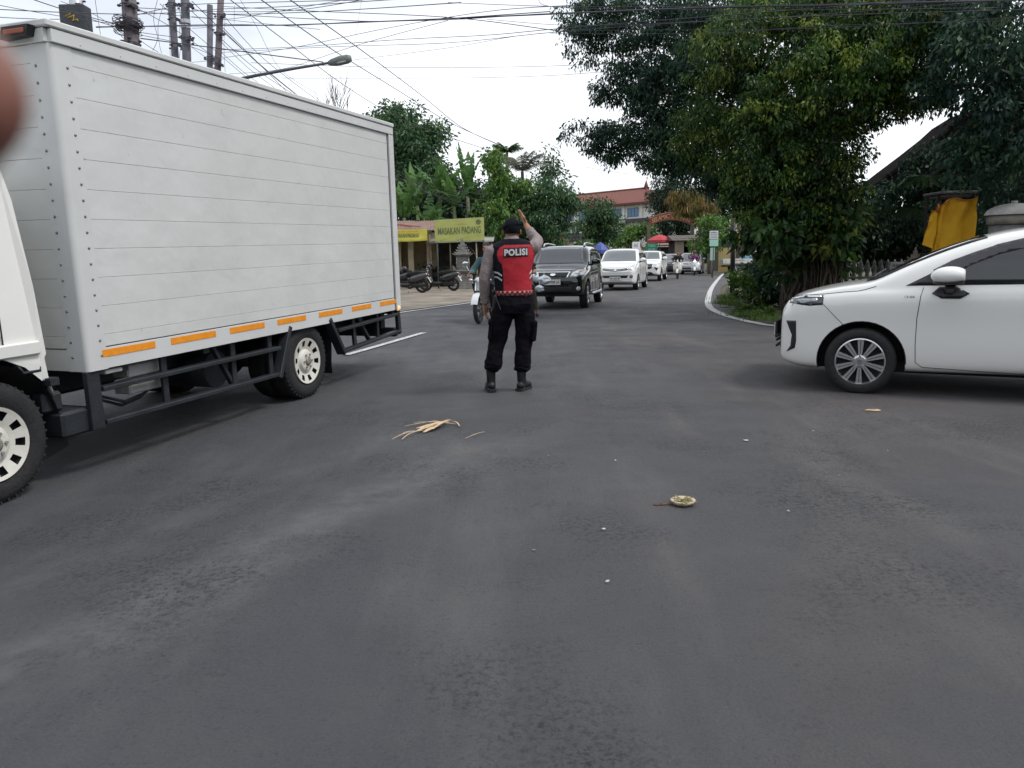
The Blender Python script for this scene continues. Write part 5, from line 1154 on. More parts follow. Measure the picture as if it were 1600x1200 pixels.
def rider(label, parent_loc, rz, shirt, pants, skin=SKIN, helmet=None, open_face=True, hair=True, seat=0.80, lean=0.12, foot=(0.12, 0.30), hands=((0.36, 0.98)), long_sleeve=False, spread=0.17, voxel=0.009, footdown=None, group=None):
    T = thing('person', label, 'person', parent_loc, rz, group=group); x0 = -0.22
    hip = V((x0, 0, seat + 0.06)); ch = hip + V((lean * 0.42 / 0.42 * 0.35, 0, 0.42)); neck = ch + V((0.03, 0, 0.10)); hc = neck + V((0.05, 0, 0.16))
    mb = MB(); head(mb, hc, (1, 0, -0.05), s=1.0, neck_to=neck)
    mb.tube([hip + V((-0.02, 0, -0.06)), hip + V((0, 0, 0.05)), hip.lerp(ch, 0.5), ch, neck], [0.13, 0.14, 0.13, 0.155, 0.06], 16, rr=[0.10, 0.10, 0.095, 0.095, 0.055], ref=V((1, 0, 0)))
    arms = []; legs = []
    for s in (1, -1):
        S = ch + V((0.0, s * 0.17, 0.02)); W = V((hands[0] - 0.06, s * 0.30, hands[1] + 0.015)); E = S.lerp(W, 0.5) + V((-0.05, s * 0.07, -0.12)); arms.append((S, E, W))
        mb.tube([S - V((0, s * 0.06, 0)), S, S.lerp(E, .5), E, E.lerp(W, .4), W], [0.05, 0.052, 0.045, 0.038, 0.036, 0.025], 12)
        hand(mb, W, (1, -0.1 * s, -0.25), (0, 0, -1), (0, -s, 0), 0.95, curl=-0.9 if s > 0 else 0.9)
        H = hip + V((0.02, s * 0.09, -0.05)); 
        if footdown == s: K = V((x0 + 0.42, s * 0.24, seat - 0.12)); F = V((x0 + 0.36, s * 0.36, 0.10))
        else: K = V((x0 + 0.46, s * spread, seat - 0.02)); F = V((foot[0], s * (spread * 0.75), foot[1] + 0.09))
        legs.append((H, K, F))
        mb.tube([H, H.lerp(K, .5), K, K.lerp(F, .4), F], [0.085, 0.078, 0.058, 0.055, 0.036], 12)
        mb.tube([F + V((-0.05, 0, -0.05)), F + V((0.04, 0, -0.05)), F + V((0.15, 0, -0.065))], [0.032, 0.036, 0.028], 10)
    remesh(mb, 'body', voxel * 0.75, skin, T, smooth=2); face_details(T, hc, (1, 0, -0.05))
    mb = MB()
    mb.tube([hip + V((-0.02, 0, -0.05)), hip + V((0, 0, 0.05)), hip.lerp(ch, 0.5), ch, ch + V((0.02, 0, 0.07)), neck + V((0.0, 0, 0.0))], [0.155, 0.16, 0.155, 0.18, 0.13, 0.068], 18, rr=[0.12, 0.12, 0.115, 0.115, 0.10, 0.062], ref=V((1, 0, 0)))
    for (S, E, W) in arms:
        e = 0.9 if long_sleeve else 0.0
        P = [S + (V((0, -1, 0)) * 0.08 if S.y > ch.y else V((0, 1, 0)) * 0.08), S, S.lerp(E, .55), S.lerp(E, 0.9)]; rr_ = [0.062, 0.072, 0.064, 0.058]
        if long_sleeve: P += [E.lerp(W, .4), E.lerp(W, .88)]; rr_ += [0.050, 0.038]
        mb.tube(P, rr_, 14)
    remesh(mb, 'shirt', voxel, shirt, T, smooth=3, noiseamp=0.006, nscale=14)
    mb = MB(); mb.tube([hip + V((-0.03, 0, -0.10)), hip + V((-0.01, 0, 0.04))], [0.16, 0.152], 16, rr=[0.13, 0.118], ref=V((1, 0, 0)))
    for (H, K, F) in legs: mb.tube([H, H.lerp(K, .5), K, K.lerp(F, .45), K.lerp(F, 0.9)], [0.105, 0.096, 0.076, 0.066, 0.052], 14)
    remesh(mb, 'trousers', voxel, pants, T, smooth=3, noiseamp=0.006, nscale=14)
    for (H, K, F) in legs:
        mb = MB(); mb.ball(F + V((0.05, 0, -0.055)), (0.13, 0.045, 0.04), 14, 8); mb.build('shoe', BLACK, T)
    if helmet is not None:
        mb = MB()
        def hf(a, b):
            ph = 2 * pi * a; front = max(0, cos(ph)); lim = 2.25 - (0.75 if open_face else 0.2) * front ** 0.5; th = lim * b
            return hc + V((0.125 * sin(th) * cos(ph) - 0.008, 0.115 * sin(th) * sin(ph), 0.125 * cos(th) + 0.02))
        mb.grid(hf, 32, 12); mb.grid(lambda a, b: hc + (hf(a, b) - hc) * 0.93, 32, 12); o = mb.build('helmet', helmet, T, recalc=False)
        if open_face:
            mb = MB(); mb.grid(lambda u, v: hc + V((0.132 * cos((u - .5) * 2.0), 0.125 * sin((u - .5) * 2.0), 0.045 + 0.03 * v)), 12, 2); mb.build('visor', BLACK, o, recalc=False)
    elif hair: hair_cap(T, hc, (1, 0, -0.05), s=1.05)
    return T
def cloth(name, col, **k): return mat(name, col, 0.85, noise_amt=0.2, nscale=16, bump=0.3, bscale=90, **k)
# -- nearest motorcycle, partly behind the officer on the left: silver-white naked bike
def motorcycle(label, loc, rz):
    T = thing('motorcycle', label, 'motorcycle', loc, rz); R = 0.30; wb = 1.28
    spoke_wheel(T, wb / 2, R, 0.047, 'front_wheel'); spoke_wheel(T, -wb / 2, R, 0.055, 'rear_wheel')
    wp = mat('white_silver_paint', (0.62, 0.63, 0.64), 0.3, coat=0.6)
    mb = MB(); mb.grid(lambda u, v: V((wb / 2 + 0.01 + (R + 0.04) * cos(radians(20 + 120 * u)), -0.07 + 0.14 * v, R + (R + 0.04 - 0.015 * (2 * v - 1) ** 2) * sin(radians(20 + 120 * u)))), 12, 4); mb.build('front_fender', wp, T, recalc=False)
    mb = MB()
    for s in (1, -1): mb.tube([(wb / 2, s * 0.085, R), (wb / 2 - 0.10, s * 0.085, 0.60), (wb / 2 - 0.21, s * 0.085, 0.95)], [0.024, 0.024, 0.018], 10)
    mb.build('fork', CHROME, T)
    mb = MB(); mb.tube([(0.56, 0, 0.70), (0.47, 0, 0.74), (0.36, 0, 0.74)], [0.19, 0.22, 0.16], 16, rr=[0.06, 0.085, 0.07], ref=V((0, 1, 0))); mb.build('front_cowl', wp, T)
    mb = MB(); mb.ball((0.50, 0, 0.885), (0.07, 0.105, 0.065), 18, 12); ho = mb.build('headlight', LAMPG, T)
    mb = MB(); mb.ball((0.45, 0, 0.89), (0.085, 0.125, 0.08), 16, 10); mb.build('headlight_cowl', BLACK, ho)
    for s in (1, -1):
        mb = MB(); mb.ball((0.46, s * 0.20, 0.885), (0.035, 0.045, 0.035), 12, 8); mb.bar((0.44, s * 0.10, 0.885), (0.45, s * 0.17, 0.885), 0.02, 0.02); mb.build('indicator', SILVER, T)
        mb = MB(); mb.tube([(0.36, s * 0.24, 1.02), (0.34, s * 0.32, 1.18)], 0.006, 6); mb.ball((0.33, s * 0.35, 1.23), (0.018, 0.06, 0.04), 12, 8); mb.build('mirror', CHROME, T)
    mb = MB(); mb.tube([(0.22, 0.38, 0.98), (0.33, 0.22, 1.03), (0.36, 0, 0.99), (0.33, -0.22, 1.03), (0.22, -0.38, 0.98)], 0.012, 8); mb.build('handlebar', BLACK, T)
    mb = MB(); mb.tube([(0.30, 0, 0.86), (0.12, 0, 0.90), (-0.10, 0, 0.84), (-0.2, 0, 0.78)], [0.07, 0.13, 0.12, 0.06], 14, rr=[0.06, 0.09, 0.08, 0.04], ref=V((0, 1, 0))); mb.build('fuel_tank', wp, T)
    mb = MB(); mb.tube([(-0.15, 0, 0.80), (-0.4, 0, 0.80), (-0.8, 0, 0.86)], [0.10, 0.13, 0.08], 12, rr=[0.04, 0.045, 0.03], ref=V((0, 1, 0))); mb.build('seat', mat('seat_vinyl', (0, 0, 0)), T)
    mb = MB(); mb.box((0.02, 0, 0.42), (0.36, 0.24, 0.30), bev=0.05); mb.tube([(0.2, 0.1, 0.32), (0.0, 0.14, 0.22), (-0.7, 0.16, 0.36)], [0.02, 0.025, 0.045], 10); mb.tube([(0.34, 0, 0.86), (0.28, 0, 0.5), (0.0, 0, 0.24), (-0.3, 0, 0.3)], 0.025, 8); mb.tube([(-0.25, 0.1, 0.32), (-0.64, 0.1, 0.30)], 0.03, 8); mb.tube([(-0.2, 0, 0.7), (-0.6, 0, 0.35)], 0.025, 8)
    mb.build('engine', mat('engine_grey', (0.09, 0.09, 0.095), 0.5, 0.5, noise_amt=0.4, nscale=20), T)
    mb = MB(); mb.tube([(-0.6, 0, 0.8), (-0.9, 0, 0.84)], [0.09, 0.04], 10); mb.build('tail_cowl', wp, T)
    mb = MB(); mb.box((0.555, 0, 0.63), (0.01, 0.22, 0.09), (0, -0.25, 0)); mb.build('front_plate', mat('plate_black', (0.02, 0.02, 0.02), 0.5), T)
    return T
w0 = gnd(746, 506); hd = radians(-103); h_ = V((cos(hd), sin(hd), 0)); mloc = V((w0.x + 0.03, w0.y, 0)) - h_ * 0.64
motorcycle('silver and white motorcycle with spoked wheels coming from behind the officer', mloc, hd)
rider('rider in a teal shirt, bareheaded, on the silver and white motorcycle', mloc, hd, cloth('teal_cloth', (0.055, 0.115, 0.125)), cloth('dark_cloth', (0.02, 0.02, 0.025)), hands=(0.28, 0.99), foot=(-0.02, 0.20), long_sleeve=True, seat=0.80)
w1 = gnd(812, 497); hd1 = radians(-96); h1 = V((cos(hd1), sin(hd1), 0)); s1 = V((-h1.y, h1.x, 0)); l1 = V((w1.x, w1.y, 0)) - h1 * 0.63
scooter('white scooter almost hidden behind the officer, plastic bags on its handlebar', None, l1, hd1, carpaint('scooter_white', (0.7, 0.7, 0.7)))
rider('rider hidden behind the officer on the white scooter, dark sleeves, one foot on the road', l1, hd1, cloth('dark_cloth', (0, 0, 0)), cloth('camouflage_green', (0.075, 0.072, 0.05)), helmet=mat('helmet_black', (0.02, 0.02, 0.022), 0.2), footdown=1)
# plastic bags
def bag(label, c, r, seed):
    mb = MB(); mb.ball((0, 0, -r[2]), r, 26, 18)
    for v in mb.bm.verts:
        q = v.co * 14 + V((seed, 0, 0)); k = 1 + 0.55 * noise.noise(q) + 0.30 * noise.noise(q * 2.5); v.co = V((v.co.x * k, v.co.y * k, v.co.z)); 
        if v.co.z > -r[2] * 0.7: f = max(0.15, (-v.co.z) / (r[2] * 0.7)); v.co.x *= f; v.co.y *= f
    mb.tube([(0, 0.015, -0.04), (0, 0.03, 0.03), (0, 0, 0.06), (0, -0.03, 0.03), (0, -0.015, -0.04)], 0.006, 6)
    o = mb.build('plastic_bag', mat('plastic_bag_white', (0.62, 0.66, 0.70), 0.35, noise_amt=0.12, nscale=20, trans=0.15), None); o.location = c; return tag(o, label, 'plastic bag', 'plastic bags hanging from the scooter')
bag('crumpled white plastic bag beside the number plate of the black car', at(850, 428, l1.y - 0.45), (0.13, 0.12, 0.12), 1)
bag('grey-white plastic bag hanging lowest, nearest the officer\'s belt', at(843, 444, l1.y - 0.55), (0.10, 0.10, 0.09), 5)
bag('upper small white plastic bag next to the officer\'s elbow', at(838, 428, l1.y - 0.35), (0.07, 0.07, 0.10), 9)
# -- two parked scooters by the food stall
GR2 = 'scooters parked on the dirt by the food stall'
def parked(label, rear_px, rz, **k):
    w = gnd(*rear_px); d = V((cos(rz), sin(rz), 0)); return scooter(label, GR2, V((w.x, w.y, 0.012)) + d * 0.63, rz, **k)
parked('dark parked scooter beside the truck tail, helmet on its mirror', (660, 458), radians(172), paint=carpaint('scooter_grey', (0.04, 0.04, 0.045)), lean=-0.12)
parked('black and lime-green parked scooter left of the stone shrine', (709, 455), radians(163), paint=carpaint('scooter_black', (0.012, 0.014, 0.013)), lean=-0.12)
parked('scooter half hidden behind the two others, khaki cover on its front', (689, 448), radians(158), paint=carpaint('scooter_grey', (0, 0, 0)), front=mat('khaki', (0.22, 0.21, 0.12), 0.7), lean=-0.12)
parked('dark scooter wedged between the truck tail and the first parked scooter', (640, 452), radians(168), paint=carpaint('scooter_black', (0, 0, 0)), lean=-0.12)
parked('scooter standing deepest under the food stall roof, silver front', (668, 446), radians(165), paint=carpaint('scooter_black', (0, 0, 0)), front=SILVER, lean=-0.12)
def helmet(label, c, m):
    mb = MB()
    mb.grid(lambda a, b: V((0.13 * sin(2.2 * b) * cos(2 * pi * a), 0.12 * sin(2.2 * b) * sin(2 * pi * a), 0.13 * cos(2.2 * b))), 24, 10); mb.grid(lambda u, v: V((0.135 * cos((u - .5) * 2.2), 0.127 * sin((u - .5) * 2.2), -0.03 + 0.09 * v)), 10, 2)
    o = mb.build('helmet', m, None, recalc=False); o.location = c; o.rotation_euler = (0, 0.3, 2.5); return tag(o, label, 'helmet')
helmet('glossy black helmet hung on the scooter nearest the truck', at(632, 421, 32.3), mat('helmet_black', (0, 0, 0)))
helmet('dark helmet on the mirror of the lime-green scooter', at(673, 414, 33.4), mat('helmet_black', (0, 0, 0)))
# lime flash & number plate of second scooter are part of its paint: thin side decal
# -- oncoming riders further back
def oncoming(px, hd, label_s, label_r, paint, shirt, pants, lit, hel, **k):
    w = gnd(*px); d = V((cos(hd), sin(hd), 0)); l = V((w.x, w.y, 0)) - d * 0.63
    scooter(label_s, 'scooters ridden towards the camera', l, hd, paint, lit=lit, **{a: b for a, b in k.items() if a == 'front'})
    rider(label_r, l, hd, shirt, pants, helmet=hel, seat=0.78, hair=hel is None, voxel=0.012, group='scooter riders coming down the road')
oncoming((1058, 436), radians(-104), 'cream white scooter with broad leg shield in front of the silver car', 'rider in a black T-shirt on the cream white scooter', carpaint('cream_paint', (0.62, 0.60, 0.54)), cloth('black_cloth', (0.012, 0.012, 0.014)), cloth('brown_cloth', (0.10, 0.07, 0.05)), False, None)
oncoming((1085, 431), radians(-103), 'dark scooter with its headlamp lit, rightmost on the road', 'rider in a purple jacket on the scooter with the lit headlamp', carpaint('scooter_black', (0, 0, 0)), cloth('purple_cloth', (0.16, 0.045, 0.15)), cloth('dark_cloth', (0, 0, 0)), True, mat('helmet_maroon', (0.10, 0.02, 0.05), 0.3), front=carpaint('scooter_white', (0, 0, 0)))
# -- remaining cars of the queue
queue_car('dark grey low car in the queue between the white off-road car and the riders', (1058, 428.5), radians(-112), carpaint('dark_grey_paint', (0.035, 0.037, 0.042), 0.3), SED, None)
queue_car('silver hatchback right behind the rider in black', (1094, 428.5), radians(-108), carpaint('silver_car_paint', (0.50, 0.51, 0.53), 0.5), dict(SED, H=1.52), None)
queue_car('silver van, farthest back, roof showing above the silver hatchback', (1090, 421), radians(-112), carpaint('silver_car_paint', (0, 0, 0)), VAN, None)
# -- white pickup seen side-on at the far junction
def pickup():
    w = gnd(1151, 426); T = thing('pickup', 'white pickup truck with open load bed crossing behind the black pole', 'pickup truck', V((w.x, w.y, 0)) + V((1.2, 0.75, 0)), radians(-4)); pw = carpaint('white_paint', (0, 0, 0))
    mb = MB(); 
    for s in (1, -1): mb.box((-1.0, s * 0.76, 0.86), (2.3, 0.04, 0.34), bev=0.008)
    mb.box((-2.13, 0, 0.86), (0.04, 1.52, 0.34), bev=0.008); mb.box((-1.0, 0, 0.70), (2.3, 1.5, 0.05)); mb.box((0.13, 0, 0.95), (0.04, 1.5, 0.5)); mb.build('load_bed', pw, T)
    mb = MB()
    for k in range(6):
        for s in (1, -1): mb.box((-1.95 + k * 0.4, s * 0.785, 0.86), (0.03, 0.02, 0.32))
    mb.box((-1.5, 0.79, 0.88), (0.9, 0.006, 0.04)); mb.build('bed_ribs', mat('dull_white', (0.6, 0.6, 0.57), 0.5), T)
    mb = MB(); mb.box((-1.0, -0.785, 0.93), (0.9, 0.008, 0.045)); mb.build('side_stripe', mat('stripe_orange', (0.55, 0.16, 0.04), 0.5), T)
    mb = MB(); A = [(0.18, 0.42), (0.18, 1.72), (0.35, 1.80), (1.05, 1.80), (1.35, 1.68), (1.75, 1.12), (1.85, 0.9), (1.87, 0.45)]
    mb.prism([(x, 0.78, z) for x, z in A], (0, -1.56, 0)); bmesh.ops.bevel(mb.bm, geom=mb.bm.edges[:], offset=0.04, segments=2, affect='EDGES'); mb.build('cab', pw, T)
    for s in (1, -1):
        mb = MB(); mb.prism([(0.3, s * 0.785, 1.10), (0.3, s * 0.785, 1.62), (1.1, s * 0.785, 1.66), (1.5, s * 0.785, 1.12)], (0, s * 0.006, 0)); mb.build('side_window', GLASS, T)
    mb = MB(); mb.box((-0.2, 0, 0.50), (3.8, 0.7, 0.12)); mb.box((-1.2, 0, 0.32), (0.1, 1.3, 0.1)); mb.build('chassis', BLACK, T)
    for x in (-1.2, 1.2):
        for s in (1, -1): car_wheel(T, x, s * 0.68, 0.30, s, 5, rimr=0.62, width=0.17)
    mb = MB(); mb.ball((-0.3, 0.0, 0.98), (0.55, 0.5, 0.28), 16, 10)
    for v in mb.bm.verts: v.co *= 1; v.co.z += 0.06 * noise.noise(v.co * 5)
    o = mb.build('tarpaulin', mat('blue_tarp', (0.06, 0.16, 0.24), 0.5, noise_amt=0.3, nscale=8), None); o.location = T.location; tag(o, 'bundled blue tarpaulin lying in the bed of the white pickup', 'tarpaulin')
    return T
pickup()
# ================================================================ vegetation
def leaves(name, sprays, L, W, mats, parent=None, seed=1, droop=0.5, weights=(0.5, 0.35, 0.15), Lvar=0.35, kind=None):
    """sprays: list of (centre, (rx,ry,rz), leaf count). Every leaf is its own folded blade."""
    rng = np.random.default_rng(seed); C = []; ctr = []; M_ = []
    for i, (c, r, n) in enumerate(sprays):
        n = int(n)
        if n <= 0: continue
        d = rng.normal(size=(n, 3)); d /= np.linalg.norm(d, axis=1)[:, None]; u = rng.random(n) ** 0.45
        p = d * u[:, None] * np.array(r); C.append(p + np.array(c)); ctr.append(d)
        base = rng.choice(3, p=weights); m = rng.choice(3, size=n, p=weights); m[rng.random(n) < 0.65] = base; M_.append(m)
    P = np.concatenate(C); D = np.concatenate(ctr); MI = np.concatenate(M_); n = len(P)
    dr = D + rng.normal(size=(n, 3)) * 0.6; dr[:, 2] -= droop * 2; dr /= np.linalg.norm(dr, axis=1)[:, None]
    s = rng.normal(size=(n, 3)); s -= dr * (s * dr).sum(1)[:, None]; s /= np.linalg.norm(s, axis=1)[:, None]
    l = L * (1 + Lvar * (rng.random(n) * 2 - 1)); w = W * (1 + Lvar * (rng.random(n) * 2 - 1))
    nn = np.cross(dr, s); b = P; mid = P + dr * (l * 0.45)[:, None]; tip = P + dr * l[:, None] - nn * (l * 0.12)[:, None]
    a1 = mid + s * (w / 2)[:, None] + nn * (w * 0.2)[:, None]; a2 = mid - s * (w / 2)[:, None] + nn * (w * 0.2)[:, None]
    v = np.stack([b, a1, tip, a2], 1).reshape(-1, 3).astype(np.float32)
    me = bpy.data.meshes.new(name); me.vertices.add(4 * n); me.vertices.foreach_set('co', v.ravel()); me.loops.add(4 * n)
    me.loops.foreach_set('vertex_index', np.arange(4 * n, dtype=np.int32)); me.polygons.add(n)
    me.polygons.foreach_set('loop_start', np.arange(0, 4 * n, 4, dtype=np.int32)); me.polygons.foreach_set('loop_total', np.full(n, 4, dtype=np.int32))
    me.polygons.foreach_set('material_index', MI.astype(np.int32)); me.update(calc_edges=True)
    for m in mats: me.materials.append(m)
    return link(bpy.data.objects.new(name, me), parent)
def sprays_in(clumps, per, spray_r, n_leaf, rng, shell=0.5, flat=0.75):
    """break each big clump into many small leaf sprays crowded toward its surface"""
    out = []
    for (c, r, dens) in clumps:
        vol = (r[0] * r[1] + r[1] * r[2] + r[0] * r[2]); k = max(3, int(per * dens * vol))
        for _ in range(k):
            d = V((rng.gauss(0, 1), rng.gauss(0, 1), rng.gauss(0, 1))).normalized(); u = shell + (1.05 - shell) * rng.random()
            k2 = 1 + 0.32 * noise.noise(V((d.x * 2.3 + c[0], d.y * 2.3 + c[1], d.z * 2.3)) )
            p = V(c) + V((d.x * r[0], d.y * r[1], d.z * r[2])) * u * k2; sr = spray_r * (0.6 + 0.8 * rng.random())
            out.append((tuple(p), (sr, sr, sr * flat), n_leaf * (0.5 + rng.random())))
    return out
BARK = mat('bark', (0.11, 0.09, 0.07), 0.9, noise_amt=0.4, nscale=6, bump=0.8, bscale=25)
BARKD = mat('bark_dark', (0.055, 0.045, 0.036), 0.9, noise_amt=0.4, nscale=6, bump=0.8, bscale=25)
def lm(tag_, a, b, c, tr=0.3): return [leafmat(tag_ + '_leaf_deep', a, tr), leafmat(tag_ + '_leaf_mid', b, tr), leafmat(tag_ + '_leaf_young', c, tr)]
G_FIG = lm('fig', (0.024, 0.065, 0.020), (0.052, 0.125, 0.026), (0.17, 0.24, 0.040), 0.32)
G_FIGD = lm('fig_shade', (0.022, 0.060, 0.048), (0.034, 0.084, 0.056), (0.065, 0.125, 0.058), 0.32)  # darker, bluer copy of the fig greens: backlit crown shade put into leaf colour
G_MANGO = lm('mango', (0.040, 0.10, 0.052), (0.065, 0.145, 0.065), (0.11, 0.19, 0.075))
G_LIGHT = lm('light', (0.06, 0.15, 0.035), (0.09, 0.20, 0.045), (0.15, 0.25, 0.055))
G_DARK = lm('dark', (0.020, 0.046, 0.030), (0.030, 0.064, 0.038), (0.05, 0.09, 0.045))
G_BUSH = lm('bush', (0.045, 0.11, 0.022), (0.075, 0.155, 0.03), (0.13, 0.20, 0.04))
G_GOLD = lm('gold', (0.10, 0.11, 0.03), (0.19, 0.15, 0.05), (0.26, 0.15, 0.06))
def limbs(mb, base, tips, r0, rng, wob=0.25):
    for t in tips:
        b, t = V(base), V(t); P = []
        for k in range(7):
            u = k / 6; p = b.lerp(t, u) + V((rng.uniform(-1, 1), rng.uniform(-1, 1), 0)) * wob * sin(pi * u) * 0.5; p.z += (t - b).length * 0.08 * sin(pi * u); P.append(p)
        mb.tube(P, [r0 * (1 - 0.85 * k / 6) for k in range(7)], 8)
def pxc(x, y, Y, rx, ry, dens=1.0, ry_depth=None):
    """clump seen at picture place (x,y) and depth Y with picture radii rx, ry -> world ellipsoid"""
    p = at(x, y, Y); k = Y / FPX
    return (tuple(p), (rx * k, (ry_depth if ry_depth is not None else (rx + ry) / 2 * k), ry * k), dens)
def tree(label, base, clumps, lmats, L, W, per, sr, nl, seed, trunk_r=0.25, bark=BARK, droop=0.4, group=None, name='tree', trunk_top=None, shell=0.5, weights=(0.5, 0.35, 0.15), cat='tree', extra=None):
    rng = random.Random(seed); b = V(base); T = thing(name, label, cat, b, group=group)
    rel = [((V(c) - b), r, d) for c, r, d in clumps]
    top = V(trunk_top) - b if trunk_top is not None else V((0, 0, min(c.z - r[2] * 0.3 for c, r, d in rel)))
    mb = MB(); mid = top * 0.5 + V((0.1, 0, 0)); mb.tube([(0, 0, -0.1), (0, 0, 0.3), mid, top], [trunk_r * 1.5, trunk_r, trunk_r * 0.85, trunk_r * 0.7], 12)
    limbs(mb, top, [c for c, r, d in rel], trunk_r * 0.55, rng)
    mb.build('trunk', bark, T)
    leaves('crown', sprays_in([(tuple(c), r, d) for c, r, d in rel], per, sr, nl, rng, shell), L, W, lmats, T, seed, droop, weights)
    return T
def banyan():
    Bp = V((6.5, 17.2, 0.05)); T = thing('banyan_tree', 'huge banyan tree with hanging roots and yellow-green tips, right of the road', 'tree', Bp); rng = random.Random(5)
    near = [pxc(1180, 60, 16, 90, 70), pxc(1290, 50, 15.5, 100, 70), pxc(1390, 70, 15.2, 90, 70), pxc(1330, 110, 15.0, 95, 60), pxc(1150, 150, 16, 75, 60), pxc(1235, 150, 15.2, 80, 65), pxc(1420, 140, 15.2, 70, 35), pxc(1370, 165, 15.3, 60, 35, 0.7),
            pxc(1210, 240, 15.6, 80, 65), pxc(1300, 235, 15.6, 50, 60), pxc(1175, 300, 16.2, 45, 50), pxc(1240, 320, 15.9, 75, 60), pxc(1300, 330, 16.2, 45, 60), pxc(1215, 372, 16.4, 38, 40), pxc(1250, 385, 16.6, 50, 35), pxc(1480, 60, 15, 70, 70), pxc(1100, 215, 17, 50, 50)]
    far = [pxc(925, 30, 20, 55, 40), pxc(915, 75, 20, 30, 28, 0.7), pxc(1000, 40, 20, 75, 60), pxc(1070, 30, 19, 60, 60), pxc(985, 130, 20, 60, 38), pxc(945, 145, 20.2, 26, 22, 0.7), pxc(1050, 130, 19.2, 60, 60), pxc(950, 215, 20, 55, 28), pxc(905, 205, 20, 32, 12, 0.6), pxc(1010, 215, 19.8, 55, 38), pxc(1065, 220, 19, 55, 50), pxc(960, 245, 20, 30, 18, 0.7), pxc(1045, 255, 19.4, 45, 24), pxc(1110, 270, 18.5, 50, 45), pxc(1140, 30, 18, 60, 60), pxc(1085, 100, 18.4, 50, 50), pxc(1030, 165, 19.4, 45, 40)]
    far += [pxc(1330, 20, 19, 90, 50), pxc(1420, 0, 19, 90, 60), pxc(1240, 10, 19, 90, 50), pxc(1235, 290, 18.6, 80, 100), pxc(1180, 180, 18.6, 90, 90), pxc(1290, 180, 18.4, 60, 60)]
    rel = lambda Q: [(tuple(V(c) - Bp), r, d) for c, r, d in Q]
    leaves('crown', sprays_in(rel(near), 40, 0.22, 66, rng, 0.55), 0.092, 0.037, G_FIG, T, 11, 0.75, (0.46, 0.34, 0.20))
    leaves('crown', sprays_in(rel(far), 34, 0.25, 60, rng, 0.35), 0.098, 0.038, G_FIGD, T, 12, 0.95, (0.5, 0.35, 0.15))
    # broad-leaved climbers on the lower half
    vine = [pxc(1222, 400, 15.7, 16, 28, 0.8), pxc(1300, 415, 16.4, 14, 26, 0.7), pxc(1230, 350, 16.0, 80, 60), pxc(1195, 300, 16.0, 36, 55), pxc(1300, 320, 16.2, 40, 80), pxc(1270, 400, 16.4, 28, 18, 0.6), pxc(1310, 385, 16.6, 16, 30, 0.6), pxc(1228, 412, 16.8, 20, 24, 0.8)]
    leaves('climber', sprays_in(rel(vine), 16, 0.30, 26, rng, 0.7), 0.19, 0.11, [leafmat('vine_deep', (0.022, 0.060, 0.020), .3), leafmat('vine_mid', (0.040, 0.095, 0.028), .3), leafmat('vine_young', (0.13, 0.17, 0.04), .3)], T, 13, 0.7, (0.5, 0.4, 0.10))
    mb = MB()
    mb.tube([(0.2, 0.3, -0.1), (0.15, 0.3, 1.2), (0.0, 0.3, 2.6), (0.2, 0.2, 4.4)], [0.6, 0.42, 0.38, 0.32], 16)
    limbs(mb, (0.1, 0.2, 3.2), [(-3.2, 2.6, 5.4), (-2.0, 1.5, 5.5), (0, -1, 5.6), (1.5, 0.5, 6.2), (3.5, 0.5, 6.4), (5.5, 0.5, 6.8), (0.2, -0.8, 2.4), (0.8, 2, 6)], 0.15, rng, 1.0)
    mb.build('trunk', BARKD, T)
    mb = MB()
    for k in range(120):
        a = rng.uniform(0, 2 * pi); rr = rng.uniform(0.35, 0.75); x, y = cos(a) * rr * 0.80 + 0.10, sin(a) * rr - 0.4; h = rng.uniform(1.5, 3.0)
        P = [(x + rng.uniform(-.03, .03) * j, y, h * (1 - j / 6) - 0.05) for j in range(7)]
        r_ = rng.choice([0.010, 0.014, 0.02, 0.035]); mb.tube(P, [r_] * 6 + [r_ * 1.6], 6)
    mb.build('aerial_roots', mat('aerial_root', (0.075, 0.058, 0.045), 0.9, noise_amt=0.4, nscale=8), T)
    return T
banyan()
# shade trees on the far right behind the temple corner
def right_trees():
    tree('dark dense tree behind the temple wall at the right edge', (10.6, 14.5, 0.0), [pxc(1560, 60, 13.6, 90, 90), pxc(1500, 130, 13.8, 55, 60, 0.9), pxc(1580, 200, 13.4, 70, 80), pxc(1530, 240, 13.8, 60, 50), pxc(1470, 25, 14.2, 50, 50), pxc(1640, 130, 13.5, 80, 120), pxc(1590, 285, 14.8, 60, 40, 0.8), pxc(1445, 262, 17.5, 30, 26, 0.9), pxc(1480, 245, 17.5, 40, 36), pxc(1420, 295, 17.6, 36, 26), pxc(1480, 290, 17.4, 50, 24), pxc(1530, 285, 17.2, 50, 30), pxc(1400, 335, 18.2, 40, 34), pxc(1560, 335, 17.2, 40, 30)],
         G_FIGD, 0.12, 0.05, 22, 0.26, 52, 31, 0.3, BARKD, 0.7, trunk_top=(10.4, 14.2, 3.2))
    tree('dark tree filling the gap between banyan and temple wall', (9.9, 20.5, 0.0), [pxc(1340, 335, 20, 50, 50), pxc(1400, 352, 20, 60, 55), pxc(1330, 390, 20.5, 60, 30), pxc(1390, 385, 20.5, 60, 34), pxc(1310, 360, 20.5, 50, 40), pxc(1460, 360, 19.5, 50, 60), pxc(1520, 340, 19, 60, 70), pxc(1590, 350, 19, 60, 70)],
         G_DARK, 0.16, 0.07, 15, 0.32, 50, 32, 0.2, BARKD, 0.6, trunk_top=(9.9, 20.3, 1.6))
right_trees()
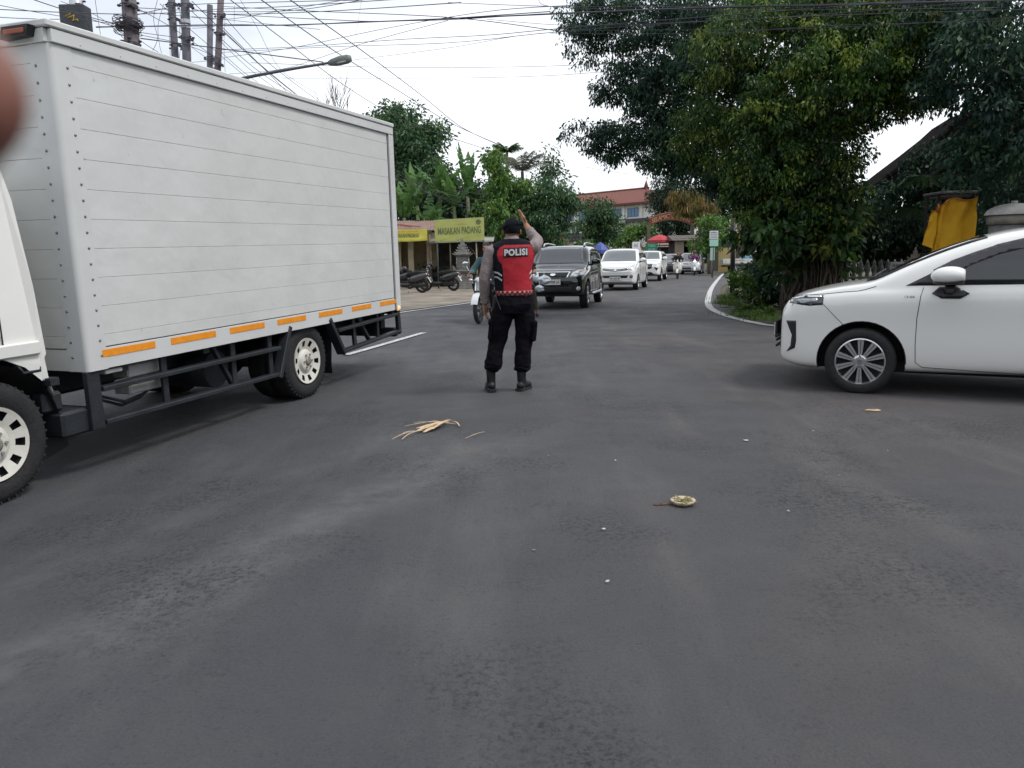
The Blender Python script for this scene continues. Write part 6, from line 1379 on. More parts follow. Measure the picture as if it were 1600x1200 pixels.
def fern(label, px, py, Y, seed, n=16, ln=0.9):
    rng = random.Random(seed); c = at(px, py, Y); T = thing('hanging_fern', label, 'fern', c, group='ferns growing on the temple gate'); mb = MB()
    for k in range(n):
        a = rng.uniform(0, 2 * pi); d = V((cos(a), sin(a) - 0.5, 0.25)).normalized(); P = []
        for j in range(9):
            u = j / 8; P.append(d * ln * u * (0.7 + 0.5 * rng.random() * 0.2) + V((0, 0, 0.25 * u - 0.75 * u * u * ln)))
        for j in range(1, 9):
            t = (P[j] - P[j - 1]).normalized(); s = t.cross(V((0, 0, 1))).normalized()
            for q in range(3):
                b = P[j - 1].lerp(P[j], q / 3); L = 0.16 * sin(pi * (j + q / 3) / 9.5) + 0.02
                for sg in (1, -1): mb.face([b, b + s * sg * L * 0.6 + t * 0.03, b + s * sg * L + V((0, 0, -0.03)), b + s * sg * L * 0.6 - t * 0.015])
    mb.build('fronds', [leafmat('fern_green', (0.018, 0.055, 0.016), .35)], T, recalc=False)
    mb = MB(); mb.ball((0, 0, -0.05), 0.08, 8, 6); mb.build('crown_base', BARKD, T)
fern('fern fronds above and left of the yellow cloth', 1445, 280, 16.6, 1, 22, 0.75)
fern('lower dark fern between stone wall and yellow cloth', 1420, 330, 16.8, 2, 18, 0.7)
fern('fern high up on the dark gable right of the sky gap', 1500, 225, 16.5, 3, 20, 0.9)
fern('small fern right of the yellow cloth over the stone cap', 1570, 292, 16.0, 4, 16, 0.6)
# roadside bushes and grass round the foot of the banyan
def bush(label, clumps, lmats, L, W, per, sr, nl, seed, group=None, droop=0.1):
    b = V(clumps[0][0]); b.z = 0.05; T = thing('bush', label, 'bush', b, group=group); rng = random.Random(seed)
    rel = [(tuple(V(c) - b), r, d) for c, r, d in clumps]
    leaves('foliage', sprays_in(rel, per, sr, nl, rng, 0.45), L, W, lmats, T, seed, droop)
    mb = MB(); limbs(mb, (0, 0, 0), [c for c, r, d in rel] + [(0.2, 0.1, 0.4), (-0.2, 0.1, 0.4)], 0.03, rng, 0.1); mb.build('stems', BARK, T)
bush('leafy green bush between the black pole and the banyan roots', [pxc(1175, 450, 19.5, 26, 24), pxc(1195, 465, 18.5, 26, 22), pxc(1160, 435, 21, 18, 14)], G_BUSH, 0.10, 0.06, 60, 0.13, 40, 41)
bush('darker bush against the left side of the banyan roots', [pxc(1205, 440, 18.4, 22, 36), pxc(1185, 425, 20, 22, 16)], G_FIGD, 0.11, 0.06, 50, 0.15, 40, 42)
bush('low weeds at the kerb in front of the banyan roots', [pxc(1170, 487, 16.6, 26, 8), pxc(1205, 493, 15.6, 22, 8)], G_BUSH, 0.08, 0.03, 70, 0.08, 40, 43, droop=-0.4)
def grass_tuft(label, px, py, w, h, n, seed):
    rng = random.Random(seed); b = gnd(px, py, 0.08); T = thing('grass_tuft', label, 'grass tuft', b, group='grass tufts along the kerb'); mb = MB()
    for k in range(n):
        x, y = rng.gauss(0, w * .4), rng.gauss(0, w * .3); a = rng.uniform(0, 2 * pi); H = h * rng.uniform(.5, 1.1); d = V((cos(a), sin(a), 0)) * H * rng.uniform(.2, .6); s = V((-sin(a), cos(a), 0)) * 0.006
        p = V((x, y, 0)); mb.face([p - s, p + s, p + d * .4 + V((0, 0, H * .7)) + s * .7, p + d * .4 + V((0, 0, H * .7)) - s * .7]); mb.face([p + d * .4 + V((0, 0, H * .7)) - s * .7, p + d * .4 + V((0, 0, H * .7)) + s * .7, p + d + V((0, 0, H * .85))])
    mb.build('blades', leafmat('grass_green', (0.085, 0.15, 0.03), .3), T, recalc=False)
    mb = MB(); mb.ball((0, 0, 0), (w * 0.3, w * 0.25, 0.02), 8, 4); mb.build('root_mat', GRASSG, T)
for i, (lb, px, py, w, h) in enumerate([('bright grass tuft around the foot of the black pole', 1143, 468, 0.55, 0.22), ('grass tuft left of the pole, nearest the white line', 1136, 475, 0.4, 0.15), ('grass tuft just right of the black pole', 1156, 478, 0.5, 0.16), ('grass on the kerb corner below the bush', 1180, 492, 0.7, 0.12), ('dry grass by the front of the white car', 1212, 500, 0.6, 0.10)]):
    grass_tuft(lb, px, py, w, h, 420, 60 + i)
# ---------------------------------------------------------------- far left and centre
def gb(px, Y): p = at(px, 404, Y); return (p.x, Y, 0.0)
GL = 'trees behind the food stalls'
tree('tall dark mango tree rising behind the tail of the truck', gb(640, 54), [pxc(625, 190, 54, 32, 32), pxc(650, 225, 53, 42, 36), pxc(610, 240, 54, 40, 50), pxc(665, 270, 52, 40, 45), pxc(684, 213, 53, 18, 18, 0.8), pxc(620, 310, 52, 45, 40), pxc(590, 200, 55, 20, 25), pxc(680, 320, 52, 40, 40)], G_MANGO, 0.34, 0.13, 5.5, 0.75, 60, 51, 0.5, BARK, 0.45, GL)
tree('airy light-crowned tree beside the palms', gb(860, 58), [pxc(858, 248, 58, 22, 20, 0.7), pxc(848, 268, 58, 20, 16, 0.7), pxc(872, 270, 57, 18, 16, 0.6)], G_MANGO, 0.28, 0.12, 5.0, 0.6, 34, 52, 0.22, BARK, 0.4, GL, shell=0.3)
tree('round dense tree overhanging the road behind the officer\'s raised hand', gb(835, 47), [pxc(835, 300, 47, 36, 28), pxc(872, 310, 46, 32, 26), pxc(800, 320, 46, 30, 36), pxc(845, 345, 46, 42, 30), pxc(885, 320, 46, 18, 20), pxc(820, 375, 47, 36, 28, 0.8), pxc(860, 378, 47, 22, 22, 0.6)], G_MANGO, 0.26, 0.10, 7.5, 0.6, 55, 53, 0.35, BARKD, 0.7, GL)
tree('dark undergrowth tree right behind the yellow sign', gb(700, 50), [pxc(700, 320, 50, 60, 35), pxc(650, 340, 50, 50, 35), pxc(750, 330, 50, 40, 40), pxc(770, 370, 49, 40, 35), pxc(700, 370, 49, 60, 35), pxc(640, 390, 49, 40, 30)], G_DARK, 0.32, 0.14, 6.5, 0.7, 50, 54, 0.3, BARKD, 0.4, GL)
tree('bright green bushy tree between palm and road', gb(770, 45), [pxc(772, 262, 45, 16, 28, 0.9), pxc(782, 300, 45, 22, 26), pxc(765, 330, 45, 22, 24), pxc(790, 340, 45, 20, 30), pxc(815, 290, 45, 20, 14, 0.7)], G_LIGHT, 0.22, 0.12, 9, 0.5, 46, 55, 0.2, BARK, 0.5, GL)
tree('round dark green tree standing in front of the white building', gb(940, 66), [pxc(938, 332, 66, 26, 20), pxc(922, 350, 66, 20, 18), pxc(952, 352, 66, 18, 20), pxc(935, 368, 66, 26, 16, 0.8)], G_MANGO, 0.30, 0.13, 7, 0.6, 50, 56, 0.25, BARKD, 0.4)
tree('yellow-green bushy tree left of the arch', gb(992, 74), [pxc(985, 362, 74, 18, 12), pxc(1005, 358, 74, 16, 10), pxc(975, 376, 73, 24, 12), pxc(1018, 366, 74, 14, 10)], G_LIGHT, 0.28, 0.14, 8, 0.5, 44, 57, 0.18)
tree('tall blackish conifer-like tree right of the red roof', gb(1038, 84), [pxc(1040, 290, 84, 14, 16), pxc(1032, 312, 84, 20, 16), pxc(1042, 335, 84, 24, 18), pxc(1055, 300, 84, 18, 26), pxc(1048, 362, 84, 24, 20), pxc(1075, 330, 84, 28, 34)], G_DARK, 0.36, 0.12, 5, 0.8, 60, 58, 0.4, BARKD, 0.5)
tree('tree with hanging golden-brown foliage over the arch', gb(1092, 60), [pxc(1062, 308, 60, 17, 14), pxc(1082, 316, 60, 24, 20), pxc(1102, 330, 60, 18, 18, 0.8), pxc(1068, 328, 60, 14, 16, 0.8)], G_GOLD, 0.42, 0.06, 11, 0.45, 46, 59, 0.2, BARK, 1.6)
tree('green tree behind the small signboards on the right roadside', gb(1110, 56), [pxc(1108, 352, 56, 20, 14), pxc(1122, 372, 56, 18, 14), pxc(1098, 380, 56, 16, 14), pxc(1130, 350, 57, 16, 14, 0.8)], G_LIGHT, 0.24, 0.12, 8, 0.5, 44, 60, 0.15)
tree('dark tree behind the far house, seen under the banyan', gb(1180, 68), [pxc(1165, 310, 70, 40, 30), pxc(1200, 340, 70, 40, 40), pxc(1140, 320, 70, 30, 30), pxc(1230, 380, 68, 40, 34), pxc(1120, 300, 72, 26, 30)], G_DARK, 0.36, 0.15, 4.5, 0.8, 50, 61, 0.3, BARKD)
tree('leafy tree closing the view behind the white pickup', gb(1195, 64), [pxc(1185, 385, 66, 26, 20), pxc(1215, 400, 66, 24, 22), pxc(1160, 372, 68, 16, 12, 0.7)], G_MANGO, 0.3, 0.13, 6, 0.6, 44, 63, 0.2)
tree('low dark tree behind the black off-road car', gb(880, 52), [pxc(875, 392, 52, 26, 14), pxc(905, 390, 56, 30, 14), pxc(845, 398, 50, 26, 16), pxc(940, 395, 60, 26, 12)], G_BUSH, 0.22, 0.11, 8, 0.45, 46, 62, 0.12)
# far tree belt that closes the horizon: a wood nobody could count, plus an added ring behind the camera
def belt():
    rng = random.Random(77); cl = []
    for k in range(90):
        a = radians(-62 + 124 * k / 89); Y = 150 + rng.uniform(-12, 12); x = Y * math.tan(a) * 0.8; h = rng.uniform(3.0, 5.0)
        cl.append(((x, Y, h * 0.8), (5.5, 4, h), 1.0))
    for k in range(64):  # unseen tree ring behind the camera, added to darken reflections and low side light
        a = radians(150 + 240 * k / 63); R_ = 38 + rng.uniform(-3, 3); h = rng.uniform(3.5, 5.5); x, y = R_ * cos(a), R_ * sin(a)
        if y > 8: continue
        cl.append(((x, y, h * 0.85), (3.2, 3.2, h), 2.6))
    o = leaves('far_wood', sprays_in(cl, 0.9, 1.5, 26, rng, 0.5), 0.85, 0.5, G_MANGO, None, 78, 0.2)
    tag(o, 'belt of trees closing the horizon plus an unseen ring added behind the camera to cut light', 'wood', kind='stuff')
belt()
# banana plants and palms
def blade(mb, base, d, L, W, bend, rng, n=18, torn=0.6):
    """banana leaf: arched midrib with two wide halves"""
    base = V(base); d = V(d).normalized(); side = d.cross(V((0, 0, 1)))
    side = side.normalized() if side.length > 0.05 else V((1, 0, 0)); hv = V((d.x, d.y, 0)); hv = hv.normalized() if hv.length > 0.05 else V((0.3, 0.2, 0))
    P = [base + d * L * u + (hv * 0.5 - V((0, 0, 1))) * bend * L * u * u for u in [k / n for k in range(n + 1)]]
    up = V((0, 0, 1))
    for k in range(n):
        if rng.random() < 0.06: continue
        w0 = W * sin(pi * min(1, (k / n) ** 0.7)) * 0.5 + 0.01; w1 = W * sin(pi * min(1, ((k + 1) / n) ** 0.7)) * 0.5 + 0.01
        for s in (1, -1):
            g = rng.uniform(0, torn) * 0.25; a = P[k]; b = P[k + 1]
            h1, h2 = rng.uniform(.1, .9), rng.uniform(-.12, .12); mb.face([a, b, b + side * s * w1 * (1 - g) - up * (w1 * h1) + d * 0.10, a + side * s * w0 - up * (w0 * (h1 + h2)) + d * 0.08])
    mb.tube(P, [0.03 * (1 - 0.8 * k / n) for k in range(n + 1)], 5)
def banana(label, px, Y, seed, top_py, n=7, fan=0.7, L=2.6):
    rng = random.Random(seed); b = V(gb(px, Y)); T = thing('banana_plant', label, 'banana plant', b, group='banana plants behind the food stalls'); z = at(px, top_py, Y).z - L * 0.75
    mb = MB(); mb.tube([(0, 0, 0), (0.05, 0, z * .5), (0, 0, z)], [0.16, 0.13, 0.09], 10); mb.build('stem', mat('banana_stem', (0.12, 0.14, 0.06), 0.7, noise_amt=0.3, nscale=6), T)
    for k in range(n):
        a = rng.uniform(0, 2 * pi); t = rng.uniform(0.15, fan); mb = MB(); blade(mb, (0, 0, z), (cos(a) * t, sin(a) * t * 0.6, 1), L * rng.uniform(.75, 1.1), 0.75, rng.uniform(0.25, 0.85) * t * 1.3, rng)
        mb.build('leaf', leafmat('banana_leaf', (0.10, 0.21, 0.07), .35), T, recalc=False)
banana('banana plant close to the truck tail, leaves like paddles', 634, 43, 1, 283, 7, 0.5, 2.6)
banana('banana plant left of centre with upright and drooping leaves', 690, 46, 2, 245, 8, 0.9, 3.0)
banana('banana plant with two tall upright leaves against the sky', 733, 47, 3, 232, 5, 0.30, 3.2)
banana('banana plant with ragged light leaves between the tall tree and the sign', 655, 45, 7, 262, 8, 0.8, 2.8)
banana('banana plant with a broad leaf leaning right above the yellow sign', 712, 45, 8, 268, 7, 0.7, 2.6)
banana('low spreading banana plant behind the yellow sign', 672, 44, 4, 300, 7, 1.1, 2.4)
banana('short banana plant at the right end of the yellow sign', 752, 46, 5, 270, 5, 1.0, 2.2)
def palm(label, px, Y, top_py, n, L, lw, seed, m, droop=0.9, up=0.5, name='palm_tree', tr=0.09, trunk=None):
    rng = random.Random(seed); b = V(gb(px, Y)); T = thing(name, label, 'palm tree', b); z = at(px, top_py, Y).z
    mb = MB(); mb.tube([(0, 0, 0), (0.1, 0, z * .5), (0, 0, z)], [tr * 1.4, tr, tr * 0.9], 10); mb.build('trunk', trunk or mat('palm_trunk', (0.22, 0.24, 0.17), 0.8, noise_amt=0.3, nscale=5), T)
    for k in range(n):
        a = 2 * pi * k / n + rng.uniform(-.2, .2); d = V((cos(a), sin(a) * 0.8, up + rng.uniform(-.3, .7))).normalized(); mb = MB(); N_ = 14
        P = [V((0, 0, z)) + d * L * (j / N_) - V((0, 0, 1)) * droop * L * 0.45 * (j / N_) ** 2 for j in range(N_ + 1)]
        mb.tube(P, [0.03 * (1 - .8 * j / N_) for j in range(N_ + 1)], 4)
        for j in range(2, N_ + 1):
            t = (P[j] - P[j - 1]).normalized(); s = t.cross(V((0, 0, 1))).normalized()
            for q in (0, .5):
                p = P[j - 1].lerp(P[j], q); l = lw * sin(pi * (0.15 + 0.8 * j / N_))
                for sg in (1, -1):
                    e = p + (s * sg * 0.8 + t * 0.5 - V((0, 0, 0.35 + 0.4 * rng.random()))).normalized() * l; w = t * 0.03; mb.face([p - w, p + w, e + w * .2, e - w * .2])
        mb.build('frond', m, T, recalc=False)
palm('slender areca palm with short feathery crown against the sky', 795, 56, 238, 11, 1.5, 0.55, 7, leafmat('areca_green', (0.05, 0.095, 0.035), .3), 0.8, 0.8, tr=0.10)
palm('grey-leaved coconut palm leaning over the round tree', 818, 54, 268, 12, 2.9, 0.7, 8, leafmat('coconut_grey', (0.13, 0.15, 0.12), .3), 1.0, 0.9, tr=0.12, trunk=BARK)
# leafless twiggy tree above the truck
def bare(px, py, Y, seed):
    rng = random.Random(seed); b = V(gb(px, Y)); T = thing('bare_tree', 'leafless twiggy tree poking up behind the truck roof', 'tree', b); z = at(px, py, Y).z; mb = MB()
    def br(p, d, L, r, dep):
        q = p + d * L; mb.tube([p, p.lerp(q, .5) + V((rng.uniform(-.04, .04) * L, 0, 0)), q], [r, r * .8, r * .55], 5)
        if dep > 0:
            for _ in range(rng.choice((2, 3))): br(q, (d + V((rng.uniform(-.55, .55), rng.uniform(-.4, .4), rng.uniform(-.05, .35)))).normalized(), L * rng.uniform(.55, .8), r * .6, dep - 1)
    br(V((0, 0, 0)), V((0.02, 0, 1)), z * 0.5, 0.12, 0); 
    for k in range(4): br(V((0.02, 0, z * 0.5)), V((rng.uniform(-.35, .35), 0, 1)).normalized(), z * 0.20, 0.05, 3)
    mb.build('branches', BARKD, T)
bare(532, 128, 40, 3)
# ================================================================ food stalls, shrine and signs on the left
def L3(px, py, Y): return at(px, py, Y)
yel = mat('banner_yellow', (0.62, 0.56, 0.09), 0.6, noise_amt=0.10, nscale=3); ygr = mat('banner_yellow_green', (0.42, 0.45, 0.13), 0.55, noise_amt=0.08, nscale=2)
beige = mat('stained_beige_wall', (0.36, 0.30, 0.20), 0.9, noise_amt=0.35, nscale=1.3, bump=0.3, bscale=12, detail=10)
wood = mat('weathered_wood', (0.13, 0.10, 0.075), 0.9, noise_amt=0.4, nscale=5, bump=0.4)
def banner(T, a, b, top, bot, y, m, wave, name='banner'):
    mb = MB()
    f = lambda u, v, o=0: V((a + (b - a) * u, y - o + wave * (sin(u * 9 + v * 4) * 0.5 + noise.noise(V((u * 4, v * 3, 1)))) * (0.4 + v), top + (bot - top) * v - 0.03 * sin(pi * u) * (1 if v > .5 else .4)))
    mb.grid(lambda u, v: f(u, v), 30, 12); mb.grid(lambda u, v: f(u, v, 0.006), 30, 12); return mb.build(name, m, T, recalc=False), f
def letters(parent, body, f, u0, u1, v0, v1, m, push=0.02, off=0.0, name='lettering'):
    tm = text_mesh(body, 0.1, offset=off); xs = [v.co.x for v in tm.vertices]; ys = [v.co.y for v in tm.vertices]
    bm = bmesh.new(); bm.from_mesh(tm); bmesh.ops.triangulate(bm, faces=bm.faces[:])
    for v in bm.verts:
        u = u0 + (u1 - u0) * (v.co.x - min(xs)) / (max(xs) - min(xs)); w = v1 + (v0 - v1) * (v.co.y - min(ys)) / (max(ys) - min(ys)); p = f(u, w); v.co = V((p.x, p.y - push, p.z))
    me = bpy.data.meshes.new(name); bm.to_mesh(me); bm.free(); me.materials.append(m); return link(bpy.data.objects.new(name, me), parent)
def serif_bars(): pass
def stalls():
    Y = 38.0; k = Y / FPX
    a, b = L3(560, 400, Y).x, L3(678, 400, Y).x
    T = thing('food_stall', 'low beige food stall with corrugated roof and small yellow banner', 'food stall', ((a + b) / 2, Y, 0)); X = lambda px: L3(px, 400, Y).x - (a + b) / 2; Z = lambda py, px=650: L3(px, py, Y).z
    mb = MB(); mb.box((0, 1.6, 1.35), (b - a, 0.12, 2.7)); mb.box((X(620) - 0.0, 0.9, 1.3), (0.12, 1.4, 2.6)); mb.box((X(668), 0.9, 1.3), (0.12, 1.4, 2.6)); mb.build('wall', beige, T)
    mb = MB(); mb.box((X(641), 0.35, 1.3), (0.26, 0.26, 2.6), bev=0.01); mb.box((X(622), 0.35, 1.3), (0.2, 0.2, 2.6)); mb.build('pillar', mat('pale_pillar', (0.42, 0.36, 0.25), 0.9, noise_amt=0.2, nscale=3), T)
    mb = MB(); mb.box((0, 1.2, 0.45), (b - a, 0.3, 0.9)); mb.build('counter', CONC, T)
    mb = MB(); n = 60
    def rf(u, v, o=0): x = X(560) + (X(684) - X(560)) * u; return V((x, -0.9 + 3.4 * v, 2.72 + 0.62 * v + 0.022 * sin(u * n * 2 * pi / 2) + 0.05 * noise.noise(V((u * 8, v * 3, 0))) - o))
    mb.grid(lambda u, v: rf(u, v), 120, 8); mb.grid(lambda u, v: rf(u, v, 0.02), 120, 8); mb.build('roof', mat('rusty_sheet_roof', (0.23, 0.19, 0.17), 0.75, noise_amt=0.45, nscale=2.5, col2=(0.30, 0.16, 0.12)), T, recalc=False)
    mb = MB(); mb.box((X(622), -0.7, 3.02), (1.6, 0.05, 0.09), (0, 0.12, 0)); mb.box((X(640), -0.5, 2.98), (1.3, 0.05, 0.05), (0, 0.12, 0)); mb.build('striped_board', mat('striped_red', (0.35, 0.12, 0.10), 0.7, noise_amt=0.5, nscale=12), T)
    mb = MB(); mb.box((X(640), -0.86, 2.72), (1.9, 0.06, 0.06)); mb.build('fascia', wood, T)
    o, f = banner(T, X(608), X(672), Z(359), Z(377), -0.95, yel, 0.02); letters(o, 'MASAKAN PADANG', f, 0.20, 0.80, 0.36, 0.68, mat('faded_print', (0.16, 0.20, 0.08), 0.7), 0.02, 0.003); letters(o, 'RUMAH MAKAN SEDERHANA', f, 0.22, 0.78, 0.10, 0.24, mat('faded_print_orange', (0.62, 0.30, 0.08), 0.7), 0.02, name='small_lettering')
    # hoarding on two posts
    Y2 = 36.0; a2, b2 = L3(681, 400, Y2).x, L3(757, 400, Y2).x; cx = (a2 + b2) / 2
    S = thing('hoarding', 'large yellow-green hoarding on two poles advertising Padang food', 'hoarding', (cx, Y2, 0)); w = (b2 - a2) / 2; zt, zb = L3(718, 341.5, Y2).z, L3(718, 376.5, Y2).z
    mb = MB(); 
    for x in (-w + 0.08, w - 0.02): mb.cyl((x, 0.06, 0), (x, 0.06, zt - 0.05), 0.035, 10)
    mb.build('post', mat('green_grey_post', (0.07, 0.10, 0.09), 0.6), S)
    mb = MB(); R_ = 0.03
    for (p, q) in (((-w, 0, zt - 0.06), (w, 0, zt + 0.03)), ((-w, 0, zb - 0.03), (w, 0, zb + 0.02)), ((-w, 0, zb), (-w, 0, zt - 0.03)), ((w, 0, zb), (w, 0, zt))): mb.bar(p, q, 0.035, 0.035)
    mb.build('frame', mat('pale_frame', (0.4, 0.42, 0.36), 0.6), S)
    mb = MB()
    f2 = lambda u, v: V((-w + 2 * w * u, -0.03 + 0.012 * noise.noise(V((u * 5, v * 4, 3))), (zt - 0.06 + 0.09 * u) + ((zb - 0.03 + 0.05 * u) - (zt - 0.06 + 0.09 * u)) * v))
    mb.grid(f2, 30, 14); mb.grid(lambda u, v: f2(u, v) + V((0, 0.02, 0)), 30, 14); o = mb.build('banner', ygr, S, recalc=False)
    pr = mat('hoarding_print', (0.13, 0.15, 0.07), 0.7); letters(o, 'MASAKAN PADANG', f2, 0.06, 0.94, 0.36, 0.68, pr, 0.012, 0.001); letters(o, 'RM. SEDERHANA', f2, 0.40, 0.62, 0.20, 0.27, mat('faded_print_orange', (0, 0, 0)), 0.012, name='small_lettering')
    mb = MB(); c = f2(0.89, 0.18); mb.lathe(c + V((0, -0.02, 0)), (0, 1, 0), [(0.11, 0), (0.075, 0)], 24); mb.lathe(c + V((0, -0.021, 0)), (0, 1, 0), [(0.062, 0), (0.0, 0)], 20); mb.build('round_logo', pr, o)
    mb = MB()
    for u0 in (0.10, 0.45): mb.tube([f2(u0, 0.95) + V((0, -0.012, 0)), f2(u0 + 0.08, 0.86) + V((0, -0.016, 0)), f2(u0 + 0.2, 0.78) + V((0, -0.012, 0))], 0.006, 5)
    mb.build('fold', yel, o)
    # lean-to behind the shrine
    Y3 = 38.5; c3 = L3(722, 400, Y3).x
    W_ = thing('lean_to', 'dark open lean-to with pale sagging roof edge behind the stone shrine', 'lean-to', (c3, Y3, 0)); X3 = lambda px: L3(px, 400, Y3).x - c3; Z3 = lambda py: L3(722, py, Y3).z
    mb = MB(); mb.grid(lambda u, v: V((X3(672) + (X3(772) - X3(672)) * u, -1.0 + 3.5 * v, Z3(378) + 0.35 * v + 0.03 * sin(u * 12))), 30, 4); mb.grid(lambda u, v: V((X3(672) + (X3(772) - X3(672)) * u, -1.0 + 3.5 * v, Z3(378) - 0.03 + 0.35 * v + 0.03 * sin(u * 12))), 30, 4); mb.build('roof', mat('dusty_sheet', (0.30, 0.29, 0.26), 0.8, noise_amt=0.3, nscale=3), W_, recalc=False)
    mb = MB(); mb.bar((X3(674), -1.02, Z3(379.5)), (X3(770), -1.02, Z3(377.5)), 0.06, 0.03); mb.build('eaves_board', mat('pale_frame', (0, 0, 0)), W_)
    mb = MB(); mb.box((0, 2.4, 1.1), (3.3, 0.1, 2.2)); mb.box((-0.9, 1.0, 0.5), (1.0, 0.7, 1.0)); mb.box((0.9, 1.6, 0.45), (0.8, 0.6, 0.9)); mb.build('back_wall', mat('shaded_boards', (0.035, 0.034, 0.032), 0.9, noise_amt=0.5, nscale=3), W_)  # near-black boards: the shade under the lean-to roof is put into their colour
    for px in (676, 706, 746, 769):
        mb = MB(); mb.cyl((X3(px), -0.95, 0), (X3(px), -0.95, Z3(379)), 0.035, 8); mb.build('post', wood if px != 746 else mat('pale_post', (0.34, 0.29, 0.21), 0.8), W_)
    mb = MB(); mb.tube([(X3(733), -0.5, 2.0), (X3(740), -0.6, 1.75), (X3(745), -0.9, 1.5)], 0.03, 6); mb.build('brace', wood, W_)
    # utility plinth right of sign
stalls()
STONE = mat('carved_grey_stone', (0.21, 0.205, 0.19), 0.9, noise_amt=0.4, nscale=7, bump=0.9, bscale=30)
def stone_shrine(label, px, base_py, H, mdark, Y=None, cat='shrine', group=None):
    w = gnd(px, base_py) if Y is None else V((at(px, 400, Y).x, Y, 0)); T = thing('stone_shrine', label, cat, (w.x, w.y, 0.0), group=group); s = H / 2.5
    def tier(mb, z0, z1, a, b=None):
        b = b or a; mb.prism([(-a / 2, -a / 2, z0), (a / 2, -a / 2, z0), (a / 2, a / 2, z0), (-a / 2, a / 2, z0)], (0, 0, z1 - z0)); 
    mb = MB(); z = 0
    for a, h in ((1.15, 0.12), (1.0, 0.10), (0.86, 0.10), (0.74, 0.06), (0.66, 0.34), (0.78, 0.07), (0.9, 0.06)): mb.box((0, 0, (z + h / 2) * s), (a * s, a * s, h * s), bev=0.012 * s); z += h
    for x in (-1, 1):
        for y in (-1, 1): mb.prism([((x * 0.43) * s, (y * 0.43) * s, z * s), ((x * 0.30) * s, (y * 0.43) * s, z * s), ((x * 0.46) * s, (y * 0.46) * s, (z + 0.22) * s)], (0.0, -y * 0.10 * s, 0)); mb.ball((x * 0.36 * s, y * 0.36 * s, (z - 0.35) * s), (0.06 * s, 0.06 * s, 0.14 * s), 8, 6)
    mb.build('base', mdark, T)
    mb = MB(); zb = z; h = 0.62
    mb.box((0, 0, (zb + h / 2) * s), (0.46 * s, 0.46 * s, h * s), bev=0.015 * s)
    for x in (-1, 1):
        for y in (-1, 1): mb.cyl((x * 0.25 * s, y * 0.25 * s, zb * s), (x * 0.25 * s, y * 0.25 * s, (zb + h) * s), 0.035 * s, 8); mb.ball((x * 0.25 * s, y * 0.25 * s, (zb + h * 0.5) * s), 0.05 * s, 8, 6)
    mb.box((0, -0.235 * s, (zb + 0.3) * s), (0.22 * s, 0.02, 0.38 * s)); mb.build('body', mdark, T)
    mb = MB(); z = zb + h
    for a, h in ((0.66, 0.06), (0.80, 0.05), (0.66, 0.07), (0.52, 0.10), (0.40, 0.11), (0.30, 0.11), (0.20, 0.10), (0.11, 0.12)):
        mb.box((0, 0, (z + h / 2) * s), (a * s, a * s, h * s), bev=0.012 * s)
        if a > 0.25:
            for x in (-1, 1):
                for y in (-1, 1): mb.tube([(x * a * .46 * s, y * a * .46 * s, (z + h * .4) * s), (x * a * .56 * s, y * a * .56 * s, (z + h * 1.3) * s)], [0.035 * s, 0.005], 6)
        z += h
    mb.ball((0, 0, (z + 0.03) * s), (0.04 * s, 0.04 * s, 0.09 * s), 8, 6); mb.build('crown', mdark, T)
    return T
stone_shrine('weathered grey stone shrine with stepped pointed top, in front of the lean-to', 723, 0, 2.5, STONE, Y=35.2)
# climber-clad power pole with a small lamp, and low wall below it
p = at(781, 400, 41); T = thing('clad_pole', 'thin power pole overgrown with climbers right of the hoarding', 'pole', (p.x, 41, 0)); mb = MB(); mb.cyl((0, 0, 0), (0, 0, at(781, 232, 41).z), 0.09, 8); mb.build('post', BARKD, T); mb = MB(); zz = at(765, 236, 41).z; mb.bar((0, 0, zz), (-0.5, 0, zz - 0.02), 0.04, 0.04); mb.box((-0.55, 0, zz), (0.22, 0.12, 0.08)); mb.build('lamp_arm', BLACK, T)
rg = random.Random(8); zq = at(781, 240, 41).z
leaves('climber', [((rg.gauss(0, .32), rg.gauss(-.1, .25), 1.0 + (zq - 1.0) * k / 70), (.30, .28, .30), 42) for k in range(71)], 0.2, 0.11, G_LIGHT, T, 81, 0.6)
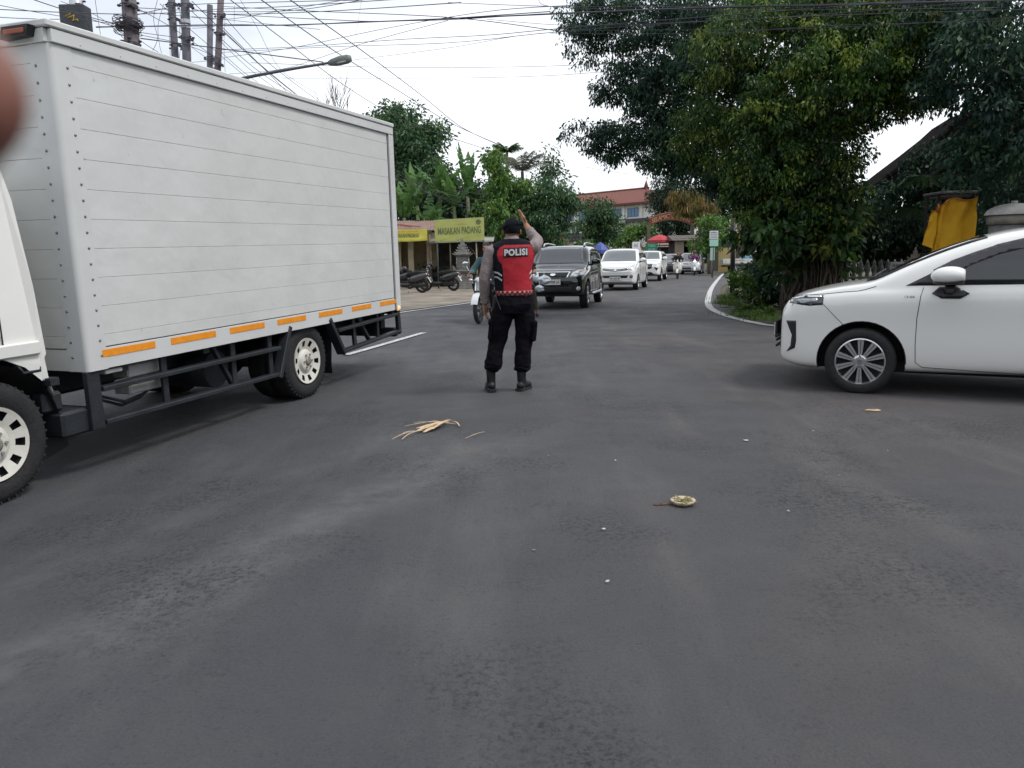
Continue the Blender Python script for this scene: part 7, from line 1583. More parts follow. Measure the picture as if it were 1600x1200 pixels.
# ---------------------------------------------------------------- centre: white building with red roof
def big_building():
    c = at(1018, 400, 110); hd = V((-0.66, 0.75, 0)).normalized(); ang = atan2(hd.y, hd.x)
    T = thing('building', 'long white two-storey building with red tiled hip roof, behind the trees', 'building', (c.x, c.y, 0), ang)   # local +x runs along the front away to the left, +y to the front left... depth is -y
    Lx, D, E, Rg = 34.0, 11.0, 8.9, 11.4; s = 1
    nrm = V((-hd.y, hd.x, 0)); f = -1 if nrm.y < 0 else 1   # make depth point away from the camera
    dy = 1 if (V((-sin(ang), cos(ang), 0)).y > 0) else -1
    wall = mat('building_white', (0.70, 0.68, 0.64), 0.85, noise_amt=0.08, nscale=0.5); tile = bpy.data.materials.new('roof_tiles'); tile.use_nodes = True; N = tile.node_tree.nodes; L = tile.node_tree.links; b = N['Principled BSDF']; b.inputs['Roughness'].default_value = 0.85
    tc = N.new('ShaderNodeTexCoord'); br = N.new('ShaderNodeTexBrick'); br.inputs['Scale'].default_value = 2.5; br.inputs['Color1'].default_value = (0.22, 0.075, 0.052, 1); br.inputs['Color2'].default_value = (0.165, 0.052, 0.040, 1); br.inputs['Mortar'].default_value = (0.10, 0.035, 0.03, 1); br.inputs['Mortar Size'].default_value = 0.03; L.new(tc.outputs['Object'], br.inputs['Vector']); 
    nz_ = N.new('ShaderNodeTexNoise'); nz_.inputs['Scale'].default_value = 0.7; L.new(tc.outputs['Object'], nz_.inputs['Vector']); mx = N.new('ShaderNodeMix'); mx.data_type = 'RGBA'; mx.blend_type = 'MULTIPLY'; mx.inputs[0].default_value = 0.6; L.new(br.outputs['Color'], mx.inputs[6]); L.new(nz_.outputs['Color'], mx.inputs[7]); L.new(br.outputs['Color'], b.inputs['Base Color'])
    mb = MB(); mb.box((Lx / 2, dy * D / 2, E / 2), (Lx, D, E)); mb.build('wall', wall, T)
    o = 0.9; mb = MB(); A = [(-o, -dy * o), (Lx + o, -dy * o), (Lx + o, dy * (D + o)), (-o, dy * (D + o))]; v = [mb.bm.verts.new((x, y, E - 0.1)) for x, y in A]; r1 = mb.bm.verts.new((D / 2, dy * D / 2, Rg)); r2 = mb.bm.verts.new((Lx - D / 2, dy * D / 2, Rg))
    mb._f([v[0], v[1], r2, r1]); mb._f([v[1], v[2], r2]); mb._f([v[2], v[3], r1, r2]); mb._f([v[3], v[0], r1]); mb._f(v[::-1]); mb.build('roof', tile, T)
    mb = MB(); mb.tube([(D / 2, dy * D / 2, Rg - .1), (D / 2, dy * D / 2, Rg + 0.5), (D / 2, dy * D / 2, Rg + 1.2)], [0.45, 0.25, 0.03], 8); mb.tube([(D / 2, dy * D / 2, Rg + .05), (Lx - D / 2, dy * D / 2, Rg + .05)], 0.16, 6); mb.tube([(D / 2, dy * D / 2, Rg), (-o, -dy * o, E)], 0.14, 6); mb.build('ridge', tile, T)
    mb = MB(); mb.box((Lx / 2, -dy * (o + 0.03), E - 0.08), (Lx + 2 * o, 0.08, 0.26)); mb.build('fascia', mat('fascia_maroon', (0.14, 0.045, 0.035), 0.7), T)
    dk = mat('dark_band', (0.06, 0.055, 0.07), 0.8); mb = MB(); mb.box((Lx / 2, -dy * 0.30, 6.45), (Lx + 0.6, 0.62, 0.55)); mb.box((-0.3, dy * D / 2, 6.45), (0.6, D, 0.55)); mb.build('canopy_band', dk, T)
    mb = MB(); mb.box((Lx / 2, -dy * 0.06, 5.0), (Lx, 0.12, 0.2)); 
    for x in [1.8 + 3.2 * k for k in range(10)]: mb.box((x, -dy * 0.10, E / 2), (0.28, 0.2, E - 0.4))
    mb.build('pilasters', wall, T)
    blue = mat('blue_window', (0.05, 0.16, 0.30), 0.2, coat=0.5)
    for k in range(9):
        x = 3.4 + 3.2 * k
        for (z, h, m) in ((7.65, 1.15, blue), (4.1, 1.15, mat('dark_window', (0.04, 0.04, 0.05), 0.15))):
            mb = MB(); mb.box((x, -dy * 0.03, z), (1.9, 0.08, h)); w_ = mb.build('window', m, T)
            mb = MB()
            for xx in (-0.95, -0.32, 0.32, 0.95): mb.box((x + xx, -dy * 0.09, z), (0.07, 0.05, h + 0.1))
            for zz in (-h / 2, h / 2): mb.box((x, -dy * 0.09, z + zz), (2.0, 0.05, 0.07))
            mb.build('frame', mat('window_frame_blue', (0.10, 0.16, 0.24), 0.5) if z > 6 else mat('window_frame_brown', (0.16, 0.11, 0.09), 0.6), w_)
    for x in (4.8, 17.5): mb = MB(); mb.box((x, -dy * 0.75, 6.25), (0.9, 0.35, 0.65), bev=0.03); mb.cyl((x, -dy * 0.94, 6.25), (x, -dy * 0.96, 6.25), 0.24, 16); mb.build('air_conditioner', WHITEP, T)
big_building()
def sign(name, label, px, py, Y, w, h, m, txt=None, tm=None, pole=True, cat='sign', polem=STEEL, fit=(0.8, 0.4), ang=0.0):
    c = at(px, py, Y); T = thing(name, label, cat, (c.x, c.y, 0), ang)
    mb = MB(); mb.box((0, 0, c.z), (w, 0.03, h), bev=0.005); P = mb.build('board', m, T)
    if pole: mb = MB(); [mb.cyl((x, 0.04, 0), (x, 0.04, c.z + h * 0.4), 0.025, 8) for x in ((-w * .4, w * .4) if w > 1 else (0,))]; mb.build('post', polem, T)
    if txt:
        for i, t in enumerate(txt):
            z = c.z + h * (0.5 - (i + 0.5) / len(txt)) * 0.85; text_obj('lettering', t, tm, Matrix.Translation((0, -0.018, z)) @ Matrix.Rotation(pi / 2, 4, 'X'), P, 0.1, fit=(w * fit[0], h * fit[1] / len(txt)))
    return T
sign('signboard', 'small white square signboard standing behind the white people carrier', 994, 383.5, 46, 0.47, 0.42, mat('sign_white', (0.66, 0.64, 0.66), 0.6), ['KE'], mat('sign_ink', (0.03, 0.03, 0.05), 0.6), fit=(0.45, 0.45))
sign('signboard', 'dark green banner sign above the small white off-road car', 1018, 387, 56, 0.88, 0.66, mat('sign_green', (0.02, 0.16, 0.09), 0.6), ['TOKO', 'JUAL BELI'], mat('sign_pale_green', (0.35, 0.6, 0.5), 0.6), fit=(0.6, 0.55))
sign('signboard', 'white upper board on the roadside signpost right of the riders', 1115.5, 367, 45, 0.50, 0.46, mat('sign_white', (0, 0, 0)), ['MENERIMA', 'KOST', 'KAMAR'], mat('sign_ink', (0, 0, 0)), fit=(0.75, 0.5), polem=BARKD)
sign('signboard', 'pale green lower board hanging below the white roadside board', 1115.5, 379.5, 44.9, 0.50, 0.38, mat('sign_pale_green', (0, 0, 0)), None, pole=False)
sign('signboard', 'slanting pale green board leaning by the far kerb under the signpost', 1113, 397, 47, 0.30, 0.75, mat('sign_mint', (0.30, 0.45, 0.38), 0.6), None, pole=True, ang=0.3)
def arch():
    Y = 72; a, b = at(1013, 400, Y).x, at(1081, 400, Y).x; c = (a + b) / 2; T = thing('arch_gate', 'curved dark red arch sign with gold lettering over the side street', 'arch', (c, Y, 0)); w = (b - a) / 2
    zf = lambda x: at(1047, 340.5, Y).z + 0.15 - (x / w) ** 2 * 0.55
    mb = MB(); mb.grid(lambda u, v: V((-w + 2 * w * u, -0.06, zf(-w + 2 * w * u) + 0.28 - 0.56 * v)), 24, 1); mb.grid(lambda u, v: V((-w + 2 * w * u, 0.06, zf(-w + 2 * w * u) + 0.28 - 0.56 * v)), 24, 1); o = mb.build('board', mat('arch_maroon', (0.16, 0.045, 0.035), 0.7), T, recalc=False)
    mb = MB(); mb.tube([(-w + 2 * w * k / 24, 0, zf(-w + 2 * w * k / 24) + 0.3) for k in range(25)], 0.07, 6); mb.tube([(-w + 2 * w * k / 24, 0, zf(-w + 2 * w * k / 24) - 0.3) for k in range(25)], 0.07, 6)
    for k in range(9): x = -w + 2 * w * k / 8; mb.cyl((x, 0, zf(x) + 0.3), (x, 0, zf(x) + 0.48), 0.05, 6)
    mb.build('frame', mat('arch_terracotta', (0.24, 0.09, 0.06), 0.7), T)
    f = lambda u, v: V((-w * 0.86 + 1.72 * w * u, -0.06, zf(-w * 0.86 + 1.72 * w * u) + 0.2 - 0.4 * v)); letters(o, 'SELAMAT DATANG', f, 0, 1, 0, 1, mat('arch_gold', (0.45, 0.26, 0.12), 0.5), 0.02, 0.002)
    for x in (-w, w): mb = MB(); mb.box((x, 0, (zf(w) - 0.2) / 2), (0.28, 0.28, zf(w) - 0.2), bev=0.02); mb.build('pillar', mat('arch_pillar', (0.12, 0.10, 0.08), 0.8), T)
arch()
def parasol(label, px, py, Y, r, m, rise, group=None):
    c = at(px, py, Y); T = thing('parasol', label, 'parasol', (c.x, c.y, 0), group=group); mb = MB()
    mb.lathe((0, 0, c.z), (0, 0, 1), [(r, -rise * 0.5), (r * 0.98, -rise * 0.12), (r * 0.55, rise * 0.4), (0, rise * 0.75)], 8, smooth=False); mb.build('canopy', m, T)
    mb = MB(); mb.cyl((0, 0, 0), (0, 0, c.z + rise * .7), 0.03, 8); mb.build('pole', STEEL, T)
parasol('red parasol with paler top beyond the queue, below the arch', 1031, 374, 66, 1.1, mat('parasol_red', (0.42, 0.04, 0.05), 0.7, noise_amt=0.2, nscale=3), 0.55)
parasol('blue parasol behind the rear of the black off-road car', 938, 389, 38, 0.42, mat('parasol_blue', (0.05, 0.08, 0.30), 0.6), 0.45)
def house(name, label, px0, px1, Y, eave_py, ridge_py, wallm, roofm, depth=5, cat='house', openings=()):
    a, b = at(px0, 400, Y).x, at(px1, 400, Y).x; c = (a + b) / 2; T = thing(name, label, cat, (c, Y, 0)); w = b - a; ze, zr = at(px0, eave_py, Y).z, at(px0, ridge_py, Y).z
    mb = MB(); mb.box((0, depth / 2, ze / 2), (w, depth, ze)); mb.build('wall', wallm, T)
    mb = MB(); mb.prism([(-w / 2 - .4, -.6, ze - .15), (-w / 2 - .4, depth / 2, zr), (-w / 2 - .4, depth + .6, ze - .15)], (w + .8, 0, 0)); mb.build('roof', roofm, T)
    for (px, py, ww, hh, m) in openings:
        mb = MB(); q = at(px, py, Y); mb.box((q.x - c, -0.02, q.z), (ww, 0.06, hh)); mb.build('window', m, T)
tilem = mat('old_tiles', (0.19, 0.15, 0.13), 0.9, noise_amt=0.35, nscale=3)
house('house', 'old low house with grey-brown tiled roof behind the black pole', 1128, 1180, 66, 362, 345, mat('ochre_wall', (0.13, 0.115, 0.085), 0.9, noise_amt=0.3, nscale=1), tilem, openings=[(1137, 378, 0.9, 2.0, BLACK), (1158, 372, 1.2, 0.7, mat('yellow_paint', (0.55, 0.42, 0.04), 0.7))])
house('shed', 'dark open shed with slanting roof right of the red parasol', 1056, 1098, 64, 373, 367, mat('shaded_boards', (0, 0, 0)), mat('old_tiles_dark', (0.10, 0.085, 0.075), 0.9, noise_amt=0.3, nscale=3), 3, 'shed', openings=[(1066, 385, 1.2, 1.2, mat('pale_wall', (0.36, 0.30, 0.24), 0.9)), (1078, 386, 1.0, 0.9, mat('pale_wall', (0, 0, 0)))])  # wall box in the same near-black, open shed's inner shade as colour
house('house', 'low cream shopfront under the red parasol', 1010, 1052, 76, 384, 380, mat('pale_wall_cream', (0.42, 0.38, 0.30), 0.9, noise_amt=0.3, nscale=1), tilem, 3, openings=[(1024, 393, 1.0, 1.2, BLACK), (1040, 394, 0.9, 1.4, BLACK)])
def fence(label, px0, px1, Y, top_py, m, n):
    a, b = at(px0, 400, Y).x, at(px1, 400, Y).x; T = thing('fence', label, 'fence', ((a + b) / 2, Y, 0)); z = at(px0, top_py, Y).z; w = b - a; mb = MB()
    for k in range(n): mb.box((-w / 2 + w * k / (n - 1), 0, z / 2), (0.14, 0.03, z))
    mb.build('pickets', m, T); mb = MB(); mb.box((0, 0.03, z * .8), (w, 0.03, 0.07)); mb.box((0, 0.03, z * .3), (w, 0.03, 0.07)); mb.build('rail', m, T)
fence('pale yellow wooden fence in front of the far house', 1124, 1148, 61.5, 387, mat('fence_ochre', (0.42, 0.32, 0.13), 0.8, noise_amt=0.2, nscale=4), 9)
# maroon wall with dark signboard left of the round tree
p = at(892, 400, 78); T = thing('garden_wall', 'faded red wall corner left of the round dark green tree', 'wall', (p.x, 78, 0)); mb = MB(); mb.box((-1.0, 0, at(880, 366, 78).z / 2), (1.7, 0.3, at(880, 366, 78).z)); mb.build('panel', mat('faded_red', (0.36, 0.09, 0.09), 0.8, noise_amt=0.2, nscale=2), T); mb = MB(); mb.box((-1.0, 0, at(880, 366, 78).z + .05), (1.85, 0.4, 0.12)); mb.build('coping', mat('faded_red', (0, 0, 0)), T)
sign('signboard', 'wide black signboard with grey lines beside the faded red wall', 894, 371, 76, 1.45, 0.85, mat('sign_black', (0.03, 0.03, 0.035), 0.5), ['- - - - - -', '- - - -'], mat('sign_grey', (0.25, 0.25, 0.25), 0.6), fit=(0.8, 0.1), polem=BLACK)
# ================================================================ right side: pole, balustrade, shrine, cloth, temple roof
w = gnd(1144, 463, 0.08); zt = at(1142, 322, w.y).z
T = thing('lamp_post', 'black post with pale top and small lamp arm at the road corner', 'lamp post', (w.x, w.y, 0.06)); mb = MB(); mb.cyl((0, 0, 0), (-0.03, 0, zt - 0.3), 0.075, 14, 0.068); mb.build('post', mat('post_black', (0.012, 0.012, 0.018), 0.5), T)
mb = MB(); mb.cyl((-0.03, 0, zt - 0.3), (-0.03, 0, zt - 0.05), 0.04, 10); mb.build('post_top', WHITEP, T); mb = MB(); mb.bar((-0.03, 0, zt - 0.15), (0.22, 0, zt - 0.1), 0.03, 0.03); mb.ball((0.27, 0, zt - 0.12), (0.10, 0.06, 0.03), 12, 6); mb.build('lamp_arm', SILVER, T)
DST = mat('mossy_dark_stone', (0.17, 0.175, 0.17), 0.95, noise_amt=0.45, nscale=5, bump=0.8, bscale=25)
def balustrade():
    Y = 18.6; a, b = at(1288, 400, Y).x, at(1500, 400, Y - 1.0).x
    T = thing('balustrade', 'dark mossy stone balustrade behind the white car\'s bonnet', 'balustrade', (a, Y, 0), -0.06); w = b - a; zt = at(1340, 405, Y).z; n = 17
    mb = MB(); mb.box((w / 2, 0, 0.18), (w, 0.26, 0.36), bev=0.01); mb.build('plinth', DST, T)
    mb = MB(); mb.box((w / 2, 0, 0.72), (w, 0.16, 0.055), bev=0.01); mb.build('rail', DST, T)
    for k in range(n):
        x = 0.08 + (w - 0.16) * k / (n - 1); mb = MB()
        mb.lathe((x, 0, 0.36), (0, 0, 1), [(0.05, 0), (0.05, 0.03), (0.028, 0.05), (0.062, 0.13), (0.055, 0.20), (0.03, 0.28), (0.045, 0.31), (0.045, 0.335)], 10)
        mb.lathe((x, 0, 0.748), (0, 0, 1), [(0.05, 0), (0.05, 0.04), (0.036, 0.06), (0.07, 0.14), (0.062, 0.22), (0.035, 0.29), (0.04, 0.32), (0.0, zt - 0.748)], 10)
        mb.build('baluster', DST, T)
balustrade()
sign('signboard', 'small white notice leaning on the stone balustrade', 1402, 418, 17.6, 0.30, 0.25, mat('sign_white', (0, 0, 0)), ['DILARANG', 'MASUK'], mat('sign_ink', (0, 0, 0)), fit=(0.8, 0.62), pole=True, ang=-0.1)
stone_shrine('carved pale stone shrine base left of the yellow cloth', 1430, 0, 1.52, mat('pale_carved_stone', (0.24, 0.20, 0.16), 0.9, noise_amt=0.45, nscale=9, bump=1.0, bscale=35), Y=15.4)
def cloth_shrine():
    Y = 15.0; c = at(1487, 400, Y); T = thing('draped_shrine', 'shrine niche with a thin stone roof, draped in plain yellow cloth', 'shrine', (c.x, Y, 0)); X = lambda px: at(px, 400, Y).x - c.x; Z = lambda py, px=1487: at(px, py, Y).z
    mb = MB(); mb.box((0, 0.45, Z(395) / 2), (0.7, 0.6, Z(395)), bev=0.02)
    for x in (-0.2, 0.3):
        for y in (0.25, 0.65): mb.cyl((x, y, Z(395)), (x, y, Z(304)), 0.03, 8)
    mb.box((0.05, 0.45, Z(360)), (0.5, 0.4, 0.05)); mb.build('body', mat('shrine_dark_stone', (0.04, 0.038, 0.036), 0.9, noise_amt=0.4, nscale=8), T)
    mb = MB(); mb.box((0.1, 0.40, Z(300)), (0.66, 0.75, 0.05), bev=0.01); mb.box((0.1, 0.40, Z(305)), (0.52, 0.6, 0.06), bev=0.01); mb.build('roof_slab', mat('slab_grey', (0.16, 0.155, 0.16), 0.8, noise_amt=0.3, nscale=6), T)
    m = mat('yellow_cloth', (0.70, 0.37, 0.010), 0.75, noise_amt=0.10, nscale=5, bump=0.2, bscale=200)
    top = [(1453, 330), (1460, 328), (1466, 320), (1474, 313), (1485, 310), (1500, 313), (1512, 312), (1519, 308)]; bot = [(1444, 382), (1452, 387), (1461, 393), (1470, 389), (1486, 382), (1500, 378), (1512, 374), (1519, 369)]
    A = catmull([(X(x), Z(y, x)) for x, y in top], 41); B = catmull([(X(x), Z(y, x)) for x, y in bot], 41); mb = MB()
    def f(u, v, o=0.0):
        i = u * 40; k = min(int(i), 39); t = i - k; a = V(A[k]).lerp(V(A[k + 1]), t); b = V(B[k]).lerp(V(B[k + 1]), t); p = a.lerp(b, v)
        fold = 0.05 * sin(u * 17 + 1.5 * v) * (0.3 + 0.7 * v) + 0.035 * noise.noise(V((u * 6, v * 2.5, 0))) + (0.10 * exp(-((u - 0.24) / 0.035) ** 2)) + 0.02 * sin(u * 30 + v * 9) * (1 - v)
        return V((p[0], -0.02 + fold + 0.25 * max(0, 0.25 - u) - o, p[1]))
    mb.grid(lambda u, v: f(u, v), 60, 24); mb.grid(lambda u, v: f(u, v, -0.012), 60, 24); o = mb.build('yellow_drape', m, T, recalc=False)
    mb = MB(); mb.tube([f(k / 40, 0.004) + V((0, -0.005, 0)) for k in range(41)], 0.012, 6); mb.build('hem', mat('hem_orange', (0.45, 0.13, 0.02), 0.7), o)
    mb = MB(); mb.tube([(X(1471), -0.02, Z(392)), (X(1490), -0.02, Z(386)), (X(1510), -0.02, Z(380))], [0.05, 0.07, 0.05], 8); mb.build('white_underskirt', mat('white_cloth', (0.6, 0.6, 0.62), 0.8), T)
    mb = MB(); mb.tube([(X(1459), -0.02, Z(331)), (X(1460), -0.02, Z(318))], [0.03, 0.015], 8); mb.build('finial', mat('hem_orange', (0, 0, 0)), T)
cloth_shrine()
def dome_shrine():
    Y = 13.6; c = at(1578, 400, Y); T = thing('domed_pillar', 'pale ribbed stone dome on a round pillar beyond the white car roof', 'pillar', (c.x, Y, 0)); z = at(1578, 336, Y).z; m = mat('pale_weathered_stone', (0.33, 0.32, 0.30), 0.85, noise_amt=0.3, nscale=5, bump=0.4)
    mb = MB(); R = 0.44
    mb.grid(lambda u, v: V((R * cos(2 * pi * u) * cos(v * pi / 2) * (1 + 0.02 * abs(sin(u * 12 * pi))), R * sin(2 * pi * u) * cos(v * pi / 2), z + 0.2 * sin(v * pi / 2))), 96, 10); mb.cyl((0, 0, z + 0.19), (0, 0, z + 0.24), 0.05, 10); mb.build('dome', m, T)
    mb = MB(); mb.cyl((0, 0, z - 0.16), (0, 0, z), 0.40, 32); mb.build('drum', mat('grimy_stone', (0.20, 0.18, 0.15), 0.9, noise_amt=0.45, nscale=6), T)
    mb = MB(); mb.cyl((0, 0, 0), (0, 0, z - 0.16), 0.36, 24); mb.build('column', DST, T)
dome_shrine()
def temple_roof():
    Y = 20.5; T = thing('temple_gate', 'big dark thatched temple roof with steep gable at the right', 'temple', (at(1490, 400, Y).x, Y, 0)); X = lambda px: at(px, 400, Y).x - at(1490, 400, Y).x; Z = lambda py, px=1450: at(px, py, Y).z
    m = mat('dark_thatch', (0.012, 0.010, 0.010), 1.0, spec=0.05, noise_amt=0.5, nscale=8, bump=0.9, bscale=40)
    P = [(1350, 300), (1366, 287), (1395, 263), (1430, 235), (1462, 208), (1480, 190), (1510, 170), (1560, 172), (1640, 240), (1700, 300)]
    mb = MB(); mb.prism([(X(x), 0, Z(y, x)) for x, y in P], (0, 1.2, 0)); mb.build('roof', m, T)
    mb = MB(); pts = [(X(x), -0.03, Z(y, x)) for x, y in P[:7]]; mb.tube(pts, 0.07, 6)
    for k in range(6): mb.ball(V(pts[k]).lerp(V(pts[k + 1]), .5), (0.09, 0.09, 0.07), 8, 6)
    mb.build('ridge_edge', m, T)
    mb = MB(); mb.box((X(1590), 0.7, Z(300) / 2), (X(1740) - X(1470), 1.0, Z(300)), bev=0.02); mb.build('wall', mat('dark_brick', (0.022, 0.016, 0.014), 0.95, noise_amt=0.5, nscale=10, bump=0.6), T)
    mb = MB(); c = V((X(1558), -0.05, Z(278, 1558))); mb.ring(c, (0, 1, 0), 0.06, 0.018, 16, 6); mb.box(c + V((0, 0.03, 0)), (0.3, 0.03, 0.26), bev=0.01); mb.build('carving', mat('carving_brown', (0.13, 0.09, 0.07), 0.9, noise_amt=0.4, nscale=30), T)
temple_roof()
# ---------------------------------------------------------------- litter on the road
straw = mat('dry_palm_leaf', (0.55, 0.40, 0.25), 0.8, noise_amt=0.3, nscale=30); pale = mat('pale_scrap', (0.46, 0.45, 0.42), 0.7, noise_amt=0.3, nscale=60)
def ground_pt(px, py): 
    p = gnd(px, py); return V((p.x, p.y, gz(p.x, p.y) + 0.004))
def flat_strip(mb, a, b, w, z=0.006, bend=0.02, rng=random):
    a, b = V(a), V(b); t = (b - a); s = t.cross(V((0, 0, 1))).normalized(); n = 8; P = [a + t * (k / n) + s * bend * sin(pi * k / n) + V((0, 0, z + 0.012 * sin(pi * k / n))) for k in range(n + 1)]
    for k in range(n):
        w0 = w * (1 - 0.6 * abs(2 * k / n - 1) ** 2); w1 = w * (1 - 0.6 * abs(2 * (k + 1) / n - 1) ** 2); q = [P[k] - s * w0, P[k] + s * w0, P[k + 1] + s * w1, P[k + 1] - s * w1]; mb.prism(q, (0, 0, 0.002))
def litter():
    rng = random.Random(9); o = ground_pt(676, 662)
    T = thing('palm_leaf_bundle', 'frayed bundle of dry palm leaf strips on the asphalt near the officer', 'leaf litter', o)
    R = lambda px, py: ground_pt(px, py) - o
    mb = MB()
    for (a, b, w) in (((712, 662), (646, 655), .008), ((700, 657), (632, 659), .006), ((702, 656), (650, 664), .012), ((700, 658), (656, 668), .022), ((694, 660), (652, 671), .026), ((690, 661), (662, 672), .024), ((698, 658), (676, 670), .014), ((706, 656), (688, 660), .012), ((702, 656), (718, 665), .006), ((662, 670), (628, 684), .005), ((655, 671), (612, 683), .004), ((650, 670), (624, 677), .004), ((690, 656), (666, 655), .008)):
        flat_strip(mb, R(*a), R(*b), w, 0.004 + rng.random() * 0.02, rng.uniform(-.02, .02))
    mb.build('strips', straw, T)
    mb = MB(); o2 = ground_pt(740, 680); flat_strip(mb, ground_pt(727, 685) - o2, ground_pt(757, 674) - o2, 0.003, 0.003, 0.015); x = mb.build('straw', straw, None); x.location = o2; tag(x, 'single pale straw lying right of the palm leaf bundle', 'straw')
    # woven offering tray
    o3 = ground_pt(1067, 788); T = thing('offering_tray', 'small round woven palm offering tray lying on the road', 'offering', o3)
    mb = MB(); mb.lathe((0, 0, 0.002), (0, 0, 1), [(0.0, 0.0), (0.055, 0.0), (0.066, 0.020), (0.062, 0.022), (0.052, 0.004), (0.0, 0.004)], 18); mb.build('tray', mat('dry_palm_pale', (0.55, 0.46, 0.32), 0.8, noise_amt=0.25, nscale=40), T)
    mb = MB()
    for k in range(9): a = rng.uniform(0, pi); r = 0.055; c = V((rng.uniform(-.02, .02), rng.uniform(-.02, .02), 0.014 + .002 * k)); mb.bar(c - V((cos(a), sin(a), 0)) * r, c + V((cos(a), sin(a), 0.1)) * r, 0.010, 0.002)
    mb.build('fillings', mat('wilted_green', (0.20, 0.17, 0.08), 0.9, noise_amt=0.4, nscale=50), T)
    op = ground_pt(1036, 789); T = thing('petals', 'crushed reddish petals and powder spilled left of the offering tray', 'petals', op); mb = MB()
    mb.box((0.0, 0, 0.0006), (0.09, 0.012, 0.001), (0, 0, 0.1))
    for k in range(60):
        x, y = rng.uniform(-.05, .045), rng.gauss(0, .0035); r = rng.uniform(.002, .006); mb.box((x, y, 0.001), (r * 1.6, r, 0.002), (0, 0, rng.uniform(0, 3)))
    mb.build('crumbs', mat('petal_red', (0.22, 0.085, 0.05), 0.9, noise_amt=0.4, nscale=90), T)
    o4 = ground_pt(1364, 634); mb = MB(); mb.tube([(-0.065, 0, .006), (-0.03, 0.02, .008), (0.02, 0.012, .008), (0.065, 0.02, .006), (0.06, -0.01, .006), (0.0, -0.018, .006), (-0.065, 0, .006)], 0.006, 6); x = mb.build('leaf_loop', straw, None); x.location = o4; tag(x, 'bent loop of dry leaf on the road below the white car', 'leaf litter')
    for i, (px, py, s, lb) in enumerate([(1166, 680, .02, 'white scrap in the open road, nearest the white car'), (1271, 665, .007, 'tiny white speck below the bumper of the white car'), (961, 718, .008, 'white crumb right of the officer, halfway to the offering tray'), (835, 862, .008, 'white scrap low in the middle of the road'), (943, 829, .013, 'curled pale scrap left of the offering tray'), (949, 912, .009, 'pale scrap lowest on the road'), (1232, 801, .008, 'flat pale scrap right of the offering tray'), (1312, 738, .008, 'small pale scrap far right on the road'), (1388, 695, .006, 'pale crumb under the white car door'), (857, 712, .006, 'speck of white between officer and offering tray')]):
        rng = random.Random(i); mb = MB(); n = 7; vs = [V((cos(2 * pi * k / n) * s * rng.uniform(.5, 1.1) * 1.3, sin(2 * pi * k / n) * s * rng.uniform(.4, 1), 0.003 + 0.006 * rng.random())) for k in range(n)]; mb.prism(vs, (0, 0, 0.001)); x = mb.build('paper_scrap', pale, None); x.location = ground_pt(px, py); x.rotation_euler = (0, 0, rng.uniform(0, 3)); tag(x, lb, 'scrap', 'scraps scattered on the road')
litter()
# the photographer's own fingertip, out of focus close to the lens at the left edge
def fingertip():
    d = lambda x, y, t: CAM0 + ray(x, y).normalized() * t
    T = thing('finger', 'out-of-focus fingertip of the photographer at the upper left edge', 'finger', d(-115, 150, 0.085)); o = V(T.location); mb = MB(); q = lambda x, y, t: d(x, y, t) - o
    P = [q(-112, 150, 0.085), q(-150, 190, 0.086), q(-240, 275, 0.088), q(-400, 440, 0.092), q(-740, 780, 0.10)]
    mb.tube([q(-88, 128, .085)] + P, [0.0035, 0.0068, 0.0076, 0.0080, 0.0088, 0.0095], 20); mb.ball(q(-104, 142, 0.085), 0.0071, 18, 12)
    remesh(mb, 'skin_surface', 0.0009, mat('skin_warm', (0.24, 0.095, 0.065), 0.5, noise_amt=0.1, nscale=60), T, 3)
    mb = MB(); mb.ball(q(-100, 130, 0.0912), (0.0045, 0.0015, 0.0055), 14, 10); mb.build('fingernail', mat('nail', (0.5, 0.3, 0.24), 0.3), T)
fingertip()
# ================================================================ utility poles, street lamp and overhead cables
WIRE = mat('cable_black', (0.05, 0.045, 0.06), 0.6)
def upole(label, top, bot, Y, r, m, extras=None):
    """leaning line through two picture points, continued to the ground"""
    a, b = at(top[0], top[1], Y), at(bot[0], bot[1], Y); d = (b - a).normalized(); g = b + d * ((b.z - 0.0) / -d.z); up = a - d * 1.6
    T = thing('utility_pole', label, 'utility pole', g, group='utility poles behind the truck'); mb = MB(); mb.tube([(0, 0, 0), up - g], [r * 1.15, r * 0.92], 14); mb.build('post', m, T)
    if extras: extras(T, lambda px, py: at(px, py, Y) - g)
    return T
pc = mat('pole_brown_concrete', (0.12, 0.10, 0.11), 0.8, noise_amt=0.4, nscale=4); pg = mat('pole_grey', (0.09, 0.09, 0.11), 0.7, noise_amt=0.3, nscale=4); galv = mat('galvanised', (0.48, 0.50, 0.52), 0.5, 0.4)
def clutter(T, q, pts, n=7, seed=1, s=1.0):
    rng = random.Random(seed); mb = MB()
    for (x, y) in pts:
        c = q(x, y); mb.ring(c, (0, 0, 1), 0.17 * s, 0.012, 14, 5)
        for k in range(n): a = rng.uniform(0, 2 * pi); mb.ball(c + V((cos(a) * 0.2 * s, sin(a) * 0.2 * s, rng.uniform(-.12, .12))), (0.05 * s, 0.04 * s, 0.03 * s), 8, 6)
        mb.box(c + V((0.18 * s, -0.1, -0.05)), (0.16 * s, 0.08, 0.07), (0, 0.4, 0.3))
    mb.build('clamps', WIRE, T)
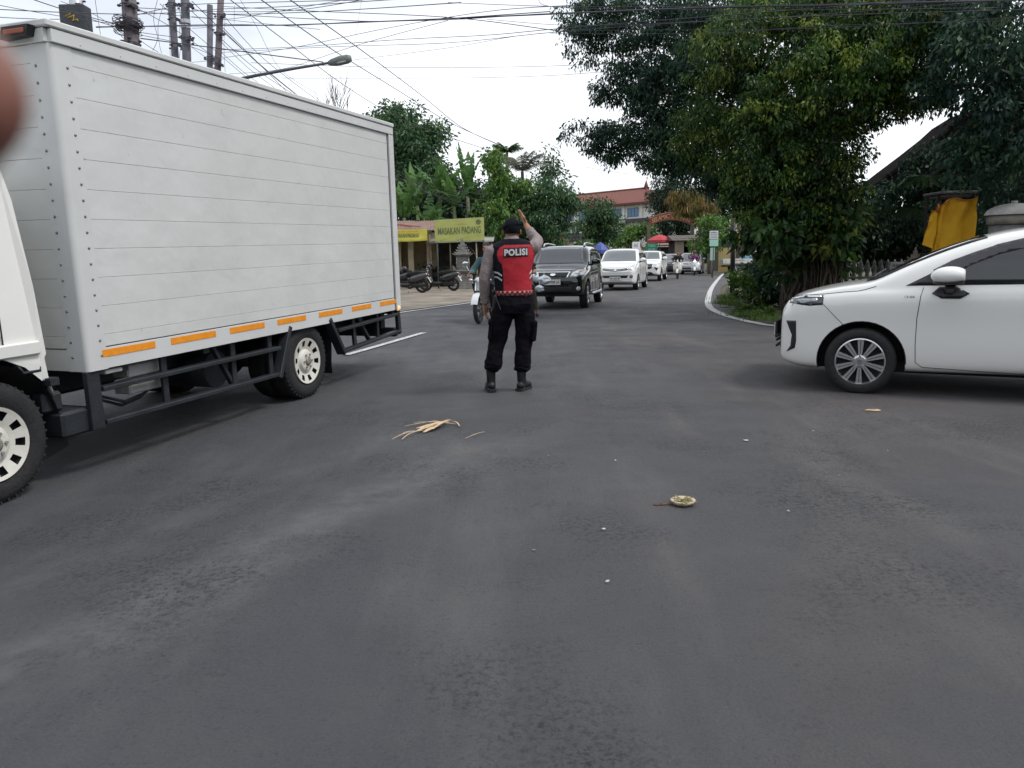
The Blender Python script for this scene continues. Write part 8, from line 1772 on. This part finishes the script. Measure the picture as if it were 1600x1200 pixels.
def ex1(T, q):
    mb = MB(); c = q(119, 32); mb.box(c, (0.58, 0.35, 0.62), bev=0.02); bx = mb.build('junction_box', mat('box_dark', (0.045, 0.05, 0.06), 0.6, noise_amt=0.2, nscale=5), T)
    mb = MB(); y = c.y - 0.18; pts = [(-.14, .04), (-.02, .10), (-.10, .0), (.06, .06), (.02, -.06), (.12, -.02), (.14, -.08)]
    mb.tube([(c.x + a, y, c.z + b) for a, b in pts], 0.018, 6); mb.build('paint_scrawl', mat('scrawl_yellow', (0.50, 0.36, 0.05), 0.7), bx)
    clutter(T, q, [(121, 8)], 5, 3, 0.8)
upole('galvanised pole carrying a dark box with a yellow painted scrawl', (119, 0), (120, 45), 19, 0.155, galv, ex1)
def ex2(T, q):
    rng = random.Random(4); mb = MB(); c = q(202, 40)
    for k in range(26): mb.ring(c + V((rng.uniform(-.05, .05), -0.02, rng.uniform(-.12, .10))), (rng.uniform(-.35, .35), rng.uniform(-.2, .2), 1), 0.26 + rng.uniform(-.05, .07), 0.008, 18, 4)
    mb.build('cable_coil', WIRE, T); clutter(T, q, [(205, 68), (200, 8)], 8, 6)
upole('thick brownish pole wrapped with a big coil of cable', (201, 0), (207, 72), 18.5, 0.165, pc, ex2)
upole('slim dark pole, left one of the close pair', (268, 0), (274, 93), 23, 0.10, pg, lambda T, q: clutter(T, q, [(269, 6), (273, 30), (275, 70)], 6, 7, 0.8))
upole('slim dark pole with two white bands, right one of the close pair', (289, 0), (292, 98), 22, 0.115, pg, lambda T, q: (clutter(T, q, [(290, 8), (291, 60)], 9, 8, 0.9), MB().lathe(q(290, 34), (0, 0, 1), [(0.125, -.05), (0.125, .05)], 14).lathe(q(290, 42), (0, 0, 1), [(0.125, -.04), (0.125, .04)], 14).build('white_bands', galv, T)))
upole('rust-brown slim pole leaning slightly right, last of the row', (345, 0), (340, 112), 25, 0.10, pc, lambda T, q: clutter(T, q, [(343, 24), (342, 52), (340, 100)], 5, 9, 0.8))
upole('short pole top with fittings just above the truck roof', (328, 88), (328, 110), 27, 0.10, pg, lambda T, q: clutter(T, q, [(328, 90)], 9, 10, 0.8))
def street_lamp():
    Y = 21.0; a = at(291, 150, Y); T = thing('street_lamp', 'street lamp arm with grey head reaching over the road above the truck', 'street lamp', (a.x, Y + 0.6, 0)); o = V((a.x, Y + 0.6, 0)); q = lambda px, py, YY=Y: at(px, py, YY) - o
    mb = MB(); mb.cyl((0, 0, 0), q(291, 148, Y + 0.6), 0.09, 12); mb.build('post', pg, T)
    mb = MB(); mb.tube([q(291, 146, Y + 0.6), q(340, 131, Y + 0.3), q(400, 118), q(460, 107), q(516, 98)], [0.05, 0.045, 0.04, 0.036, 0.032], 10); mb.build('arm', pg, T)
    mb = MB(); A, B = q(512, 99), q(549, 91); ax = (B - A).normalized()
    mb.tube([A, A.lerp(B, .15), A.lerp(B, .5), A.lerp(B, .85), B], [0.04, 0.085, 0.12, 0.115, 0.07], 14, rr=[0.03, 0.055, 0.075, 0.07, 0.04], ref=V((0, 1, 0))); h = mb.build('lamp_head', mat('lamp_grey_green', (0.14, 0.16, 0.16), 0.5), T)
    mb = MB(); mb.ball(A.lerp(B, .6) + V((0, 0, -0.055)), (0.20, 0.08, 0.035), 14, 8, Matrix.Rotation(-0.2, 3, 'Y')); mb.build('glass', mat('lamp_glass', (0.45, 0.47, 0.46), 0.2), h)
street_lamp()
CL = 'overhead cables strung across the sky'
NC = [0]
def cable(P, r=0.012, label='black overhead cable in the tangle above the road', sag=None):
    """P: picture points with depth; the cable hangs smoothly through them"""
    pts = [at(x, y, Y) for x, y, Y in P]
    if len(pts) == 2:
        n = 16; s = (pts[1] - pts[0]).length * (0.012 if sag is None else sag); Q = [pts[0].lerp(pts[1], k / n) - V((0, 0, 4 * s * (k / n) * (1 - k / n))) for k in range(n + 1)]
    else: Q = [V(q) for q in catmull([tuple(p) for p in pts], 24)]
    mb = MB(); mb.tube(Q, r * (0.62 if P[-1][2] > 12.5 else 0.42), 6); tag(mb.build('cable', WIRE, None), label, 'cable', CL); NC[0] += 1
A = 20
# thick twisted bundle across the whole top
cable([(150, 42, 19), (345, 40, 21), (450, 39, 20), (560, 35, 19), (700, 29, 17), (860, 22, 15), (1100, 12, 13), (1400, 6, 12), (1700, -6, 11)], 0.030, 'thickest twisted cable bundle crossing the sky near the top edge')
cable([(150, 43, 19.1), (345, 38, 21), (450, 40, 20), (560, 34, 19), (700, 31, 17), (860, 21, 15), (1100, 13, 13), (1400, 4, 12), (1700, -4, 11)], 0.018)
cable([(220, 60, 19), (345, 76, 22), (505, 97, 21)], 0.022, 'stout stay cable running from the poles to the street lamp arm')
for P, r in [
    ([(-60, 12, 16), (205, 22, 18.5), (345, 14, 24)], .014), ([(-60, 22, 16), (100, 30, 18)], .012), ([(40, -5, 15), (205, 42, 18.5)], .014), ([(-60, -4, 15), (205, 40, 18.5)], .010),
    ([(95, 2, 18), (160, 30, 18), (210, 78, 19)], .010), ([(120, 8, 18), (150, 60, 19)], .008), ([(148, -4, 18), (158, 60, 19)], .008), ([(165, 60, 18), (205, 66, 18.5)], .010), ([(130, 26, 18), (205, 48, 18.5), (290, 60, 22)], .012),
    ([(210, 12, 18.5), (345, 18, 24), (460, 16, 22), (600, -6, 18)], .014), ([(210, 24, 18.5), (290, 8, 22), (400, 4, 21), (560, 0, 18)], .014), ([(292, 10, 22), (345, 22, 24), (500, 18, 22), (720, 4, 17)], .016), ([(345, 14, 24), (450, 10, 22), (690, -6, 17)], .014),
    ([(345, 22, 24), (500, 30, 20), (620, 33, 18), (860, 18, 15)], .014), ([(345, 10, 24), (480, 17, 20), (700, 27, 17), (870, 48, 16)], .013), ([(345, 78, 25), (470, 73, 22), (620, 62, 19), (760, 55, 17), (870, 45, 15), (1130, 24, 13), (1700, -20, 11)], .016), ([(345, 82, 25), (520, 73, 21), (700, 67, 18), (880, 49, 15), (1200, 28, 13), (1700, 12, 11)], .014), ([(350, 90, 25), (460, 74, 22), (600, 45, 19), (760, 18, 16), (900, 8, 14)], .010),
    ([(550, 94, 21), (700, 75, 18), (870, 50, 15), (1250, 45, 13), (1700, 20, 11)], .010), ([(345, 116, 26), (440, 108, 24), (560, 70, 19), (700, 32, 16)], .009),
    ([(392, 98, 30), (600, 105, 28), (830, 104, 26), (1000, 96, 24)], .012), ([(440, 122, 30), (700, 122, 28), (860, 118, 26), (990, 108, 24)], .011),
    # the fan descending to the right
    ([(400, -6, 20), (520, 78, 26), (620, 140, 32), (700, 190, 38), (775, 224, 42)], .022), ([(445, -6, 20), (560, 75, 26), (660, 150, 32), (720, 198, 38), (778, 226, 42)], .022), ([(352, -6, 22), (430, 52, 26), (545, 138, 33), (640, 192, 40), (765, 235, 42)], .020),
    ([(300, 2, 22), (380, 78, 26), (470, 152, 31), (520, 180, 34)], .016), ([(300, 18, 22), (400, 108, 26), (480, 160, 31)], .014), ([(345, 40, 25), (400, 95, 27), (455, 150, 31)], .016), ([(345, 44, 25), (410, 105, 27), (475, 158, 31)], .016), ([(346, 20, 25), (410, 90, 27), (500, 160, 31)], .014), ([(346, 66, 25), (390, 108, 27), (440, 145, 31)], .012), ([(346, 82, 25), (380, 112, 27), (410, 134, 31)], .012), ([(372, -6, 22), (400, 40, 26), (440, 110, 29), (500, 150, 33), (516, 172, 35)], .010),
    ([(250, 6, 20), (330, 74, 24), (400, 134, 28)], .012), ([(205, 8, 18.5), (270, 44, 22), (345, 96, 25)], .012), ([(205, 52, 18.5), (290, 70, 22), (345, 92, 25)], .012), ([(215, 60, 18.5), (270, 92, 22)], .010), ([(215, 98, 22), (290, 98, 23), (350, 92, 25)], .010), ([(290, 66, 22), (345, 104, 25)], .010),
    # drooping jumpers between the poles
    ([(246, 0, 22), (240, 30, 22), (246, 60, 22), (238, 80, 22)], .010), ([(256, 6, 22), (247, 40, 22), (250, 74, 22), (256, 90, 22)], .009), ([(262, 4, 22), (264, 36, 22), (266, 88, 23)], .009), ([(280, 10, 22), (284, 50, 22), (280, 92, 23)], .010), ([(300, 4, 22), (283, 28, 22), (281, 60, 22)], .009), ([(334, 50, 25), (330, 70, 25), (334, 100, 25)], .008), ([(352, 20, 25), (350, 70, 25), (352, 116, 25)], .008), ([(366, 8, 25), (366, 36, 25)], .008), ([(566, -6, 25), (560, 30, 27), (552, 80, 31), (543, 118, 35)], .005),
    ([(300, 26, 22), (345, 30, 24), (500, 46, 20)], .010), ([(205, 16, 18.5), (345, 30, 25), (420, 20, 22), (560, -4, 18)], .012), ([(355, 36, 25), (300, 44, 22)], .010),
    # across the banyan and to the right edge
    ([(700, 4, 16), (870, 10, 15), (1100, 10, 13), (1600, 0, 11), (1700, -4, 11)], .012), ([(760, 30, 16), (900, 40, 15), (1080, 34, 14), (1260, 24, 13), (1700, -10, 11)], .010), ([(840, -2, 15), (880, 12, 15), (1180, 16, 13), (1560, 12, 11)], .010), ([(910, 260, 40), (985, 272, 40)], .012), ([(860, 52, 15), (1110, 52, 14), (1300, 40, 13), (1700, 30, 11)], .008),
    # low bundle behind the food stall
    ([(612, 268, 36), (650, 285, 37), (700, 304, 39), (781, 316, 41)], .022), ([(612, 272, 36), (660, 296, 37), (720, 316, 39), (781, 322, 41)], .018), ([(612, 262, 36), (670, 290, 37), (730, 300, 39), (781, 306, 41)], .014), ([(612, 276, 36), (680, 306, 37), (740, 326, 39), (781, 330, 41)], .014)]:
    cable(P, r)
